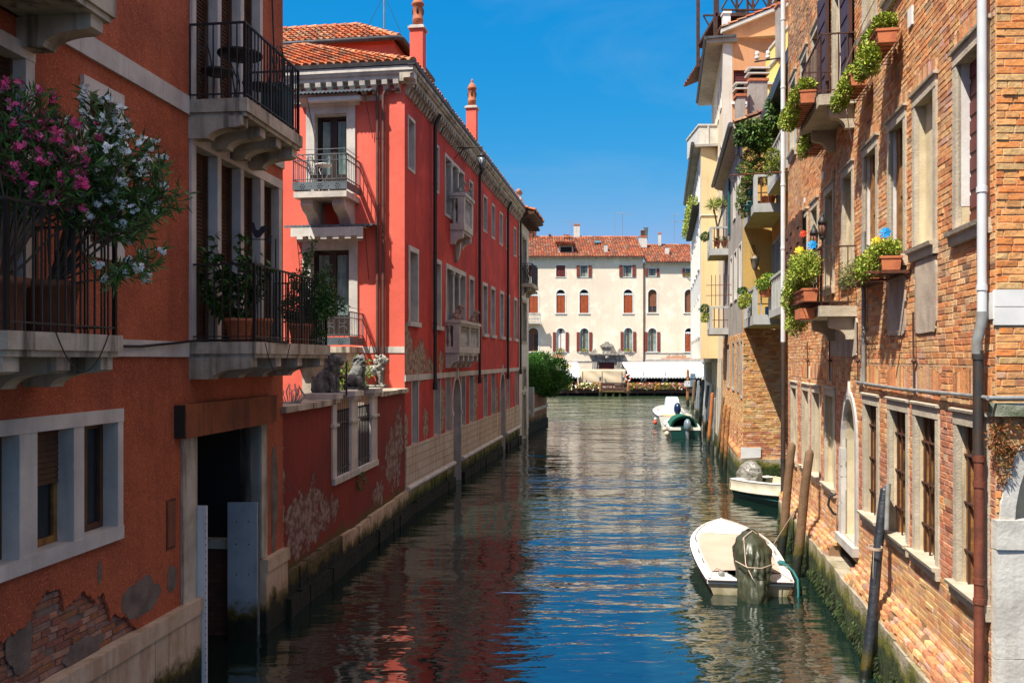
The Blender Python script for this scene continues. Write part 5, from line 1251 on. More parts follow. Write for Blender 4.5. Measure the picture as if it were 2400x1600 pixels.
# frames, sills, fills
def afill(parent, a, b, c, d, kind):
    g = MB(FB); n0 = -.13
    if kind == 'dark': g.box(a, b, n0 - .05, n0, c, d, 0); g.build('pane', [mt['glass']], parent)
    elif kind == 'grille':
        g.box(a, b, n0 - .05, n0, c, d, 0)
        K = 4
        for k in range(K): x = a + (b - a) * (k + .5) / K; g.box(x - .007, x + .007, -.075, -.055, c, d, 1)
        for zz in (.2, .5, .8): g.box(a, b, -.08, -.05, c + (d - c) * zz, c + (d - c) * zz + .02, 1)
        g.box(b - .09, b - .002, -.128, -.07, c, d, 2); g.box(a + .002, a + .06, -.128, -.09, c, d, 2); g.build('grille', [mt['stain'], mt['iron_brown'], mt['wood_amber']], parent)
    elif kind == 'amber': g.box(a, b, n0 - .05, n0 - .01, c, d, 0); g.box(a, a + .16, n0 - .01, n0 + .06, c, d, 1); g.box(b - .16, b, n0 - .01, n0 + .06, c, d, 1); g.box(a + .16, b - .16, n0 - .01, n0 + .05, (c + d) / 2 - .04, (c + d) / 2 + .04, 1); g.build('wood_frame', [mt['glass'], mt['wood_amber']], parent)
    elif kind == 'maroon':
        g.box(a, b, n0 - .04, n0 + .01, c, d, 0)
        for k in range(9): g.box(a, b, n0 + .01, n0 + .022, c + (d - c) * k / 9 + .03, c + (d - c) * (k + 1) / 9 - .02, 0)
        g.build('shutter', [mt['maroon']], parent)
    elif kind == 'wallup':
        g.box(a, b, -.15, -.10, c, d, 0); g.build('blocked_panel', [mt['reveal']], parent)
    elif kind == 'blue':
        g.box(a, b, n0 - .05, n0 + .02, c, d, 0)
        for x in (a, (a + b) / 2 - .04, b - .08): g.box(x, x + .08, n0 + .02, n0 + .06, c, d, 1)
        for zz in (c, (c + d) / 2, d - .08): g.box(a + .08, b - .08, n0 + .02, n0 + .055, zz, zz + .08, 1)
        g.build('casement', [mt['blue'], mt['blue']], parent)
def aframe(a, b, c, d, kind, lab=None, sill=True, ml='concrete', brow=False):
    w = MB(FB); fw = .10
    w.box(a - fw, a + .004, -.03, .022, c, d, 0); w.box(b - .004, b + fw, -.03, .022, c, d, 0); w.box(a - fw, b + fw, -.03, .028, d - .004, d + .12, 0)
    w.prism([(0, d + .118), (.055, d + .125), (.06, d + .15), (0, d + .165)], a - fw - .03, b + fw + .03, 'u', 0)
    if sill: w.prism([(-.02, c - .14), (.05, c - .14), (.06, c - .05), (.09, c - .04), (.10, c - .0), (-.28, c + .004)], a - fw - .03, b + fw + .03, 'u', 0)
    o = w.build('window', [mt[ml]], bh, lab); afill(o, a, b, c, d, kind); return o
for i, (a, b) in enumerate(lowA): aframe(a, b, LZ0, LZ1, ['grille', 'grille', 'grille', 'grille', 'wallup', 'dark', 'dark', 'dark'][i])
w = MB(FB); a, b = upA[0]; 
for i, (a, b) in enumerate(upA):
    o = aframe(a, b, UZ0, UZ1, ['maroon', 'wallup', 'amber', 'amber', 'wallup', 'dark', 'dark', 'dark', 'dark'][i])
    if i in (0, 2, 3):
        g = MB(FB); g.box(b - .004, b - .001, -.125, -.005, UZ0 + .25, UZ1, 0); g.build('white_reveal', [mt['reveal_white']], o)
for i, (a, b) in enumerate(topA):
    aframe(a, b, 8.1 if i == 2 else TZ0, TZ1, ['dark', 'dark', 'dark', 'dark', 'blue', 'blue'][i], sill=i != 2)
# arched stone doorway
w = MB(FB); arch_frame(w, dA[0], dA[1], 1.15, 3.38, .12, .03, 0, 1.5, sill=False, back=.05)
cu = (dA[0] + dA[1]) / 2; w.prism([(cu - .1, 3.42), (cu + .1, 3.42), (cu, 3.68)], -.03, .035, 'n', 0)
for zz, hh in ((1.15, .5), (1.66, .42), (2.09, .16), (2.26, .3)): w.box(dA[1] - .0, dA[1] + .2, -.04, .045, zz, zz + hh - .01, 0, jit=.006)
w.box(12.85, 14.2, -.25, .10, 1.02, 1.15, 0, jit=.005)
o = w.build('doorway', [mt['istria']], bh); g = MB(FB); g.box(dA[0], dA[1], -.34, -.29, 1.1, 3.4, 0); g.build('door_infill', [mt['reveal_white']], o)
# plaster patches under the planters
GR_ = M('blue_grey_render', (.50, .42, .33), .9, (.40, .32, .25), 4, bump=.3, streak=.4)
def patchB(cu, cz, ru, rz, n, seed):
    P = []
    for k in range(36):
        a = 6.283 * k / 36; sx_ = math.copysign(abs(math.cos(a)) ** .2, math.cos(a)); sy_ = math.copysign(abs(math.sin(a)) ** .2, math.sin(a)); q = 1 + .06 * mnoise.noise(Vector((math.cos(a) * 4, math.sin(a) * 4, seed)))
        P.append((cu + ru * q * sx_, cz + rz * q * sy_))
    w = MB(FB); w.prism(P, 0, n, 'n', 0); w.build('render_patch', [GR_], bh)
patchB(9.55, 4.72, .38, .42, .024, 1); patchB(10.75, 4.72, .40, .42, .024, 3); patchB(14.0, 4.35, 1.1, .30, .024, 5)
# white square plates, tie rods and small wall fittings
for u_, z_, s_, h_ in ((10.05, 7.95, .17, .22), (15.6, 7.3, .16, .14), (17.7, 7.25, .12, .1)): 
    w = MB(FB); w.box(u_, u_ + s_, 0, .026, z_, z_ + h_, 0); w.build('wall_plate', [mt['sign']], bh)
for k, u_ in enumerate((9.9, 12.75, 14.9, 17.2)):
    w = MB(FB); w.tube([(u_, .04, 3.62), (u_, .05, 4.55 if k < 2 else 4.35)], .012, 5, world=False); w.ball(FB.w(u_, .04, 3.98), (.035, .035, .03), 0, seg=8, rings=5); w.build('tie_rod', [mt['iron_brown']], bh)
for u_ in (9.95, 12.6, 14.95, 17.25):
    w = MB(FB); w.box(u_ - .07, u_ + .07, 0, .024, 3.6, 3.86, 0, jit=.004)
    w.build('stone_inset', [mt['istria']], bh)
# quay bulge and plinth
w = MB(FB)
for j, (za, zb, nn) in enumerate(((.70, .762, .215), (.765, .825, .205), (.828, .886, .165), (.889, .945, .105), (.948, 1.0, .045))):
    u_ = A0 - .5 + .09 * (j % 2)
    while u_ < A1 + .05:
        v = u_ + rnd.uniform(.11, .26)
        if not (12.7 < u_ < 14.25) and rnd.random() > (.04 if j < 3 else .10):
            n1_ = nn + .03 * mnoise.noise(Vector((u_ * 1.3, j * .4, 3))) + rnd.uniform(-.012, .014); c = colA((u_ + v) / 2, 1.2)
            A_, B_ = u_ + .005, v - .006; g_ = .012; J = lambda q: q + rnd.uniform(-.006, .006)
            P = [(A_, -.02, za), (B_, -.02, za), (B_, -.02, zb), (A_, -.02, zb), (A_, n1_ - g_, za), (B_, n1_ - g_, za), (B_, n1_ - g_, zb), (A_, n1_ - g_ * 1.6, zb),
                 (J(A_ + g_), J(n1_), J(za + g_)), (J(B_ - g_), J(n1_), J(za + g_)), (J(B_ - g_), J(n1_ - .008), J(zb - g_)), (J(A_ + g_), J(n1_ - .008), J(zb - g_))]
            w.raw(P, [(0, 1, 5, 4), (1, 2, 6, 5), (2, 3, 7, 6), (3, 0, 4, 7), (4, 5, 9, 8), (5, 6, 10, 9), (6, 7, 11, 10), (7, 4, 8, 11), (8, 9, 10, 11)], 0, c, world=False)
        u_ = v
w.prism([(-.02, .70), (.17, .70), (.15, .83), (.05, .94), (-.02, .98)], A0 - .5, 12.7, 'u', 1); w.prism([(-.02, .70), (.17, .70), (.15, .83), (.05, .94), (-.02, .98)], 14.3, A1 + .05, 'u', 1); w.build('brick_roll', [mt['brickA'], M('dark_joint', (.26, .15, .08), .95)], bh)
w = MB(FB)
for j in range(26):
    a = A0 - .6 + j * .5
    if a < A1: w.box(a + .006, min(a + .5, A1 + .02) - .006, -.1, .24 + rnd.uniform(0, .02), -.6, .70, 0, jit=.012)
w.build('plinth', [mt['green_base']], bh)
g = MB(FB)
for k in range(2600):
    u_ = rnd.uniform(8.2, 20); z_ = rnd.uniform(.02, .36) ; p = FB.w(u_, .26, z_ * (1 if mnoise.noise(Vector((u_ * 1.5, 0, 0))) > -.1 else .4)); leaf(g, p, FB.n + Vector((rnd.uniform(-.6, .6), rnd.uniform(-.6, .6), -.9)), rnd.uniform(.04, .10), .022, pal_mix([(.03, .06, .012), (.02, .04, .01), (.05, .09, .015), (.035, .03, .015)], .3))
wd = g.build('seaweed', mt['leaf'], None); wd['kind'] = 'stuff'; wd['label'] = 'green weed fringe at the waterline of the right bank'
# pipes
def pipe(mat_, pts, r, parent=bh, fr=FB, rings=(), name='downpipe'):
    w = MB(fr); w.tube(pts, r, 12, world=False)
    for (u_, n_, z_) in rings: w.tube([(u_, n_, z_), (u_, n_, z_ + .05)], r * 1.18, 12, world=False)
    return w.build(name, [mt[mat_]], parent)
pu, pn = 7.66, .085
pipe('pipe_white', [(pu, pn, 4.42), (pu, pn, 13.2)], .040, rings=[(pu, pn, 4.62), (pu, pn, 5.5)])
pipe('pipe_grey', [(pu, pn, 4.43), (pu, pn, 4.34), (pu + .03, pn + .03, 4.16), (pu + .03, pn + .03, 4.05)], .046)
pipe('pipe_black', [(pu + .03, pn + .02, 4.08), (pu + .03, pn + .02, 3.15)], .045, rings=[(pu + .03, pn + .02, 4.0), (pu + .03, pn + .02, 3.12)])
pipe('pipe_rust', [(pu + .01, pn + .02, 3.14), (pu + .01, pn + .02, -.2)], .043, rings=[(pu + .01, pn + .02, z) for z in (3.08, 2.85, 1.98, 1.8)])
pipe('pipe_grey', [(12.8, .05, 3.66), (10.5, .05, 3.64), (7.9, .06, 3.66), (7.5, .09, 3.66)], .020, name='wall_pipe')
w = MB(FN); w.tube([(-.12, .1, 3.66), (.6, .12, 3.665), (1.4, .12, 3.67)], .022, 8, world=False); w.build('wall_pipe', [mt['pipe_grey']], bh)
pipe('pipe_grey', [(12.35, .05, 3.66), (12.35, .05, 5.85)], .03, name='conduit')
pipe('pipe_white', [(20.15, .12, 4.4), (20.15, .12, 13.3)], .055, rings=[(20.15, .12, z) for z in (6.6, 8.1, 10.4, 12)])
pipe('pipe_black', [(20.15, .12, .7), (20.15, .12, 4.42)], .055, rings=[(20.15, .12, z) for z in (2.9, 1.6)])
# third floor: shutters, balcony
def ashut(u0, u1, n_, z0, z1, ml, lab=None, ang=False):
    w = MB(FB); w.box(u0, u1, n_, n_ + .035, z0, z1, 0)
    k = int((z1 - z0) / .3)
    for i in range(k): w.box(u0 + .05, u1 - .05, n_ + .035, n_ + .05, z0 + (z1 - z0) * i / k + .03, z0 + (z1 - z0) * (i + 1) / k - .03, 1 if ml == 'old_wood' else 0)
    for x in (u0, u1 - .05): w.box(x, x + .05, n_ + .035, n_ + .06, z0, z1, 0)
    w.build('shutter', [mt[ml], mt['wood_amber'] if False else mt['old_wood']], bh, lab)
ashut(14.95, 15.75, .05, 8.05, 10.6, 'brownshut'); ashut(13.1, 13.8, .05, 8.05, 10.6, 'brownshut')
ashut(18.72, 19.25, .06, UZ0 - .1, UZ1 + .15, 'old_wood'); ashut(17.72, 18.3, .06, UZ0 - .15, UZ1 + .15, 'old_wood'); ashut(19.3, 19.85, .06, UZ0 - .1, UZ1 + .1, 'old_wood')
def abalc(u0, u1, p, zt, rail, th=.16):
    w = MB(FB); w.box(u0, u1, -.05, p, zt - th, zt, 0, jit=.004); o = w.build('balcony', [mt['concrete']], bh)
    for uc in (u0 + .1, u1 - .3): w = MB(FB); w.prism(corbel_poly(p * .7, zt - th, .35), uc, uc + .14, 'u', 0); w.build('corbel', [mt['concrete']], o)
    w = MB(FB); bars(w, FB, [(u0 + .03, 0), (u0 + .03, p - .04), (u1 - .03, p - .04), (u1 - .03, 0)], zt, rail, .13, .007, .012, .012)
    for f in (.25, .75):
        uc = u0 + (u1 - u0) * f; w.tube([(uc + .1 * math.cos(q), p - .03, zt + .3 + .1 * math.sin(q)) for q in [6.283 * j / 12 for j in range(13)]], .007, 4, world=False)
    w.build('railing', [mt['iron_brown']], o)
abalc(13.05, 14.9, .55, 8.08, 9.0); abalc(13.0, 14.85, .55, 4.82, 5.72)

def planter(label, u0, u1, n0, n1, zb, h=.17, blobs=None, pal=SUCC, nl=2600, fr=FB, clay='clay', fl=None, grid=True, group='flower boxes on the brick house', name='flower_box', lf=.032, lw=.016, hang=.18):
    cen = fr.w((u0 + u1) / 2, (n0 + n1) / 2, zb); t = thing(name, label, 'planter', cen, group)
    b = MB(fr); e = .02
    b.prism([(n0 + e, zb), (n1 - e, zb), (n1, zb + h), (n0, zb + h)], u0, u1, 'u', 0); b.box(u0 - .01, u1 + .01, n0 - .01, n1 + .01, zb + h - .03, zb + h, 0); b.box(u0 + .03, u1 - .03, n0 + .03, n1 - .03, zb + h, zb + h + .012, 1)
    b.build('box', [mt[clay], mt['soil']], t)
    if grid:
        b = MB(fr); k = int((u1 - u0) / .12)
        for i in range(k + 1):
            x = u0 + (u1 - u0) * i / k; b.tube([(x, .0, zb - .012), (x, n1 + .015, zb - .012), (x, n1 + .02, zb + h * .8)], .005, 4, world=False)
        for nn, zz in ((n0, zb - .015), (n1 + .02, zb - .01), (n1 + .02, zb + h * .8)): b.tube([(u0 - .02, nn, zz), (u1 + .02, nn, zz)], .006, 4, world=False)
        b.build('wire_bracket', mt['iron_brown'], t)
    L_ = u1 - u0; bl = []
    if blobs is None:
        k = max(2, int(L_ / .22)); blobs = []
        for i in range(k):
            f = (i + .5) / k; uu = u0 + L_ * f
            blobs.append(((uu, (n0 + n1) / 2, zb + h + .07 + rnd.uniform(-.02, .05)), (.14, .13, .11)))
            blobs.append(((uu, n1 + .04, zb + h - .02 - rnd.uniform(0, hang)), (.12, .09, .13 + rnd.uniform(0, .08))))
    for c_, r_ in blobs: bl.append((fr.w(*c_), (max(r_[1], .05) * 1.1, r_[0], r_[2])))
    b = MB(fr); cloud(b, bl, nl, lf, lw, pal, 0, up=.25, shell_=.3); b.build('foliage', mt['leaf'], t)
    if fl:
        f = MB(fr)
        for ml_i, (px_, pr, pal_f) in enumerate(fl): flowers(f, [fr.w(*q) for q in px_], pr, pal_f, 0, 6)
        f.build('blossom', mt['flower'], t)
    return t
planter('bright succulent box nearest the top right, on the brick wall under the frame edge', 10.35, 11.15, .10, .34, 7.86, nl=9000, hang=.38, lf=.045, lw=.024)
planter('square terracotta box of succulents, second from the right below the brown shutters', 11.85, 12.55, .10, .34, 7.82, nl=6500, hang=.26, lf=.045, lw=.024)
planter('long wire-basket box of succulents hanging on the front of the upper iron balcony', 13.25, 14.75, .56, .80, 8.02, h=.2, nl=10000, hang=.36, lf=.045, lw=.024)
planter('small wire-basket succulent box below and left of the upper iron balcony', 14.75, 15.6, .12, .36, 7.72, nl=4200, hang=.1, lf=.042, lw=.022)
pal_fl = lambda c: [c]
def pinwheel(loc, col, label, r=.06):
    t = thing('pinwheel', label, 'pinwheel', loc, 'plastic pinwheel flowers'); b = MB(); L = Vector(loc); b.tube([L, L + Vector((0, 0, .28))], .004, 5); b.build('stick', mt['stem'], t)
    b = MB(); c_ = L + Vector((-.02, -.03, .29)); ax = Vector((-.45, -.8, .3)).normalized(); a1_ = ax.orthogonal().normalized(); a2_ = ax.cross(a1_)
    for k in range(8):
        g = 6.283 * k / 8; d = a1_ * math.cos(g) + a2_ * math.sin(g); s_ = a2_ * math.cos(g) - a1_ * math.sin(g)
        b.raw([c_ + ax * .012, c_ + d * r * .6 + s_ * r * .38 + ax * .02, c_ + d * r - ax * .004, c_ + d * r * .5 - s_ * r * .12], [(0, 1, 2, 3)], 0)
    b.ball(c_ + ax * .012, .012, 0, seg=8, rings=5); b.build('petals', mt[col], t)
planter('lower box of succulents on an iron shelf with blue and yellow toy flowers', 10.25, 11.1, .08, .32, 5.08, nl=5200, hang=.08, lf=.042, lw=.022)
planter('lower trailing succulent box at the right end of the small iron balcony', 11.35, 12.3, .06, .30, 5.05, nl=2400, hang=.12, pal=[(.20, .22, .05), (.14, .18, .03), (.26, .20, .08), (.10, .13, .03)])
pinwheel(FB.w(10.6, .18, 5.28), 'pinblue', 'blue toy flower on the shelf box right of the grey conduit', .085); pinwheel(FB.w(10.95, .2, 5.22), 'pinyellow', 'yellow toy flower on the shelf box right of the grey conduit', .075)
w = MB(FB); w.box(10.15, 11.2, .0, .03, 5.03, 5.06, 0); w.box(10.15, 10.18, 0, .5, 5.03, 5.06, 0); w.box(11.17, 11.2, 0, .4, 5.03, 5.06, 0); w.box(10.15, 11.2, .33, .36, 5.03, 5.06, 0); w.build('shelf_bracket', [mt['rust']], bh)
planter('big mass of succulents spilling over the front of the lower iron balcony', 13.05, 14.9, .56, .78, 4.9, h=.2, nl=15000, lf=.045, lw=.024, blobs=[((13.1 + k * .18, .68 + .08 * (k % 2), 5.45 - .10 * abs(k - 3) * (k > 3)), (.2, .17, .25)) for k in range(9)] + [((14.9 + k * .2, .5, 5.1 - k * .12), (.18, .16, .2)) for k in range(5)] + [((15.3, .3, 4.9), (.3, .2, .22))], hang=.2)
b = MB(FB); b.box(13.2, 13.75, .58, .8, 4.64, 4.8, 0); tag(b.build('flower_box', mt['clay']), 'empty ribbed terracotta trough hooked under the lower iron balcony', 'planter')
pinwheel(FB.w(13.3, .6, 5.5), 'pinblue', 'blue toy flower above the lower iron balcony greenery', .09); pinwheel(FB.w(14.0, .68, 5.5), 'pinyellow', 'yellow toy flower above the lower iron balcony greenery', .09); pinwheel(FB.w(13.6, .68, 5.72), 'pinred', 'red toy flower standing highest over the lower iron balcony', .07)
for k, (u_, z_, lb) in enumerate(((13.02, 5.72, 'nearer of two black lanterns standing on the lower iron balcony rail'), (13.75, 5.66, 'farther of two black lanterns on the lower iron balcony rail'))):
    t = thing('garden_lantern', lb, 'lantern', FB.w(u_, .5, z_)); c_ = FB.w(u_, .5, z_)
    b = MB(); b.tube([c_, c_ + Vector((0, 0, .12))], .012, 6); b.lathe(c_, [(.02, .11), (.05, .14), (.055, .16)], 8, 0); b.lathe(c_, [(.07, .36), (.075, .38), (.05, .44), (.025, .47), (.03, .49), (.008, .53)], 8, 0)
    for q in range(6): a = 6.283 * q / 6; b.tube([c_ + Vector((.052 * math.cos(a), .052 * math.sin(a), .16)), c_ + Vector((.062 * math.cos(a), .062 * math.sin(a), .37))], .006, 4)
    b.build('frame', mt['iron'], t); b = MB(); b.lathe(c_, [(.044, .16), (.054, .36)], 8, 0); b.build('glass', M('rusty_glass', (.22, .10, .06), .4), t)
# cables on the brick wall
for pts, r, ml, lb in (([(2050, 0), (2020, 60), (1985, 150), (1975, 185)], .008, 'cable_w', 'white cord slanting down to the upper iron balcony'),
                       ([(1966, 0), (1970, 150), (1968, 200), (1966, 260), (1962, 285)], .009, 'cable_w', 'pinkish cable hanging straight down past the upper balcony'),
                       ([(1966, 215), (1975, 200), (1990, 205), (1994, 225), (1984, 255), (1990, 300), (1996, 330)], .006, 'cable_w', 'pale wire looping out under the upper iron balcony'),
                       ([(1953, 440), (1952, 520), (1950, 580), (1943, 610)], .006, 'cable_w', 'white line hanging beside the plastered window above the lanterns')):
    b = MB(FB); P = []
    for x, y in pts: u_, z_ = FB.px(x, y, .2 if y < 400 else .08); P.append((u_, .2 if y < 400 else .08, z_))
    b.tube(P, r, 5, world=False); tag(b.build('cable', mt[ml]), lb, 'cable')
w = MB(FB); w.tube([(20.2, .1, 11.15), (20.4, .75, 11.15)], .02, 4, world=False)
for n_ in (.45, .7):
    c_ = FB.w(20.3, n_, 11.16); w.lathe(c_, [(.03, 0), (.055, .03), (.055, .07), (.035, .09), (.055, .11), (.05, .16), (.03, .2)], 10, 1)
w.build('insulator_bracket', [mt['iron'], mt['white']], bh)
w = MB(FB); w.tube([(20.1, .0, 8.42), (20.3, 1.35, 8.42)], .016, 6, world=False)
for n_ in (.95, 1.3): w.tube([(20.25, n_, 8.42), (20.25, n_ + .03, 8.3), (20.25, n_ + .0, 8.22), (20.25, n_ - .06, 8.24)], .008, 5, world=False)
w.build('washing_rod', [mt['rust']], bh)
b = MB(FB); cloud(b, [(FN.w(.12, .03, 3.35), (.17, .05, .22)), (FN.w(.05, .04, 3.1), (.08, .05, .2)), (FN.w(-.02, .05, 3.3), (.08, .06, .14))], 1500, .035, .012, [(.30, .10, .03), (.22, .07, .02), (.34, .15, .05), (.12, .10, .02)], droop=.7)
tag(b.build('dry_creeper', mt['leaf']), 'reddish dry creeper hanging at the corner above the stone arch', 'creeper')
# iron hook
w = MB(FB); w.tube([(14.3, .05, 1.75), (14.3, .16, 1.7), (14.3, .18, 1.55), (14.3, .1, 1.42), (14.3, .05, 1.4)], .022, 6, world=False); w.build('mooring_hook', [mt['iron']], bh)

# ================================================================ buildings further along the right bank
FS = Frame((2.63, 0), (.1775, 1), (-1, .1775)); S0, S1 = 28.3, 37.8
gh = thing('grey_house', 'grey rendered house on a yellow brick base with concrete balconies and roof chimneys', 'house', FS.w(32, -2, 0))
hB = [(28.75, 29.5, 6.2, 7.9), (30.6, 31.5, 6.2, 7.9), (32.6, 33.4, 6.2, 7.9), (29.2, 30.0, 9.2, 10.8), (31.2, 32.0, 9.2, 10.8), (33.8, 34.4, 9.2, 10.8)]
hBl = [(28.4, 28.95, 2.75, 4.6), (29.7, 30.3, 2.9, 4.6), (31.6, 32.4, 2.9, 4.6), (34.0, 34.9, 2.9, 4.6)]
w = MB(FS); wall(w, S0, S1, 4.9, 11.75, hB, .25, 0, 1); shell(w, S0, S1, -.5, 11.75, 7, 0, near=False); w.build('wall', [mt['greyrender'], mt['palewall']], gh)
YB = [(.74, .41, .16), (.70, .35, .13), (.78, .46, .20), (.64, .30, .10), (.72, .41, .15), (.60, .26, .10), (.76, .54, .25), (.68, .42, .27)]
colB = lambda u, z: pal_mix(YB if z > 1.6 or rnd.random() > .4 else RD, .18)
w = MB(FS); bricks(w, S0, S1, .7, 4.9, hBl, colB, bw=.27, bh=.075, t=.010, loss=.01); wall(w, S0, S1, .7, 4.9, hBl, .25, 1, 1, n=-.02); w.build('brick_base', [mt['brickA'], mt['mortar']], gh)
FBf = Frame((FS.w(S0, 0, 0).x, FS.w(S0, 0, 0).y), (1, -.02), (0, -1))
w = MB(FBf); bricks(w, 0, 3.2, .62, 5.1, [], colB, bw=.27, bh=.075, t=.014, jit=.005, loss=.008); w.build('brick_end', [mt['brickA'], mt['mortar']], gh)
w = MB(FBf); wall(w, 0, 3.2, 5.1, 11.75, [], .2, 0, 0); w.build('end_wall', [mt['ochre']], gh)
w = MB(FBf); w.box(-.06, .58, -.02, .07, .74, 1.08, 0, jit=.02); w.build('corner_stone', [mt['white']], gh)
w = MB(FBf); w.box(-.12, 3.2, -.1, .10, -.6, .7, 0, jit=.01); w.build('plinth', [mt['green_base']], gh)
w = MB(FS); w.box(S0 + .003, S1, -.1, .16, -.6, .72, 0); w.build('plinth', [mt['green_base']], gh)
w = MB(FS); w.tube([(S0, .07, .82), (36, .07, .82)], .12, 8, world=False); w.build('brick_roll', [M('brick_roll', (.55, .28, .12), .9, (.45, .2, .08), 9, bump=1.5, bscale=20)], gh)
def sfill(h, fr, parent, ml='glass', fw=.07, fm='palewall', dep=.25, p=.02, name='window', inner_='pane', sill=True):
    w = MB(fr); frame_boxes(w, h[0], h[1], h[2], h[3], fw, p, 0, sill=sill); o = w.build(name, [mt[fm]], parent); g = MB(fr); g.box(h[0], h[1], -dep - .04, -dep + .01, h[2], h[3], 0); g.build(inner_, [mt[ml]], o); return o
for h in hB: sfill(h, FS, gh)
for h in hBl: sfill(h, FS, gh, fm='greyrender')
w = MB(FS); w.box(33.45, 33.95, .03, .08, 8.9, 11.1, 0); w.build('shutter', [M('teal_shutter', (.01, .10, .13), .6)], gh)
# wing set back from the water, carrying the corner balconies
wg = [(25.4, 26.25, 5.35, 7.75), (26.35, 27.2, 5.35, 7.75), (27.3, 28.1, 5.35, 7.75), (23.0, 24.6, 5.35, 7.75), (25.6, 26.6, 8.65, 10.6), (23.0, 24.4, 9.0, 11.0)]
w = MB(FS); wall(w, 21.5, 28.3, 5.0, 11.8, wg, .25, 0, 1, n=-.93); shell(w, 21.5, 28.3, 5.0, 11.8, 5, 0, n=-.93, far=False)
w.face([(21.5, -.93, 5.0), (28.3, -.93, 5.0), (28.3, -6, 5.0), (21.5, -6, 5.0)], 0); w.build('wing_wall', [mt['ochre'], mt['concrete_blue']], gh)
for h in wg:
    w = MB(FS); frame_boxes(w, h[0], h[1], h[2], h[3], .05, .03, 0, n=-.93, sill=False); o = w.build('window', [mt['concrete_blue']], gh); g = MB(FS); g.box(h[0], h[1], -1.22, -1.17, h[2], h[3], 0); g.build('pane', [mt['glass']], o)
def slab(u0, u1, n0, n1, zb, zt, rail, label, near=True, mesh_=True):
    w = MB(FS); w.box(u0, u1, n0, n1, zb, zt, 0); w.box(u0 + .04, u1 - .02, n0, n1 - .04, zb - .012, zb - .002, 1)
    o = w.build('balcony', [mt['concrete_blue'], mt['soffit']], gh, label)
    w = MB(FS); e = .06
    for uc in (u0 + e, u1 - e): w.box(uc - e, uc + e, n1 - 2 * e, n1, zt, rail, 0)
    w.box(u0, u1, n1 - .1, n1 - .02, rail, rail + .07, 0); w.box(u0, u0 + .08, n0, n1 - .1, rail, rail + .07, 0)
    k = int((u1 - u0) / .35)
    for i in range(1, k): uc = u0 + (u1 - u0) * i / k; w.box(uc - .03, uc + .03, n1 - .1, n1 - .04, zt, rail, 0)
    if n1 - n0 > .3:
        for i in range(1, 4): nn = n0 + (n1 - n0) * i / 4; w.box(u0 + .02, u0 + .07, nn - .02, nn + .02, zt, rail, 0 if not mesh_ else 1)
        w.box(u0 + .03, u0 + .05, n0, n1 - .1, zt + .3, zt + .33, 1)
    w.build('railing', [mt['concrete_blue'], mt['rust']], o); return o
slab(25.2, 28.28, -.92, -.03, 8.34, 8.60, 9.38, 'upper corner balcony of painted concrete with a yellow soffit')
slab(25.2, 28.28, -.92, -.03, 5.03, 5.32, 6.10, 'lower corner balcony of painted concrete', mesh_=False)
slab(21.6, 25.15, -.92, -.42, 8.82, 9.05, 9.95, 'nearest top terrace with plants, underside yellow')
slab(21.6, 25.15, -.92, -.45, 5.2, 5.4, 6.3, 'nearest lower terrace')
slab(34.6, 36.6, 0, .74, 8.24, 8.50, 9.32, 'small concrete balcony holding a yucca')
slab(34.6, 36.6, 0, .74, 5.02, 5.28, 6.08, 'small lower concrete balcony with a rusty grid')
# roof, gutter, chimneys
w = MB(FS); w.prism([(-.05, 11.45), (.30, 11.55), (.36, 11.60), (.36, 11.76), (-.05, 11.80)], 28.1, 37.9, 'u', 0); w.build('eaves', [mt['concrete']], gh)
w = MB(FS); w.tube([(28.0, .42, 11.72), (38.0, .42, 11.72)], .085, 8, world=False); w.build('gutter', [mt['gutter']], gh)
w = MB(FS); w.prism([(-1.2, 11.6), (-.55, 11.66), (-.52, 11.95), (-1.2, 11.98)], 21.3, 28.4, 'u', 0); w.build('gutter', [mt['gutter']], gh)
w = MB(FS); tiles(w, FS.w(28.0, .3, 11.78), FS.w(37.9, .3, 11.78), FS.w(28.0, -4, 13.3), FS.w(37.9, -4, 13.3), .25, .4); w.face([(28.0, .3, 11.7), (28.0, -4, 13.25), (28.0, -4, 11.7)], 0, (.4, .3, .2)); tiles(w, FS.w(21.5, -.8, 11.95), FS.w(28.2, -.8, 11.95), FS.w(21.5, -5, 12.9), FS.w(28.2, -5, 12.9), .25, .4)
rfB = w.build('roof', [mt['tile']], gh)
def vchim(x0, x1, ytop, ybot, Y, steps, lab=None):
    p0, p1 = img(x0, ybot, Y), img(x1, ytop, Y); s_ = (p1.x - p0.x)
    w = MB(); w.box(p0.x, p1.x, Y, Y + max(.35, s_ * .6), p0.z - 1, p1.z, 0)
    w.box(p0.x - .04, p1.x + .04, Y - .04, Y + max(.35, s_ * .6) + .04, p1.z, p1.z + .09, 1)
    z = p1.z + .09
    for k in range(steps):
        w.box(p0.x + .04, p1.x - .04, Y + .04, Y + .3, z, z + .14, 2); z += .14; w.box(p0.x - .08, p1.x + .06, Y - .08, Y + .44, z, z + .05, 3); z += .05
    w.build('chimney', [mt['greyrender'], mt['clay'], mt['dark'], mt['offwhite']], rfB)
vchim(1728, 1747, 226, 292, 29.4, 2); vchim(1758, 1799, 190, 280, 29.6, 2)
vchim(1825, 1839, 12, 60, 27.0, 1)
w = MB(FS)
for k in range(5): w.tube([(33.2 + .02 * k, .1 + .16 * k, 6.1), (33.2 + .02 * k, .1 + .16 * k, 7.3)], .012, 4, world=False)
for z_ in (6.5, 6.9): w.tube([(33.2, -.0, z_), (33.3, .95, z_)], .012, 4, world=False)
w.build('rusty_trellis', [mt['rust']], gh)
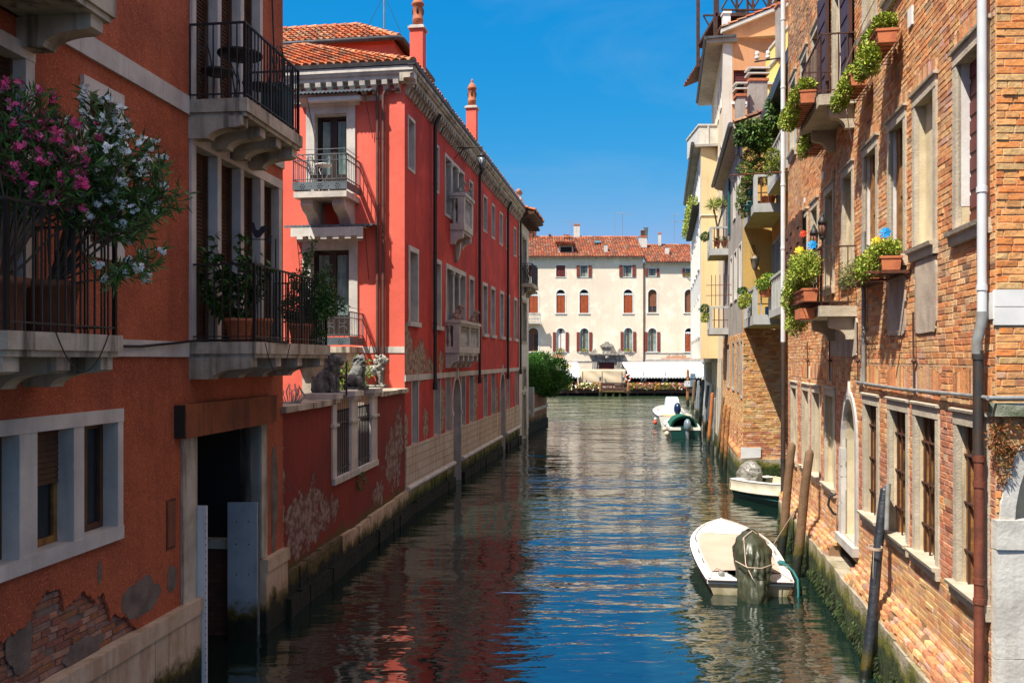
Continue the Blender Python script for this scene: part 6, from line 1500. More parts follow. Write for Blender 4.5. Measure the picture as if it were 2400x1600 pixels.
# lantern on the ochre wall
t = thing('wall_lantern', 'ornate pale wall lantern hanging on the ochre wall between the corner balconies', 'lantern', FBf.w(.34, .25, 7.0))
b = MB(FBf); b.tube([(.32, 0, 7.7), (.32, .12, 7.78), (.32, .25, 7.72), (.32, .28, 7.5), (.32, .28, 7.4)], .014, 5, world=False)
for q in (-.07, .07): b.tube([(.32 + q, .05, 7.6), (.32 + q * 1.4, .2, 7.5), (.32, .28, 7.36)], .009, 5, world=False)
b.build('bracket', mt['rust'], t); b = MB(); c_ = FBf.w(.32, .28, 6.9); b.lathe(c_, [(.03, 0), (.10, .12), (.15, .38), (.17, .40), (.08, .48), (.02, .52)], 8, 0); b.build('shade', M('dusty_lantern_glass', (.34, .30, .22), .5, (.16, .12, .08), 5), t)
# plants of the corner balconies and terraces
def plantpx(name, label, Y, pots, n, l, w_, pal, fl=None, cat='potted plants', rz=.3, group=None, sh=.25, droop=0.0):
    bl = []
    for x, y, rx, ry in pots: bl.append((img(x, y, Y + rnd.uniform(-.15, .25)), (rx * Y / 2000, rz, ry * Y / 2000)))
    b0_ = min(bl, key=lambda q: q[0].z); base = Vector((b0_[0].x, b0_[0].y, b0_[0].z - b0_[1][2] * .8))
    return bush(name, label, base, bl, n, l, w_, pal, fl, cat=cat, group=group, droop=droop)
MIXG = [(.06, .16, .02), (.12, .24, .03), (.03, .09, .012), (.18, .24, .03), (.20, .14, .03)]
plantpx('climbing_plant', 'dark broad-leaved climber hanging from the gutter over the corner balconies', 25.6, [(1745, 305, 18, 16), (1770, 300, 18, 18), (1795, 300, 16, 20), (1760, 325, 18, 14), (1785, 330, 20, 20), (1735, 320, 8, 16), (1810, 285, 14, 20), (1815, 250, 14, 22), (1828, 215, 10, 26), (1825, 310, 14, 22)], 3600, .17, .06, [(.05, .13, .02), (.10, .20, .03), (.03, .08, .012), (.14, .18, .03)], droop=.9)
plantpx('terrace_shrub', 'mixed green and rusty shrubs crowding the upper corner balcony', 25.8, [(1800, 345, 26, 20), (1760, 370, 22, 20), (1745, 395, 16, 16), (1780, 390, 20, 20), (1765, 415, 18, 14), (1790, 420, 16, 14), (1810, 370, 16, 20), (1750, 425, 12, 12)], 6500, .07, .03, MIXG, (40, [(.6, .10, .12), (.55, .3, .2)]))
plantpx('terrace_shrub', 'yellow-green potted shrub below the roof-tile pile on the nearest terrace', 22.6, [(1810, 365, 14, 16), (1822, 385, 16, 14), (1805, 395, 12, 16), (1830, 395, 10, 14)], 2600, .06, .03, [(.28, .32, .04), (.18, .26, .03), (.36, .32, .05), (.10, .16, .02)], None)
plantpx('hanging_plant', 'pots of grey-green plants hanging outside the upper corner balcony', 26.4, [(1740, 445, 12, 14), (1750, 430, 10, 10), (1735, 480, 10, 12), (1752, 475, 10, 12), (1745, 500, 10, 10), (1738, 465, 8, 12)], 2600, .06, .03, [(.12, .20, .06), (.16, .26, .04), (.22, .24, .05)], (20, [(.5, .1, .1), (.7, .3, .2)]))
b = MB(); 
for k, (x, y) in enumerate(((1757, 452), (1752, 488), (1760, 480))): pot(b, img(x, y + 8, 26.0), .10, .2, 0)
tag(b.build('flower_pot', [M('teal_pot', (.01, .10, .10), .4)]), 'three teal plastic pots hooked on the upper corner balcony', 'pots')
plantpx('flowering_plant', 'flowering plants in red troughs along the lower corner balcony rail', 25.0, [(1788, 665, 16, 14), (1800, 655, 14, 14), (1815, 655, 12, 12), (1830, 650, 12, 12), (1795, 682, 14, 12)], 3200, .055, .035, [(.14, .32, .03), (.22, .40, .04), (.08, .2, .02), (.42, .44, .05)], (46, [(.8, .8, .8), (.75, .15, .1), (.85, .7, .1), (.6, .5, .8)]), droop=.1)
w = MB()
for x, y in ((1798, 688), (1812, 676), (1828, 664)): p = img(x, y, 24.9); w.box(p.x - .16, p.x + .13, p.y - .1, p.y + .1, p.z - .1, p.z + .08, 0)
tag(w.build('flower_trough', mt['clay']), 'row of three red clay troughs on the lower corner balcony rail', 'troughs')
plantpx('hanging_plant', 'round yellow-green plant hanging outside the lower corner balcony', 26.2, [(1748, 702, 14, 16), (1742, 712, 10, 12)], 1500, .06, .03, SUCC); plantpx('hanging_plant', 'small dark pot plant above the round one at the lower corner balcony', 26.8, [(1740, 682, 10, 8)], 500, .06, .03, DGREENS)
b = MB(FS); b.box(25.35, 25.6, -.75, -.4, 5.33, 5.56, 0); tag(b.build('crate', mt['bluebin']), 'blue plastic crate behind the rail of the lower corner balcony', 'crate')
b = MB(FS)
for k in range(6): b.box(22.4, 22.9, -.62, -.46, 10.0 + k * .045, 10.035 + k * .045, 0, jit=.01)
tag(b.build('tile_stack', mt['clay']), 'small pile of orange roof tiles on the nearest terrace rail', 'tiles')
b = MB(FS); pot(b, FS.w(25.6, -.5, 8.6), .22, .26, 0); pot(b, FS.w(26.2, -.3, 8.6), .15, .22, 0); tag(b.build('flower_pot', mt['clay']), 'wide clay bowls behind the rail of the upper corner balcony', 'pots')
yc = FS.w(35.3, .35, 8.5); t = thing('yucca', 'spiky twin-headed yucca on the small balcony of the grey house', 'yucca', yc)
b = MB(); h1, h2 = img(1672, 482, 35.3), img(1693, 478, 35.3); b.tube([yc, yc + Vector((-.05, 0, 1.0)), h1], [.05, .04, .03], 6); b.tube([yc + Vector((-.04, 0, .9)), yc.lerp(h2, .8) , h2], [.035, .03, .025], 6); b.build('trunk', mt['stem'], t)
b = MB()
for h in (h1, h2):
    for k in range(130):
        d = rvec(); d.z = d.z * .8 + .25; leaf(b, h + d * .04, d, rnd.uniform(.25, .45), .035, pal_mix([(.30, .36, .06), (.18, .26, .04), (.40, .40, .12)], .2), 0, rnd.uniform(0, 6))
b.build('crown', mt['leaf'], t)
for k, (x, lb) in enumerate(((1681, 'left clay pot with succulent on the yucca balcony'), (1697, 'right clay pot with succulent on the yucca balcony'))):
    p = img(x, 578, 34.85); t = thing('potted_succulent', lb, 'potted plant', p); b = MB(); pot(b, p, .13, .2, 0); b.build('flower_pot', mt['clay'], t); b = MB()
    for q in range(40): d = rvec(); d.z = abs(d.z) + .3; leaf(b, p + Vector((0, 0, .2)), d, .3, .04, pal_mix([(.2, .28, .1), (.3, .36, .16)]), 0)
    b.build('foliage', mt['leaf'], t)
for x, y, lb, pl in ((1654, 745, 'round yellow-green plant hanging beside the lower small balcony', SUCC), (1652, 724, 'little dark plant above the round one by the lower small balcony', DGREENS), (1653, 555, 'dark hanging basket beside the yucca balcony', DGREENS)):
    plantpx('hanging_plant', lb, 35.6, [(x, y, 11, 10)], 600, .07, .035, pl, cat='hanging plant', rz=.2)

# the tall peach house with wooden roof terrace
ph = thing('peach_house', 'tall peach rendered house with sloping gable roof and maroon roller shutter', 'house', FS.w(42, -3, 0))
FD = Frame((FS.w(37.8, 0, 0).x, FS.w(37.8, 0, 0).y), (1, 0), (0, -1))
mh = (.47, 2.0, 15.4, 16.8)
w = MB(FD); V = [(0, 18.2), (0, 4), (7, 4), (7, 21.2)]
wall(w, 0, 7, 3, 18.2, [mh], .15, 0, 0); w.face([(0, 0, 18.2), (7, 0, 18.2), (7, 0, 21.3), (0, 0, 18.45)], 0); w.face([(7, 0, 3), (7, -8, 3), (7, -8, 21.3), (7, 0, 21.3)], 0)
w.build('gable_wall', [mt['peach']], ph)
w = MB(FD); w.box(-.002, .42, -.02, .012, 3, 18.2, 0); w.build('corner_strip', [mt['palewall']], ph)
w = MB(FD); w.box(mh[0], mh[1], -.16, -.13, mh[2], mh[3], 0); slats(w, mh[0], mh[1], mh[2], mh[3], -.12, 0, .07, .02); rs = w.build('roller_shutter', [mt['maroon']], ph)
w = MB(FD); w.box(mh[0] - .08, mh[1] + .1, -.02, .08, mh[2] - .13, mh[2], 0); w.build('sill', [mt['white']], ph)
hD = [(38.6, 39.3, 15.4, 16.8), (40.5, 41.2, 15.4, 16.8), (42.8, 43.4, 15.4, 16.8), (38.6, 39.3, 12.2, 13.7), (40.5, 41.2, 12.2, 13.7)]
w = MB(FS); wall(w, 37.8, 46.5, 0, 18.2, hD, .2, 0, 1); shell(w, 37.8, 46.5, 0, 18.2, 7, 0, near=False); w.build('canal_wall', [mt['cream'], mt['palewall']], ph)
for h in hD: sfill(h, FS, ph, 'maroon', fm='white')
w = MB(FS); w.box(37.6, 47, -.6, .72, 17.98, 18.14, 0); w.build('eaves', [mt['greyrender']], ph); w = MB(FS); w.tube([(37.5, .76, 18.18), (47, .76, 18.18)], .08, 8, world=False); w.box(37.5, 37.58, -.55, .76, 18.14, 18.24, 0); w.build('gutter', [mt['gutter']], ph)
w = MB(FD); w.prism([(-.1, 18.4), (7.2, 21.38), (7.2, 21.55), (-.1, 18.56)], .0, .22, 'n', 0); w.build('gable_trim', [mt['palewall']], ph)
w = MB(); tiles(w, FD.w(-.1, .25, 18.6), FD.w(-.1, -8, 18.6), FD.w(7.2, .25, 21.6), FD.w(7.2, -8, 21.6), .25, .4); w.build('roof', [mt['tile']], ph)
al = thing('roof_terrace', 'dark wooden roof terrace with crossed railings on posts above the peach house', 'roof terrace', img(1745, 33, 39) )
WD = M('dark_terrace_wood', (.085, .04, .028), .8, (.04, .022, .02), 5, streak=.5)
w = MB(); ya = 38.3; X = lambda x: (x - 1200) / 2000 * ya; Zp = lambda y: 4 + (842 - y) / 2000 * ya
w.box(X(1678), X(1808), ya, ya + 4, Zp(38), Zp(30), 0); w.build('deck', WD, al)
for (xa, xb, yb, yt, dy) in ((1674, 1682, 92, -80, 0), (1684, 1692, 92, -80, .5), (1803, 1808.5, 176, -80, -.1), (1674, 1682, 92, -80, 3.6), (1803, 1808, 60, -80, 3.6)):
    w = MB(); w.box(X(xa), X(xb), ya + dy, ya + dy + .16, Zp(yb), Zp(yt), 0); w.build('post', WD, al)
w = MB()
for dy in (.05, 3.7):
    for y0 in (20, -44): w.box(X(1692), X(1803), ya + dy, ya + dy + .08, Zp(y0 + 4), Zp(y0), 0)
    xs = [1692, 1728, 1766, 1803]
    for a, b in zip(xs, xs[1:]):
        w.box(X(b) - .05, X(b) + .05, ya + dy - .01, ya + dy + .09, Zp(24), Zp(-44), 0)
        for s0, s1 in ((20, -42), (-42, 20)): w.tube([(X(a), ya + dy + .04, Zp(s0)), (X(b), ya + dy + .04, Zp(s1))], .04, 4)
w.build('railing', WD, al)
w = MB()
for k in range(14): w.tube([(X(1803), 30 + .25, 0), (X(1803), 30.25, .1)], .01, 4) if False else None
w.box(X(1720), X(1740), ya + 1.6, ya + 2.2, Zp(29), Zp(2), 0); w.box(X(1745), X(1768), ya + 1.4, ya + 2, Zp(29), Zp(-4), 0); tag(w.build('garden_furniture', mt['black']), 'dark wicker furniture standing on the wooden roof terrace', 'furniture')
w = MB(); w.box(X(1689), X(1705), 37.75, 38.1, Zp(68), Zp(44), 0); w.box(X(1687), X(1707), 37.7, 38.15, Zp(44), Zp(39), 0); tag(w.build('chimney', mt['white']), 'short white chimney at the foot of the wooden roof terrace', 'chimney')
# bright yellow wall behind the wing
yh = thing('yellow_house', 'bright yellow house end with a stepped top behind the corner balconies', 'house', (10.6, 33.5, 0))
w = MB(); w.box(9.92, 10.95, 33, 36, 5, 14.6, 0); w.box(10.35, 12.4, 33.2, 36.2, 5, 15.7, 0); w.box(10.85, 12.6, 33.4, 36.5, 5, 17.0, 0); w.build('wall', [mt['brightyellow']], yh)
w = MB(); w.box(9.85, 10.4, 32.9, 36, 14.6, 14.68, 0); w.box(10.28, 10.9, 33.1, 36, 15.7, 15.78, 0); w.box(10.8, 12.5, 33.3, 36, 17.0, 17.1, 0); w.build('coping', [mt['offwhite']], yh)
# pale yellow house overhanging the canal
cy_h = thing('cream_house', 'pale yellow house jutting over the canal beyond the grey one, white below', 'house', FS.w(49, -1, 0))
FC = Frame((FS.w(41.4, .8, 0).x, FS.w(41.4, .8, 0).y), (1, 0), (0, -1))
w = MB(FC); wall(w, 0, 3.5, 4.05, 14.3, [], .2, 0, 0); w.face([(0, 0, 4.05), (3.5, 0, 4.05), (3.5, -12, 4.05), (0, -12, 4.05)], 0); w.build('end_wall', [mt['yellow']], cy_h)
hC = [(43 + i * 2.6, 44.3 + i * 2.6, z, z + 1.9) for i in range(5) for z in (5.2, 8.6, 12.0)]
w = MB(FS); wall(w, 41.4, 57, 4.05, 14.3, hC, .2, 0, 1, n=.8); shell(w, 41.4, 57, 4.05, 14.3, 6, 0, n=.8, near=False); w.build('wall', [mt['white'], mt['palewall']], cy_h)
for h in hC: w = MB(FS); frame_boxes(w, h[0], h[1], h[2], h[3], .1, .05, 0, n=.8); o = w.build('window', [mt['white']], cy_h); g = MB(FS); g.box(h[0], h[1], .55, .6, h[2], h[3], 0); g.build('pane', [mt['glass']], o)
hCb = [(39.0 + i * 1.05, 39.85 + i * 1.05, 2.65, 3.85) for i in range(14)]
w = MB(FS); wall(w, S1, 56, .0, 4.04, hCb, .25, 0, 0); shell(w, S1, 56, -.5, 4.04, 4, 0, near=False); w.box(S1, 56, -.1, .1, -.5, .3, 1); w.build('ground_wall', [mt['palewall'], mt['green_base']], cy_h)
for h in hCb: w = MB(FS); w.box(h[0], h[1], -.29, -.24, h[2], h[3], 0); w.build('pane', [mt['glass']], cy_h)
w = MB(FS); w.box(41.2, 57.2, -1, 1.15, 14.3, 14.42, 0); w.build('eaves', [mt['greyrender']], cy_h); w = MB(FS); w.tube([(41.1, 1.2, 14.44), (57.3, 1.2, 14.44)], .09, 8, world=False); w.build('gutter', [mt['gutter']], cy_h)
w = MB(FC); w.box(-.05, 1.35, -3, -.15, 14.42, 15.4, 0); w.box(-.1, 1.4, -3.05, -.1, 15.4, 15.48, 0); w.box(.35, .42, -.15, -.1, 14.42, 15.4, 0); w.build('parapet_block', [mt['offwhite']], cy_h)
w = MB(FC); w.tube([(0, .03, 11.0), (1.35, .03, 11.0)], .025, 5, world=False); w.tube([(0, .03, 10.98), (-.01, -.4, 10.6)], .025, 5, world=False); w.build('wall_pipe', [mt['offwhite']], cy_h)
b0_ = FS.w(49, 1.0, 11.7)
t = thing('long_flower_box', 'long dark flower box with yellow-green plants high on the pale yellow house', 'planter', b0_); w = MB(FS); w.box(43.2, 55, .82, 1.15, 11.62, 11.85, 0); w.build('box', mt['dark'], t)
w = MB(FS); cloud(w, [(FS.w(43.5 + k * .8, 1.1, 12.0), (.3, .45, .35)) for k in range(15)], 3000, .12, .06, SUCC); w.build('foliage', mt['leaf'], t)
# ================================================================ palace across the wide canal
FP = Frame((0, 100), (1, 0), (0, -1))
def zx(v): return v * .015306
def zz_(v): return 22.1 - v * .015306
pal = thing('cream_palace', 'long cream palace across the wide canal with arched rust shutters and tile roof', 'palace', (7, 103, 0))
plo = thing('cream_annex', 'lower cream house joined to the right end of the palace', 'house', (22, 103, 0))
def far_house(root, u0, u1, ze, wins, ml):
    hs = [w_['h'] for w_ in wins]
    w = MB(FP); wall(w, u0, u1, 0, ze, hs, .25, 0, 1); shell(w, u0, u1, 0, ze, 12, 0); w.build('wall', [mt[ml], mt['istria']], root)
    for w_ in wins:
        h = w_['h']; k = w_['k']; a, b, c, d = h[:4]; arch = len(h) > 4
        w = MB(FP)
        if arch: arch_frame(w, a, b, c, d, .13, .04, 0)
        else: frame_boxes(w, a, b, c, d, .08, .04, 0)
        o = w.build('window', [mt['white']], root); g = MB(FP); g.box(a - .0, b + .0, -.32, -.24, c, d, 0); g.build('pane', [mt['dark' if k == 'shut' else 'glass']], o)
        g = MB(FP)
        if k == 'shut':
            zt = d - (.55 if arch else 0)
            for x0, x1 in ((a + .02, (a + b) / 2 - .01), ((a + b) / 2 + .01, b - .02)):
                g.box(x0, x1, -.12, -.07, c, zt, 0)
                for q in range(3): g.box(x0 + .1 + q * .3, x0 + .13 + q * .3, -.07, -.06, c, zt, 0)
            g.build('shutter', [mt['maroon'] if w_.get('m') else mt['rustshut']], o)
            if arch:
                g = MB(FP); K = 8
                for q in range(K): x0 = a + (b - a) * q / K; g.box(x0, a + (b - a) * (q + 1) / K, -.06, -.03, zt - (.12 if q % 2 else .06), zt + .12, 0)
                g.build('blind', [mt['awning']], o)
        elif k == 'roll':
            slats(g, a, b, c + (d - c) * w_.get('f', .3), d, -.2, 0, .1, .03); g.build('roller_blind', [mt['brownroll']], o)
            g = MB(FP); g.box(a, b, -.22, -.18, c, c + .1, 0); g.box((a + b) / 2 - .04, (a + b) / 2 + .04, -.22, -.18, c, d, 0); g.build('casement', [mt['wood_amber']], o)
        if k in ('open', 'opentop'):
            wd = w_.get('w', .62)
            for x0, x1 in ((a - .06 - wd, a - .06), (b + .06, b + .06 + wd)):
                g = MB(FP); zt = d - (.45 if arch else 0); g.box(x0, x1, .05, .09, c, zt, 0)
                for q in range(int((zt - c) / .16)): g.box(x0 + .06, x1 - .06, .09, .10, c + q * .16 + .03, c + q * .16 + .13, 0)
                g.build('shutter', [mt['redshut']], o)
            g = MB(FP); g.box(a, a + .35, -.235, -.2, c, d - .2, 0); g.box(b - .35, b, -.235, -.2, c, d - .2, 0); g.build('curtain', [mt['curtain' if not w_.get('wh') else 'white']], o)
            if w_.get('wh'): g = MB(FP); g.box(a + .05, b - .05, -.23, -.19, c + .4, d - .6, 0); g.build('blind', [mt['white']], o)
            g = MB(FP); g.box((a + b) / 2 - .04, (a + b) / 2 + .04, -.22, -.17, c, d - .4, 0); g.build('casement', [mt['wood_amber']], o)
            if w_.get('fl'):
                g = MB(FP); cloud(g, [(FP.w((a + b) / 2, .1, c + .12), (.5, .12, .16))], 260, .1, .06, SUCC + [(.6, .15, .05)]); g.build('flower_box', [mt['leaf']], o)
mt['rustshut'] = M('rust_orange_shutter', (.40, .085, .022), .75, (.28, .055, .018), 4, streak=.5, streakcol=(.14, .035, .015))
mt['redshut'] = M('red_brown_shutter', (.22, .05, .03), .7, (.17, .04, .025), 3); mt['brownroll'] = M('brown_roller', (.24, .09, .04), .7, (.18, .07, .035), 3)
A = lambda x0, x1, y0, y1, arch=True: (zx(x0), zx(x1), zz_(y1), zz_(y0)) + (('arch',) if arch else ())
W1 = [dict(h=A(338, 408, 463, 552, False), k='shut', m=1), dict(h=A(524, 580, 465, 552, False), k='open', w=.4), dict(h=A(852, 916, 463, 550, False), k='open', w=.42), dict(h=A(130, 190, 463, 552, False), k='shut', m=1), dict(h=A(-60, 0, 463, 552, False), k='shut', m=1),
      dict(h=A(128, 198, 655, 828), k='shut'), dict(h=A(340, 406, 650, 828), k='shut'), dict(h=A(518, 586, 648, 828), k='shut'), dict(h=A(855, 923, 648, 828), k='shut'), dict(h=A(-60, 8, 650, 828), k='shut'),
      dict(h=A(126, 200, 942, 1122), k='roll', f=.75), dict(h=A(340, 406, 945, 1122), k='open', w=.36, wh=1, fl=1), dict(h=A(522, 586, 945, 1122), k='open', w=.36, fl=1), dict(h=A(858, 922, 942, 1122), k='open', w=.36, fl=1), dict(h=A(-60, 8, 942, 1122), k='open')]
W2 = [dict(h=A(1046, 1102, 488, 545, False), k='open', w=.34), dict(h=A(1328, 1380, 488, 545, False), k='open', w=.3, fl=1), dict(h=A(1042, 1108, 648, 824), k='roll', f=.28), dict(h=A(1322, 1388, 648, 824), k='roll', f=.0),
      dict(h=A(1042, 1106, 944, 1122), k='open', w=.36), dict(h=A(1324, 1388, 944, 1122), k='shut'), dict(h=A(1560, 1625, 648, 824), k='roll'), dict(h=A(1560, 1625, 944, 1122), k='open')]
far_house(pal, -5, 15.4, zz_(404), W1, 'cream_far'); far_house(plo, 15.46, 27, zz_(444), W2, 'cream_far')
PT = [(.44, .12, .05), (.37, .10, .05), (.30, .085, .045), (.48, .16, .07), (.24, .08, .05), (.40, .14, .07), (.20, .09, .06), (.34, .19, .12)]
for root, u0, u1, ze, run, rise in ((pal, -5.2, 15.5, zz_(400), 6.5, 3.2), (plo, 15.55, 27.2, zz_(440), 6.0, 2.75)):
    w = MB(); tiles(w, (u0, 99.5, ze), (u1, 99.5, ze), (u0, 99.5 + run, ze + rise), (u1, 99.5 + run, ze + rise), .30, .5, pal=PT); ridge(w, (u0, 99.5 + run, ze + rise), (u1, 99.5 + run, ze + rise), r=.14, l=.5)
    w.face([(u0, 112, ze), (u0, 106, ze), (u0, 106, ze + rise), (u0, 112, ze)][:3], 0, (.4, .12, .06)) if False else None
    r_ = w.build('roof', [mt['tile']], root)
    w = MB(FP); w.box(u0, u1, -.05, .42, ze - .16, ze - .03, 0); k = int((u1 - u0) / .45)
    for i in range(k): w.box(u0 + .2 + i * .45, u0 + .32 + i * .45, -.02, .3, ze - .3, ze - .16, 0)
    w.build('cornice', [mt['istria']], root)
    w = MB(FP); w.tube([(u0, .5, ze - .02), (u1, .5, ze - .02)], .07, 6, world=False); w.build('gutter', [mt['rust']], root)
    if root is pal: rp = r_
    else: rq = r_
def rpt(u, v, ze=zz_(400), run=6.5, rise=3.2): return Vector((u, 99.5 + run * v, ze + rise * v))
# dormer, skylight, chimneys
w = MB(); u0, u1 = zx(360), zx(470); zb = rpt(0, .14).z
w.box(u0, u1, 100.5, 103.5, zb, zb + .95, 0); w.box(u0 + .2, u1 - .15, 100.45, 100.5, zb + .2, zb + .8, 1); tiles(w, (u0 - .25, 100.1, zb + .95), (u1 + .25, 100.1, zb + .95), (u0 - .1, 104.5, zb + 1.9), (u1 + .4, 104.5, zb + 1.9), .28, .5, m=2, pal=PT); w.build('dormer', [mt['offwhite'], mt['dark'], mt['tile']], rp)
w = MB(); a = rpt(zx(652), .62); w.raw([a + Vector((0, -.4, .12)), a + Vector((.8, -.4, .12)), a + Vector((.8, .4, .5)), a + Vector((0, .4, .5))], [(0, 1, 2, 3)], 0); w.build('skylight', M('skylight_glass', (.02, .12, .17), .1), rp)
def bchim(u0, u1, v, zt, parent, ml='offwhite', top='clay', z0=None):
    p = rpt(u0, v); w = MB(); w.box(u0, u1, p.y, p.y + .6, p.z - .6, zt, 0); w.box(u0 - .05, u1 + .05, p.y - .05, p.y + .65, zt, zt + .15, 1); w.build('chimney', [mt[ml], mt[top]], parent)
bchim(zx(502), zx(548), .95, 20.6, rp); bchim(zx(712), zx(738), .2, rpt(0, .2).z + .95, rp); bchim(zx(135), zx(165), .9, 19.7, rp, 'clay_dark', 'clay_dark'); bchim(zx(167), zx(198), .92, 19.9, rp, 'clay_dark', 'clay_dark'); bchim(zx(300), zx(314), .95, 19.35, rp, 'clay_dark', 'clay_dark')
bchim(zx(1015), zx(1075), .7, 18.9, rq); bchim(zx(1178), zx(1195), .8, 19.4, rq); bchim(zx(1198), zx(1225), .35, 17.4, rq)
w = MB(); tiles(w, (zx(418), 105.2, 18.9), (zx(500), 105.2, 18.9), (zx(418), 107, 19.6), (zx(460), 107, 19.6), .28, .5, pal=PT); w.build('roof_hump', [mt['tile']], pal)
w = MB()
for q in (1035, 1045, 1055): w.lathe((zx(q), 104.3, 19.0), [(.12, 0), (.12, .7), (.17, .72), (.17, .8)], 8, 0)
w.build('chimney_pots', [mt['pipe_grey']], rq)
w = MB(); w.prism([(zx(1072), 18.8), (zx(1095), 18.8), (zx(1100), 20.3), (zx(1066), 20.3)], 105.5, 105.9, 'n', 0); tag(w.build('chimney_flue', M('green_copper', (.09, .13, .13), .6)), 'dark green flared metal flue standing on the annex roof', 'flue')
for k, (x, yb, yt, arms, lb) in enumerate(((450, 235, 130, (400, 515), 'leftmost slanting roof antenna on the palace'), (788, 250, 62, (785, 855), 'tall thin aerial mast left of centre on the palace roof'), (845, 250, 70, (840, 925), 'tall thick aerial mast beside the thin one on the palace roof'), (1243, 255, 70, (1212, 1292), 'far right aerial with two crossbars on the annex roof'))):
    t = thing('roof_antenna', lb, 'antenna', (zx(x), 104, zz_(yb) - .6), 'roof antennas'); Y_ = 104
    sc_ = 1.04; P = lambda a_, b_: Vector((zx(a_) * sc_, Y_, 4 + (zz_(b_) - 4) * sc_))
    b = MB(); b.tube([P(x, yb + 30), P(x + (8 if k == 0 else 0), yt)], .035 if k == 2 else .022, 5); b.build('mast', mt['pipe_grey'], t)
    b = MB(); yy = [yt] if k < 3 else [yt, 128]
    for y in yy:
        b.tube([P(arms[0], y - 3), P(arms[1], y + 5)], .02, 4)
        for j in range(7): q = P(arms[0], y - 3).lerp(P(arms[1], y + 5), (j + .5) / 7); b.tube([q - Vector((0, .4, .12)), q + Vector((0, .4, .12))], .014, 4)
    b.build('arms', mt['pipe_grey'], t)
# drainpipe, string line, balcony, portal
w = MB(FP); w.tube([(zx(1008), .12, 3.6), (zx(1008), .12, zz_(455)), (zx(1016), .2, zz_(440)), (zx(1022), .35, zz_(430))], .07, 8, world=False); w.build('downpipe', [mt['iron_brown']], pal)
w = MB(FP); w.box(-5, 15.3, -.02, .06, zz_(1200), zz_(1192), 0); w.build('string_course', [mt['istria']], pal); w = MB(FP); w.box(15.5, 27, -.02, .06, zz_(1136), zz_(1130), 0); w.box(15.5, 27, -.02, .09, zz_(1206), zz_(1180), 0); w.build('string_course', [mt['istria']], plo)
w = MB(FP); u0, u1 = -.5, zx(220); w.box(u0, u1, -.1, 1.1, zz_(912), zz_(895), 0); w.box(u0, u1, 1.0, 1.12, zz_(840), zz_(830), 0); o = w.build('balcony', [mt['istria']], pal)
w = MB(FP)
for k in range(22): u_ = u0 + .1 + (u1 - u0 - .2) * k / 21; w.lathe(FP.w(u_, 1.05, zz_(895)), [(.05, 0), (.04, .1), (.09, .3), (.04, .6), (.06, .84)], 6, 0)
w.box(u1 - .12, u1 + .02, .95, 1.15, zz_(920), zz_(832), 0); w.build('balustrade', [mt['istria']], o)
w = MB(FP)
X0, X1 = zx(612), zx(838)
for a, b in ((612, 648), (802, 838)): w.box(zx(a), zx(b), -.1, .35, 1, zz_(1180), 0); w.box(zx(a - 6), zx(b + 6), -.1, .42, zz_(1180), zz_(1168), 0)
w.box(zx(604), zx(846), -.1, .45, zz_(1168), zz_(1150), 0); w.box(zx(588), zx(860), -.1, .7, zz_(1148), zz_(1138), 0)
for s_ in (1, -1):
    e = (zx(590), zx(650)) if s_ > 0 else (zx(858), zx(800)); w.prism([(e[0], zz_(1138)), (e[1], zz_(1138)), (e[1] - s_ * .15, zz_(1108)), (e[1] - s_ * .25, zz_(1098))], -.05, .6, 'n', 0)
w.box(zx(690), zx(755), -.1, .4, zz_(1138), zz_(1085), 0); w.prism([(zx(672), zz_(1075)), (zx(690), zz_(1088)), (zx(755), zz_(1088)), (zx(776), zz_(1075)), (zx(755), zz_(1062)), (zx(690), zz_(1062))], -.1, .6, 'n', 0); w.box(zx(708), zx(740), -.1, .4, zz_(1062), zz_(1047), 0)
w.box(zx(648), zx(664), -.1, .2, 1, zz_(1205), 0); w.box(zx(782), zx(802), -.1, .2, 1, zz_(1205), 0); w.box(zx(648), zx(802), -.1, .25, zz_(1205), zz_(1170), 0)
w.ball(FP.w(zx(723), .5, zz_(1165)), (.26, .2, .3), 0)
o = w.build('portal', [M('dark_carved_stone', (.50, .46, .40), .9, (.22, .20, .17), 5, streak=.8, streakcol=(.14, .12, .10), bump=.6)], pal, 'carved stone doorway with a broken pediment'); w = MB(FP); w.box(zx(664), zx(782), .0, .06, 1, zz_(1205), 0); w.build('door_leaf', [mt['maroon']], o)

# ---- restaurant terrace on the water
PY = 93.2; u = lambda x: (x - 1200) / 2000 * PY; zq = lambda y: 4 + (842 - y) / 2000 * PY
q2 = lambda v: 1330 + v / 7.35; y2 = lambda v: 800 + v / 7.35
tr = thing('water_terrace', 'dark wooden restaurant terrace standing over the water before the cream palace', 'terrace', (8, 96, 0))
w = MB(); w.box(-2, 27, PY, 99.8, .55, .78, 0); w.box(-2, 27, PY - .05, PY + .1, .35, .6, 0); w.build('deck', [WD], tr)
for k in range(16):
    w = MB(); x = -1.5 + k * 1.9; w.tube([(x, PY + .3, -.6), (x, PY + .3, .5)], .14, 8); w.build('pile', [mt['post_grey']], tr)
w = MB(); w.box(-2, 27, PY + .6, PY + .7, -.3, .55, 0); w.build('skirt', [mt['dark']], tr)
for k, v in enumerate((265, 600, 942, 1315, 1690, 2060)):
    w = MB(); x = u(q2(v)); w.box(x - .04, x + .04, PY + .1, PY + .2, .78, zq(y2(520)), 0); w.build('post', [mt['iron_brown']], tr)
w = MB(); 
for a, b in ((-60, 600), (942, 2300)): w.box(u(q2(a)), u(q2(b)), PY + .1, PY + .15, zq(y2(706)), zq(y2(700)), 0)
w.build('handrail', [mt['iron_brown']], tr)
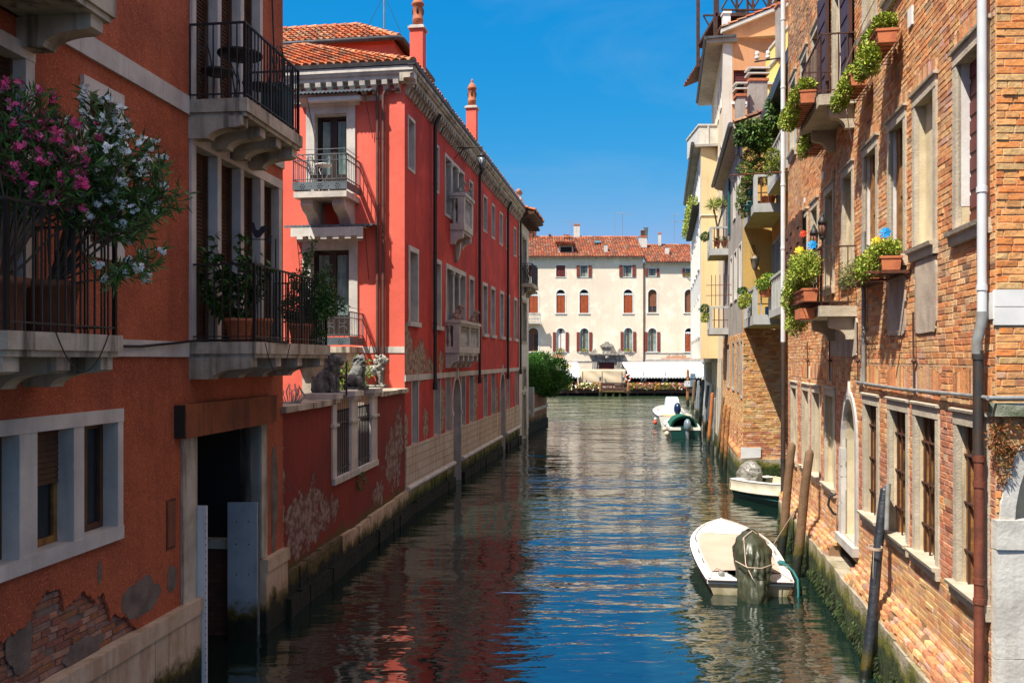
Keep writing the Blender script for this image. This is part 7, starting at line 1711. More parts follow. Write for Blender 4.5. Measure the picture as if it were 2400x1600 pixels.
w = MB(); a, b = u(q2(612)), u(q2(938)); z0, z1 = zq(y2(840)), zq(y2(738)); w.box(a, b, PY, PY + .06, z0, z0 + .06, 0); w.box(a, b, PY, PY + .06, z1 - .06, z1, 0); m_ = (a + b) / 2; w.box(m_ - .05, m_ + .05, PY - .01, PY + .07, z0, z1, 0); w.box(a - .1, b + .1, PY - .9, PY + .1, .45, .62, 1)
for x0, x1 in ((a, m_), (m_, b)): w.tube([(x0, PY + .03, z0), (x1, PY + .03, z1)], .035, 4); w.tube([(x0, PY + .03, z1), (x1, PY + .03, z0)], .035, 4)
w.build('gate', [mt['iron_brown'], mt['post_brown']], tr)
for k, (v0, v1) in enumerate(((-120, 70), (145, 520), (1070, 1440), (1450, 1780), (1790, 1880), (1900, 2030))):
    a, b = u(q2(v0)), u(q2(v1)); t = thing('flower_trough', ['hanging white and green flower trough at the left end of the restaurant terrace', 'long white, yellow and red flower trough left of the terrace gate', 'bright pink and orange flower trough just right of the terrace gate', 'orange and magenta flower trough in the middle right of the terrace', 'short orange flower trough right of the magenta one', 'sparse orange flower trough behind the signed mooring post'][k], 'flower trough', ((a + b) / 2, PY - .1, .95), 'flower troughs along the terrace')
    w = MB(); w.box(a, b, PY - .25, PY + .02, zq(y2(770)), zq(y2(740)), 0); w.build('box', [mt['dark']], t)
    w = MB(); n_ = int((b - a) * 260)
    for j in range(n_):
        x = rnd.uniform(a, b); hh = rnd.uniform(-.5, .18) ; hh *= .8 + .5 * mnoise.noise(Vector((x * 1.3, 0, 2))); p = Vector((x, PY - .28 + rnd.uniform(-.12, .2), zq(y2(745)) + hh)); q = mnoise.noise(Vector((x * .9, 3, k)))
        if rnd.random() < .45: c = pal_mix([(.14, .24, .04), (.24, .32, .06), (.30, .22, .05)], .2)
        else:
            pp = ([(.75, .74, .66), (.70, .66, .3), (.65, .10, .10)] if k < 2 else [(.70, .03, .16), (.75, .25, .35), (.60, .28, .06), (.78, .62, .66)] if q > -.05 else [(.55, .25, .05), (.6, .36, .08), (.62, .5, .2)]); c = pal_mix(pp, .2)
        leaf(w, p, rvec() + Vector((0, -.6, 0)), .22, .18, tuple(min(1, q_ * 1.25) for q_ in c), 0, rnd.uniform(0, 6))
    w.build('blossom', [mt['flower']], t)
def canopy(x0, x1, yt, ym, yb, lab, Yb=98.2):
    t = thing('canopy', lab, 'awning', ((u(x0) + u(x1)) / 2, 96, 2)); a, b = u(x0), u(x1); K = int((b - a) / .32)
    zb, zt = zq(yb), 4 + (842 - yt) / 2000 * Yb; zm = 4 + (842 - ym) / 2000 * 95.5
    w = MB(); w.raw([(a, PY, zb + .12), (b, PY, zb + .12), (b, 95.5, zm), (a, 95.5, zm)], [(0, 1, 2, 3)], 0); w.raw([(a, PY, zb + .12), (b, PY, zb + .12), (b, 95.5, zm - .03), (a, 95.5, zm - .03)], [(0, 1, 2, 3)], 0)
    for k in range(K):
        xa, xb = a + (b - a) * k / K, a + (b - a) * (k + 1) / K; w.raw([(xa, PY, zb + .13), (xb, PY, zb + .13), (xb, PY - .01, zb), ((xa + xb) / 2, PY - .01, zb - .14), (xa, PY - .01, zb)], [(0, 1, 2, 3, 4)], 0)
    w.build('valance', [mt['awning']], t)
    w = MB(); w.box(a, b, 95.5, 95.6, zm - .12, zm + .02, 0); w.box(a, b, Yb, Yb + .1, zt - .1, zt + .05, 0); n_ = max(1, int((b - a) / 2.0))
    for k in range(n_ + 1): x = a + (b - a) * k / n_; w.raw([(x - .12, 95.5, zm), (x + .12, 95.5, zm), (x + .12, Yb, zt), (x - .12, Yb, zt)], [(0, 1, 2, 3)], 0)
    w.build('frame', [mt['white']], t)
    w = MB(); w.raw([(a, 95.55, zm - .05), (b, 95.55, zm - .05), (b, Yb, zt - .06), (a, Yb, zt - .06)], [(0, 1, 2, 3)], 0); w.build('inner_cloth', [mt['beige_cloth']], t)
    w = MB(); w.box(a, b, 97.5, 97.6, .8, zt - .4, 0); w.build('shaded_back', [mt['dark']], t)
canopy(1316, 1360, 849, 865, 883, 'left white restaurant canopy with scalloped edge beside the green tree'); canopy(1474, 1665, 849, 863, 884, 'long white restaurant canopy with scalloped edge right of the palace door')
t = MB(); K = 26; V = []
for j in range(9):
    for i in range(K + 1):
        x = u(q2(225)) + (u(q2(1020)) - u(q2(225))) * i / K; z = zq(y2(735)) + (zq(y2(480)) - zq(y2(735))) * j / 8; V.append((x, PY + .6 + .10 * mnoise.noise(Vector((x * 1.2 + j * .35, z * .8, 0))), z))
t.raw(V, [(j * (K + 1) + i, j * (K + 1) + i + 1, (j + 1) * (K + 1) + i + 1, (j + 1) * (K + 1) + i) for j in range(8) for i in range(K)], 0, None, True)
tag(t.build('wind_screen', mt['beige_cloth'], None, None, [('SOLIDIFY', dict(thickness=.02))]), 'beige canvas windscreen stretched between posts at the terrace gate', 'canvas screen')
# bricole and mooring posts
def post(label, bot, top, r, ml, Yt=None, group='mooring posts along the right bank', taper=.85, band=None, seg=12):
    B = Vector(bot); T = Vector(top); ax = (T - B); P = []; rr = []
    B2 = B - ax.normalized() * 1.0; n_ = 9
    for i in range(n_ + 1):
        f = i / n_; p = B2.lerp(T, f) + Vector((mnoise.noise(Vector((f * 3, B.x, 1))), mnoise.noise(Vector((f * 3, B.x, 5))), 0)) * r * .25; P.append(p); rr.append(r * (1 - (1 - taper) * f) * (1 + .05 * mnoise.noise(Vector((f * 9, B.y, 2)))))
    P.append(T + ax.normalized() * r * .5); rr.append(r * taper * .72); P.append(T + ax.normalized() * r * .8); rr.append(r * taper * .25)
    b = MB(); b.tube(P, rr, seg); o = b.build('mooring_post', [mt[ml]])
    return tag(o, label, 'mooring post', group)
def postpx(label, xb, yb, xt, yt, wpx, ml, dY=0, Yw=None, **k):
    if Yw is None: B = wat(xb, yb)
    else: B = Vector(((xb - CX) / FPX * Yw, Yw, 0))
    Y = B.y + dY; T = img(xt, yt, Y); r = wpx / 2 / 2000 * B.y; return post(label, B, T, r, ml, **k)
postpx('left of the two big brown mooring posts nearest the boat, against the brick wall', 1829, 1300, 1857, 1046, 22, 'post_brown', .15)
postpx('right and nearer of the two big brown mooring posts beside the white boat', 1863, 1352, 1898, 1062, 24, 'post_brown', .15)
bp_ = postpx('black tarred post with pale rope, leaning on the brick wall at bottom right', 2027, 1588, 2072, 1150, 27, 'post_black', .25, taper=.8)
b = MB(); c_ = img(2052, 1285, 10.82)
for k in range(3): b.tube([c_ + Vector((.082 * math.cos(a), .082 * math.sin(a), .012 * k + .01 * math.sin(a))) for a in [6.283 * j / 14 for j in range(15)]], .006, 5)
b.tube([c_ + Vector((-.05, -.07, 0)), c_ + Vector((-.07, -.09, -.25)), c_ + Vector((-.06, -.07, -.36))], .005, 5); tag(b.build('rope', mt['rope']), 'pale rope tied round the black post', 'rope')
b = MB(); b.tube([img(2078, 1240, 10.86), img(2082, 1132, 10.9)], .03, 10); tag(b.build('metal_tube', mt['pipe_grey']), 'short grey metal tube fixed behind the top of the black post', 'tube')
postpx('farthest weathered grey-brown post carrying a white sign in open water', 1612, 951, 1612, 868, 7.5, 'post_rough', 0, Yw=73)
for args in (('brown post behind the white motorboat', 1623, 958, 1628, 894, 8, 'post_brown', 68), ('first grey-blue post right of the white motorboat', 1632, 980, 1637, 894, 8, 'post_grey', 58), ('slim grey post between the two taller grey ones', 1637, 984, 1639, 905, 5, 'post_grey', 57),
             ('tall pale grey post beside the green canopy boat', 1640, 1000, 1648, 892, 8.5, 'post_grey', 50), ('dark-footed grey post touching the green canopy boat', 1650, 1016, 1659, 905, 8.5, 'post_grey', 46), ('orange-painted leaning mooring post', 1659, 1051, 1670, 923, 9, 'post_orange', 38.2),
             ('thin greenish post right of the orange one', 1671, 1067, 1676.5, 933, 6, 'post_grey', 35.6), ('slim brown post before the splintered ones', 1681, 1069, 1696, 933, 8, 'post_brown', 35.2), ('left of two splintered orange-brown posts at the brick corner', 1689, 1095, 1699, 950, 9.5, 'post_rough', 31.6), ('right of two splintered orange-brown posts at the brick corner', 1698.5, 1109, 1708.7, 954, 9.5, 'post_rough', 30.0)):
    lb, xb, yb, xt, yt, wp, ml, Yw = args; postpx(lb, xb, yb, xt, yt, wp, ml, 0, Yw=Yw)
for k, (v, lb) in enumerate(((548, 'left wooden mooring pile beside the terrace gate'), (1025, 'right wooden mooring pile beside the terrace gate'))):
    post(lb, (u(q2(v)), PY - 1.0, 0), (u(q2(v)), PY - 1.0, zq(y2(715))), .17, 'post_rough', group='piles at the terrace gate')
for k, v in enumerate((650, 775, 888)): post(['left', 'middle', 'right'][k] + ' short weed-green pile under the terrace gate step', (u(q2(v)), PY - .7, 0), (u(q2(v)), PY - .7, .42), .16, 'green_base', group='short green piles under the gate')
t = thing('signboard', 'white board with dark arrows fixed on the far weathered post', 'sign', (15.0, 72.8, 1.6)); Ys = 72.7; sx_ = lambda x: (x - 1200) / 2000 * Ys; sz = lambda y: 4 + (842 - y) / 2000 * Ys
b = MB(); b.box(sx_(1605), sx_(1617.5), Ys, Ys + .04, sz(905.5), sz(892.5), 0); b.build('board', mt['sign'], t)
b = MB(); b.prism([(sx_(1606.5), sz(896)), (sx_(1608.5), sz(894.5)), (sx_(1608.5), sz(897.5))], Ys - .006, Ys - .002, 'n', 0); b.box(sx_(1608.5), sx_(1610.5), Ys - .006, Ys - .002, sz(896.5), sz(895.5), 0); b.prism([(sx_(1616.5), sz(897)), (sx_(1613), sz(895)), (sx_(1613), sz(898.5))], Ys - .006, Ys - .002, 'n', 0); b.box(sx_(1606.5), sx_(1616), Ys - .006, Ys - .002, sz(901.2), sz(900.8), 0); b.box(sx_(1606.5), sx_(1614), Ys - .006, Ys - .002, sz(903.2), sz(902.8), 0); b.build('marks', mt['black'], t)
b = MB(); Ys = 92; 
for k, (ya, yb) in enumerate(((2, 0), (0, 0))): pass
b.box((1618 - 1200) / 2000 * Ys, (1630.5 - 1200) / 2000 * Ys, Ys, Ys + .1, 4 + (842 - 886) / 2000 * Ys, 4 + (842 - 875) / 2000 * Ys, 0); b.box((1618 - 1200) / 2000 * Ys, (1630.5 - 1200) / 2000 * Ys, Ys, Ys + .1, 4 + (842 - 906) / 2000 * Ys, 4 + (842 - 889) / 2000 * Ys, 0)
b.box((1623 - 1200) / 2000 * Ys, (1625 - 1200) / 2000 * Ys, Ys + .1, Ys + .2, .3, 2.4, 0); tag(b.build('notice_board', mt['motor_grey']), 'dark blue-grey notice board on a stand at the terrace edge', 'notice board')
for k, v in enumerate((1280, 1345, 1648, 1720, 565, 968)):
    t = thing('terrace_lamp', ['first', 'second', 'third', 'fourth', 'gate-side left', 'gate-side right'][k] + ' small pale hanging lamp on the terrace posts' + (' right of the gate' if k < 4 else ''), 'lamp', (u(q2(v)), PY + .1, zq(y2(680))), 'small lamps on the terrace'); c_ = Vector((u(q2(v)), PY + .12, zq(y2(690)))); b = MB(); b.lathe(c_, [(.03, 0), (.09, .1), (.13, .45), (.14, .47), (.05, .55), (.02, .62)], 8, 0); b.build('shade', mt['motor_grey'], t)

# people and lifebuoy on the terrace
t = thing('lifebuoy', 'orange and white lifebuoy hanging by the right side of the terrace gate', 'lifebuoy', (u(1472.5), PY + .05, zq(893)))
for k in range(8):
    b = MB(); c_ = Vector((u(1472.5), PY + .05, zq(885))); P = [c_ + Vector((.28 * math.cos(a), 0, .34 * math.sin(a))) for a in [6.283 * (k + j / 4) / 8 for j in range(5)]]
    b.tube(P, .085, 8); b.build('ring_segment', [mt['buoy_red'] if k % 2 else mt['white']], t)
def person(label, x, y, h, shirt, trousers, hair, face=0.0):
    t = thing('person', label, 'person', (x, y, .78)); s_ = h / 1.7; B = Vector((x, y, .78)); cf, sf = math.cos(face), math.sin(face)
    P = lambda a, b_, c_: B + Vector((a * cf - b_ * sf, a * sf + b_ * cf, c_)) * s_
    def sk(name, pts, edges, mat_, par):
        me = bpy.data.meshes.new(name); me.from_pydata([tuple(P(*p[:3]) - B) for p in pts], edges, []); me.materials.append(mat_); o = bpy.data.objects.new(name, me); C.objects.link(o); o.parent = par
        m_ = o.modifiers.new('skin', 'SKIN'); m_.use_smooth_shade = True
        for i, p in enumerate(pts): me.skin_vertices[0].data[i].radius = (p[3] * s_, (p[4] if len(p) > 4 else p[3]) * s_)
        me.skin_vertices[0].data[0].use_root = True; q = o.modifiers.new('sub', 'SUBSURF'); q.levels = q.render_levels = 2; return o
    body = [(0, 0, .92, .14, .10), (0, 0, 1.12, .13, .09), (0, 0, 1.34, .17, .10), (0, 0, 1.47, .055), (0, -.01, 1.56, .075, .085), (0, -.01, 1.66, .06, .07),
            (.19, 0, 1.38, .05), (.24, .02, 1.12, .04), (.22, -.12, .92, .032), (.21, -.18, .86, .03), (-.19, 0, 1.38, .05), (-.24, .02, 1.12, .04), (-.22, -.10, .92, .032), (-.21, -.16, .86, .03),
            (.09, 0, .84, .085), (.10, -.01, .46, .06), (.10, .02, .08, .045), (.11, -.12, .03, .04, .03), (-.09, 0, .84, .085), (-.10, -.01, .46, .06), (-.10, .02, .08, .045), (-.11, -.12, .03, .04, .03)]
    E_ = [(0, 1), (1, 2), (2, 3), (3, 4), (4, 5), (2, 6), (6, 7), (7, 8), (8, 9), (2, 10), (10, 11), (11, 12), (12, 13), (0, 14), (14, 15), (15, 16), (16, 17), (0, 18), (18, 19), (19, 20), (20, 21)]
    sk('body', body, E_, M('skin', (.50, .26, .17), .6), t)
    sk('shirt', [(0, 0, .90, .155, .115), (0, 0, 1.12, .148, .108), (0, 0, 1.35, .19, .118), (.2, 0, 1.385, .064), (.235, .015, 1.18, .056), (-.2, 0, 1.385, .064), (-.235, .015, 1.18, .056)], [(0, 1), (1, 2), (2, 3), (3, 4), (2, 5), (5, 6)], shirt, t)
    sk('trousers', [(0, 0, .93, .15, .11), (.09, 0, .84, .10), (.10, -.01, .46, .075), (.10, .02, .10, .065), (-.09, 0, .84, .10), (-.10, -.01, .46, .075), (-.10, .02, .10, .065)], [(0, 1), (1, 2), (2, 3), (0, 4), (4, 5), (5, 6)], trousers, t)
    b = MB(); b.ball(P(0, .015, 1.62), (.085 * s_, .09 * s_, .085 * s_)); b.build('hair', [hair], t)
    b = MB()
    for sx_ in (-.028, .028): b.ball(P(sx_, -.085, 1.595), .010 * s_, seg=6, rings=4)
    b.build('eyes', [mt['black']], t); b = MB(); b.ball(P(0, -.098, 1.565), (.012, .016, .018)); b.build('nose', [M('nose_skin', (.5, .26, .17), .6)], t)
person('standing person in a light blue shirt at the left end of the beige windscreen', u(1361.5), PY + .75, 1.58, M('light_blue_shirt', (.16, .30, .62), .8), M('dark_trousers', (.03, .03, .045), .8), mt['black'], .4)
# ================================================================ boats
def hull(st, n_=10):
    """st: list of (s along keel 0..1 -> y, half beam, sheer z, keel z, chine) sections; returns rings in boat space (x right, y forward)"""
    return st
class Boat:
    def __init__(s, loc, ang): s.L = Vector(loc); s.R = Matrix.Rotation(ang, 3, 'Z')
    def P(s, x, y, z): return s.L + s.R @ Vector((x, y, z))
def loft(b, bo, secs, m, close_top=False, smooth=True):
    """secs: list of lists of (x,y,z)"""
    n_ = len(secs[0]); V = [bo.P(*p) for sct in secs for p in sct]; F = []
    for i in range(len(secs) - 1):
        for k in range(n_ - 1): F.append((i * n_ + k, i * n_ + k + 1, (i + 1) * n_ + k + 1, (i + 1) * n_ + k))
    b.raw(V, F, m, None, smooth)
def halfbeam(f, B, tran=.82, fl=1.0):   # f 0 stern .. 1 bow
    if f < .45: return B * (tran + (1 - tran) * math.sin(f / .45 * math.pi / 2))
    q = (f - .45) / .55; return B * max(0.0, (1 - q ** 2.3)) ** (.75 * fl)
def boat_body(bo, t, L, B, sh0, sh1, mats_h, deck_in=.12, inner=True, tran=.84, N_=16, rub=True, names=('hull', 'gunwale'), stripes=None):
    secs = []; top = []
    for i in range(N_ + 1):
        f = i / N_; hb = max(.012, halfbeam(f, B, tran)); sh = sh0 + (sh1 - sh0) * f ** 1.6; y = L * f; kz = -.18 + .2 * max(0, f - .75) / .25
        rk = .18 * (f ** 3)
        sec = [(0, y - rk * .4, kz), (hb * .55, y - rk * .3, kz + .03), (hb * .84, y - rk * .2, -.02 + .05 * f), (hb * .92, y - rk * .1, sh * .5), (hb, y, sh)]
        full = [(-x, yy, z) for x, yy, z in reversed(sec)] + sec[1:]
        secs.append(full); top.append((hb, y, sh))
    b = MB(); loft(b, bo, secs, 0); b.raw([bo.P(*p) for p in secs[0]], [tuple(range(len(secs[0])))], 0); b.build(names[0], mats_h, t)
    return top
def ringstrip(b, bo, top, w0, w1, z0, z1, m=0, stern=True):
    """band between two inward offsets of the sheer line"""
    n_ = len(top)
    def off(i, o, dz):
        hb, y, z = top[i]; return max(.0, hb - o), y - (o * 1.2 if i == n_ - 1 else 0) + (o * .0), z + dz
    for sgn in (-1, 1):
        V = []
        for i in range(n_):
            x, y, z = off(i, w0, z0); V.append(bo.P(sgn * x, y, z)); x, y, z = off(i, w1, z1); V.append(bo.P(sgn * x, y, z))
        b.raw(V, [(2 * i, 2 * i + 1, 2 * i + 3, 2 * i + 2) for i in range(n_ - 1)], m, None, True)
# --- near white boat with tan cover and bagged motor
S_ = Vector((4.03, 14.45, 0)); Hd = math.atan2(4.62 - 4.03, 18.9 - 14.45); bo = Boat(S_, -Hd); Lb = 4.5
nb = thing('motorboat', 'white open boat with tan cover and its motor wrapped in olive plastic, nearest the viewer', 'boat', S_)
top = boat_body(bo, nb, Lb, .81, .25, .46, [mt['boat_dirty']], tran=.88)
b = MB(); ringstrip(b, bo, top, -.015, -.015, -.05, .01, 1); ringstrip(b, bo, top, -.015, .17, .012, .022, 0); ringstrip(b, bo, top, .17, .19, .022, -.05, 0); ringstrip(b, bo, top, .03, .07, .03, .045, 0); b.build('gunwale', [mt['boat_white'], mt['boat_edge']], nb)
# stern box, bow deck and cover
b = MB()
def flat(b, pts, zt, th, m=0): 
    n_ = len(pts); V = [bo.P(x, y, z) for x, y, z in pts] + [bo.P(x, y, z - th) for x, y, z in pts]; b.raw(V, [tuple(range(n_))] + [(i, (i + 1) % n_, n_ + (i + 1) % n_, n_ + i) for i in range(n_)], m)
hbS = top[0][0]
for sg in (-1, 1): flat(b, [(sg * .16, -.03, .262), (sg * (hbS - .0), -.03, .262), (sg * (hbS - .0), .52, .275), (sg * .34, .52, .275), (sg * .26, .22, .268)], 0, .07)
flat(b, [(-.3, .2, .16), (.3, .2, .16), (.3, .5, .16), (-.3, .5, .16)], 0, .05)
for sg in (-1, 1): flat(b, [(sg * .17, -.05, .255), (sg * (hbS - .01), -.05, .255), (sg * (hbS - .01), -.035, .255), (sg * .17, -.035, .255)], 0, .03, 1); 
b.build('stern_deck', [mt['boat_white'], mt['boat_edge']], nb)
b = MB(); V = []; F = []
idx = [i for i in range(len(top)) if i >= 11]
for i in idx:
    hb, y, z = top[i]; hb = max(0, hb - .16)
    for k in range(7): x = -hb + 2 * hb * k / 6; V.append(bo.P(x, min(y, Lb - .12), z + .02 + .045 * (1 - (2 * k / 6 - 1) ** 2)))
for a in range(len(idx) - 1):
    for k in range(6): F.append((a * 7 + k, a * 7 + k + 1, (a + 1) * 7 + k + 1, (a + 1) * 7 + k))
b.raw(V, F, 0, None, True); b.build('bow_deck', [mt['boat_white']], nb)
b = MB(); V = []; F = []; NI, NK = 20, 14
ys = Lb * 11 / 16 + .05
for i in range(NI + 1):
    y = .46 + (ys - .46) * i / NI; f = y / Lb; hb = halfbeam(f, .81, .88) - .155; z = .25 + .21 * f ** 1.6
    for k in range(NK + 1):
        q = 2 * k / NK - 1; x = hb * q; bow_in = .14 * (1 - q * q) if i == NI else 0
        V.append(bo.P(x, y + bow_in * 1.0, z + .035 + .03 * (1 - q * q) - .035 * (1 - q * q) * math.sin(3.14 * i / NI) + .008 * mnoise.noise(Vector((x * 5, y * 4, 0)))))
for i in range(NI):
    for k in range(NK): F.append((i * (NK + 1) + k, i * (NK + 1) + k + 1, (i + 1) * (NK + 1) + k + 1, (i + 1) * (NK + 1) + k))
b.raw(V, F, 0, None, True); b.build('cover', [mt['tan']], nb)
for sg in (-1, 1):
    for y in (1.1, 1.8, 2.6): 
        b = MB(); f = y / Lb; hb = halfbeam(f, .81, .88) - .10; z = .25 + .21 * f ** 1.6 + .03; b.tube([bo.P(sg * hb, y - .07, z), bo.P(sg * hb, y - .07, z + .05), bo.P(sg * hb, y + .07, z + .05), bo.P(sg * hb, y + .07, z)], .010, 5); b.build('cleat', [mt['pipe_grey']], nb)
b = MB(); b.ball(bo.P(-.45, .22, .31), (.06, .06, .05), 0); b.build('cap', [mt['pipe_grey']], nb)
def wrapped(name, parent, cen, rx, ry, zt, zb, ml, seed, lean=0, bo_=None, folds=9, amp=.16, prof=None):
    b = MB(); NR, NS = 46, 76; V = []; F = []
    prof = prof or [(0, .15), (.04, .55), (.12, .85), (.25, 1.0), (.42, .92), (.55, .72), (.68, .86), (.85, .98), (1.0, .9)]
    for i in range(NR + 1):
        f = i / NR
        for j in range(len(prof) - 1):
            if prof[j][0] <= f <= prof[j + 1][0]: g = (f - prof[j][0]) / (prof[j + 1][0] - prof[j][0]); g = g * g * (3 - 2 * g); r = prof[j][1] * (1 - g) + prof[j + 1][1] * g; break
        for k in range(NS):
            a = 6.283 * k / NS; ca, sa = math.cos(a) * r, math.sin(a) * r; nz = mnoise.noise(Vector((ca * 1.3, sa * 1.3, f * 2.6 + seed))); rg = 1 - abs(mnoise.noise(Vector((ca * 3.2 + f * 1.6, sa * 3.2 - f, f * 2.6 + seed + 4)))) * 2.6
            q = 1 + amp * nz + amp * .5 * rg * min(1, f * 4) + amp * .45 * (1 - 2 * abs(mnoise.noise(Vector((ca * 6, sa * 6 + f * 3, f * 6 + seed)))))
            V.append(bo_.P(cen[0] + rx * r * q * math.cos(a), cen[1] + ry * r * q * math.sin(a) + lean * (1 - f), zt + (zb - zt) * f + .02 * nz))
    for i in range(NR):
        for k in range(NS): F.append((i * NS + k, i * NS + (k + 1) % NS, (i + 1) * NS + (k + 1) % NS, (i + 1) * NS + k))
    F.append(tuple(range(NS))); b.raw(V, F, 0, None, True); return b.build(name, [mt[ml]], parent)
mo = wrapped('wrapped_motor', nb, (.05, -.10), .285, .46, 1.06, -.12, 'bag', 3.3, lean=.42, bo_=bo, amp=.15, prof=[(0, .2), (.05, .5), (.14, .82), (.28, 1.0), (.45, .98), (.6, .88), (.8, .86), (1.0, .78)])
b = MB()
b.tube([bo.P(-.22, .10, .62), bo.P(-.10, .02, .98), bo.P(.06, .18, 1.07), bo.P(.28, .2, .92), bo.P(.40, .0, .62)], .009, 5); b.tube([bo.P(-.26, -.15, .62), bo.P(-.1, -.42, .58), bo.P(.12, -.46, .58), bo.P(.36, -.2, .6)], .009, 5); b.tube([bo.P(-.1, .02, .98), bo.P(-.12, -.36, .62), bo.P(-.02, -.46, .40)], .009, 5)
b.build('cord', [mt['rope']], mo)
b = MB(); b.tube([bo.P(.70, 1.05, .34), bo.P(.76, .8, .34), bo.P(.80, .5, .32), bo.P(.82, .2, .25), bo.P(.80, .06, .08), bo.P(.79, .02, -.1)], .02, 8); b.ball(bo.P(.70, 1.05, .34), (.08, .08, .035), 0); tag(b.build('rope', mt['teal']), 'thick teal rope running over the right side of the white boat', 'rope')
for sg in (-1, 1):
    b = MB(); b.tube([bo.P(sg * .70, -.0, .28), bo.P(sg * .5, .5, .33), bo.P(sg * .2, .1, .28)], .006, 5); b.build('stay', [mt['iron']], nb)
b = MB(); b.tube([bo.P(.78, 2.3, .42), Vector((5.28, 15.9, 1.2))], .010, 5); tag(b.build('rope', mt['rope']), 'thin mooring line from the white boat to the nearer brown post', 'rope')
# --- white and dark green boat lying in the side canal
bo = Boat((6.95, 25.3, 0), -R(158)); bo = Boat((7.0, 25.1, 0), -(math.pi - math.atan2(1.5, 3.4)))
gb = thing('rowing_boat', 'cream and dark green boat with a silver-covered motor, beside the yellow brick corner', 'boat', (7.0, 25.1, 0))
top = boat_body(bo, gb, 4.2, .84, .54, .90, [mt['green_hull']], tran=.84)
N_ = len(top); b = MB()
for sg in (-1, 1):
    V = []
    for i in range(N_):
        hb, y, z = top[i]
        for q, o in ((.0, .02), (-.26, .0), (-.27, .04), (-.31, .04)): V.append(bo.P(sg * (hb + o - (.03 if q < -.1 else 0)), y, z + q))
    b.raw(V, [(i * 4 + k, i * 4 + k + 1, (i + 1) * 4 + k + 1, (i + 1) * 4 + k) for i in range(N_ - 1) for k in range(3)], 0, None, True)
hbS, _, zS = top[0]; b.raw([bo.P(-hbS - .02, -.02, zS - .29), bo.P(hbS + .02, -.02, zS - .29), bo.P(hbS + .02, -.02, zS + .01), bo.P(-hbS - .02, -.02, zS + .01)], [(0, 1, 2, 3)], 0); b.build('topsides', [mt['cream_hull']], gb)
b = MB(); ringstrip(b, bo, top, -.03, .11, .0, .02, 0); ringstrip(b, bo, top, .11, .13, .02, -.3, 1)
flat_ = [(-hbS, -.03, zS + .01), (hbS, -.03, zS + .01), (hbS - .05, .28, zS), (-hbS + .05, .28, zS)]; b.raw([bo.P(*p) for p in flat_], [(0, 1, 2, 3)], 0); b.build('gunwale', [mt['boat_white'], mt['cream_hull']], gb)
b = MB(); V = [bo.P(sg * max(0, top[i][0] - .12), top[i][1], .16) for i in range(N_) for sg in (-1, 1)]; b.raw(V, [(2 * i, 2 * i + 1, 2 * i + 3, 2 * i + 2) for i in range(N_ - 1)], 0)
for y in (1.1, 2.2): b.raw([bo.P(-.68, y, zS - .03), bo.P(.68, y, zS - .03), bo.P(.68, y + .25, zS - .02), bo.P(-.68, y + .25, zS - .02)], [(0, 1, 2, 3)], 0)
b.build('floor', [mt['cream_hull']], gb)
b = MB()
for sg in (-1, 1): b.tube([bo.P(sg * (top[i][0] * .90 + .012), top[i][1], .14 + .12 * i / N_) for i in range(N_)], .012, 5)
b.build('stripe', [mt['teal']], gb)
b = MB(); b.tube([bo.P(-.5, .5, zS + .05), bo.P(-.1, 1.6, zS + .08), bo.P(.2, 2.6, zS + .14)], .018, 6); tag(b.build('oar', mt['yellow']), 'pale yellow oar lying in the cream and green boat', 'oar')
wrapped('wrapped_motor', gb, (.05, -.02), .30, .36, 1.04, .25, 'silverbag', 8.1, lean=.12, bo_=bo, amp=.2, prof=[(0, .15), (.08, .5), (.25, .85), (.5, 1), (.8, .95), (1, .7)])
# --- boat with a green canvas tunnel
bo = Boat((8.75, 43.2, 0), -R(6)); cb_ = thing('canopy_boat', 'cream-edged dark green boat with a green canvas hood and grey outboard', 'boat', (8.75, 43.2, 0))
top = boat_body(bo, cb_, 5.0, .84, .52, .7, [mt['green_hull']], tran=.9); b = MB(); ringstrip(b, bo, top, -.03, -.03, -.12, .03, 0); ringstrip(b, bo, top, -.03, .16, .03, .03, 0); hbS, _, zS = top[0]
for sg in (-1, 1): b.raw([bo.P(sg * .2, -.03, zS - .1), bo.P(sg * (hbS + .02), -.03, zS - .1), bo.P(sg * (hbS + .02), -.03, zS + .03), bo.P(sg * .2, -.03, zS + .03), bo.P(sg * .2, .16, zS + .03), bo.P(sg * (hbS + .02), .16, zS + .03)], [(0, 1, 2, 3), (3, 2, 5, 4)], 0)
b.build('gunwale', [mt['boat_white']], cb_)
b = MB(); V = []; K = 14
for y, s_ in ((.35, 1.0), (.7, 1.03), (2.6, .95)):
    for k in range(K + 1): a = math.pi * k / K; V.append(bo.P(-math.cos(a) * .70 * s_, y, .5 + math.sin(a) * .62 * s_))
    for k in range(K + 1): a = math.pi * k / K; V.append(bo.P(-math.cos(a) * .60 * s_, y, .5 + math.sin(a) * .50 * s_))
n2 = 2 * (K + 1); F = []
for i in range(2):
    for k in range(K): F.append((i * n2 + k, i * n2 + k + 1, (i + 1) * n2 + k + 1, (i + 1) * n2 + k)); F.append((i * n2 + K + 1 + k, i * n2 + K + 2 + k, (i + 1) * n2 + K + 2 + k, (i + 1) * n2 + K + 1 + k))
for k in range(K): F.append((k, k + 1, K + 2 + k, K + 1 + k))
b.raw(V, F, 0, None, True); b.build('canvas_hood', [mt['green_cloth']], cb_)
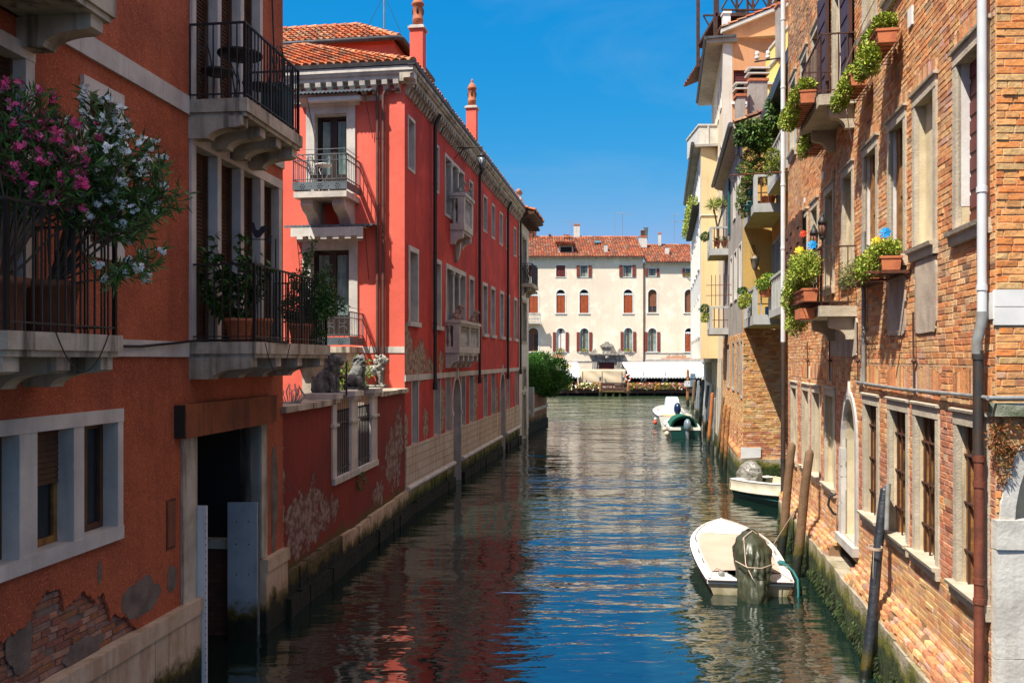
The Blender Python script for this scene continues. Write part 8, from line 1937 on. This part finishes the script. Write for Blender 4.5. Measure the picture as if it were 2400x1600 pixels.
b = MB(); V = [bo.P(-math.cos(math.pi * k / K) * .6, 2.4, .45 + math.sin(math.pi * k / K) * .5) for k in range(K + 1)]; b.raw(V, [tuple(range(K + 1))], 0); V = [bo.P(sg * max(0, t_[0] - .15), t_[1], .2) for t_ in top for sg in (-1, 1)]; b.raw(V, [(2 * i, 2 * i + 1, 2 * i + 3, 2 * i + 2) for i in range(len(top) - 1)], 0); b.build('interior', [M('brown_boat_interior', (.05, .02, .01), .8)], cb_)
def outboard(t, bo, x, ml, s_=1.0, z0=.42, yo=-.12):
    b = MB(); b.ball(bo.P(x, yo, z0 + .34 * s_), (.17 * s_, .24 * s_, .30 * s_), 0, seg=14, rings=10); b.ball(bo.P(x, yo + .02, z0 + .46 * s_), (.15 * s_, .2 * s_, .17 * s_), 0, seg=12, rings=8); b.tube([bo.P(x, yo - .02, z0 + .2 * s_), bo.P(x, yo - .06, -.3)], [.10 * s_, .06 * s_], 8); b.box
    m = b.build('outboard_motor', [mt[ml]], t); b = MB(); b.tube([bo.P(x - .08, yo + .2, z0 + .1), bo.P(x - .1, yo - .1, z0 - .1), bo.P(x - .02, yo - .2, -.05)], .02, 5); b.build('bracket', [mt['pipe_black']], m)
outboard(cb_, bo, .12, 'motor_grey', 1.1, .30)
for k, (x, y, z, ml, lb, r_) in enumerate(((-.98, .5, .42, 'buoy_cream', 'upper cream fender on the left side of the green canopy boat', .12), (-.88, .2, .22, 'buoy_cream', 'lower cream fender on the left side of the green canopy boat', .13))):
    t = thing('fender', lb, 'fender', bo.P(x, y, z), 'round fenders'); b = MB(); b.ball(bo.P(x, y, z), (r_, r_, r_ * 1.05), 0); b.build('ball', [mt[ml]], t); b = MB(); b.tube([bo.P(x, y, z + r_), bo.P(x + .12, y + .1, z + r_ + .16)], .02, 5); b.build('rope', [mt['motor_blue']], t)
# --- white motorboat with a console
bo = Boat((9.75, 50.9, 0), -R(5)); wb = thing('speedboat', 'white motorboat with a tall wrapped console and navy outboard, farthest of the moored boats', 'boat', (9.75, 50.9, 0))
top = boat_body(bo, wb, 6.0, 1.08, .6, .95, [mt['boat_white']], tran=.9); b = MB(); ringstrip(b, bo, top, -.03, -.03, -.1, .03, 1); ringstrip(b, bo, top, -.03, .22, .03, .06, 0); ringstrip(b, bo, top, .22, .24, .06, -.25, 0); b.build('gunwale', [mt['boat_white'], mt['motor_blue']], wb)
b = MB(); V = [bo.P(sg * max(0, t_[0] - .2), t_[1], t_[2] - .12) for t_ in top for sg in (-1, 1)]; b.raw(V, [(2 * i, 2 * i + 1, 2 * i + 3, 2 * i + 2) for i in range(len(top) - 1)], 0); b.build('deck', [mt['boat_white']], wb)
b = MB(); V = []
for z, hw, y0, y1 in ((.4, .46, 1.5, 2.6), (1.0, .44, 1.6, 2.55), (1.55, .38, 1.8, 2.45), (1.68, .32, 1.86, 2.35)):
    for x, y in ((-hw, y0), (hw, y0), (hw, y1), (-hw, y1)): V.append(bo.P(x, y, z))
b.raw(V, [(i * 4 + k, i * 4 + (k + 1) % 4, i * 4 + 4 + (k + 1) % 4, i * 4 + 4 + k) for i in range(3) for k in range(4)] + [(12, 13, 14, 15)], 0); b.build('console_cover', [M('pale_blue_cover', (.55, .64, .68), .6, (.48, .57, .62), 2, bump=.3)], wb, mods=None)
b = MB()
for x in (-.17, .17): q = bo.P(x, 1.80, 1.42); b.box(q.x - .06, q.x + .06, q.y - .02, q.y, q.z, q.z + .03, 0)
b.build('vent', [mt['motor_grey']], wb)
b = MB(); b.tube([bo.P(-.85, .35, .62), bo.P(-.3, .32, .62), bo.P(.85, .35, .62)], .10, 8); b.build('stern_cushion', [M('tan_cushion', (.62, .46, .26), .7)], wb); outboard(wb, bo, .12, 'motor_blue', 1.25, .62, .05)
t = thing('fender', 'white and red buoy floating at the left side of the speedboat', 'fender', bo.P(-1.2, -.3, .2), 'round fenders'); b = MB(); b.ball(bo.P(-1.22, -.3, .26), .13, 0); b.build('ball', [mt['buoy_red']], t); b = MB(); b.ball(bo.P(-1.20, -.2, .46), .09, 0); b.build('float', [mt['white']], t)
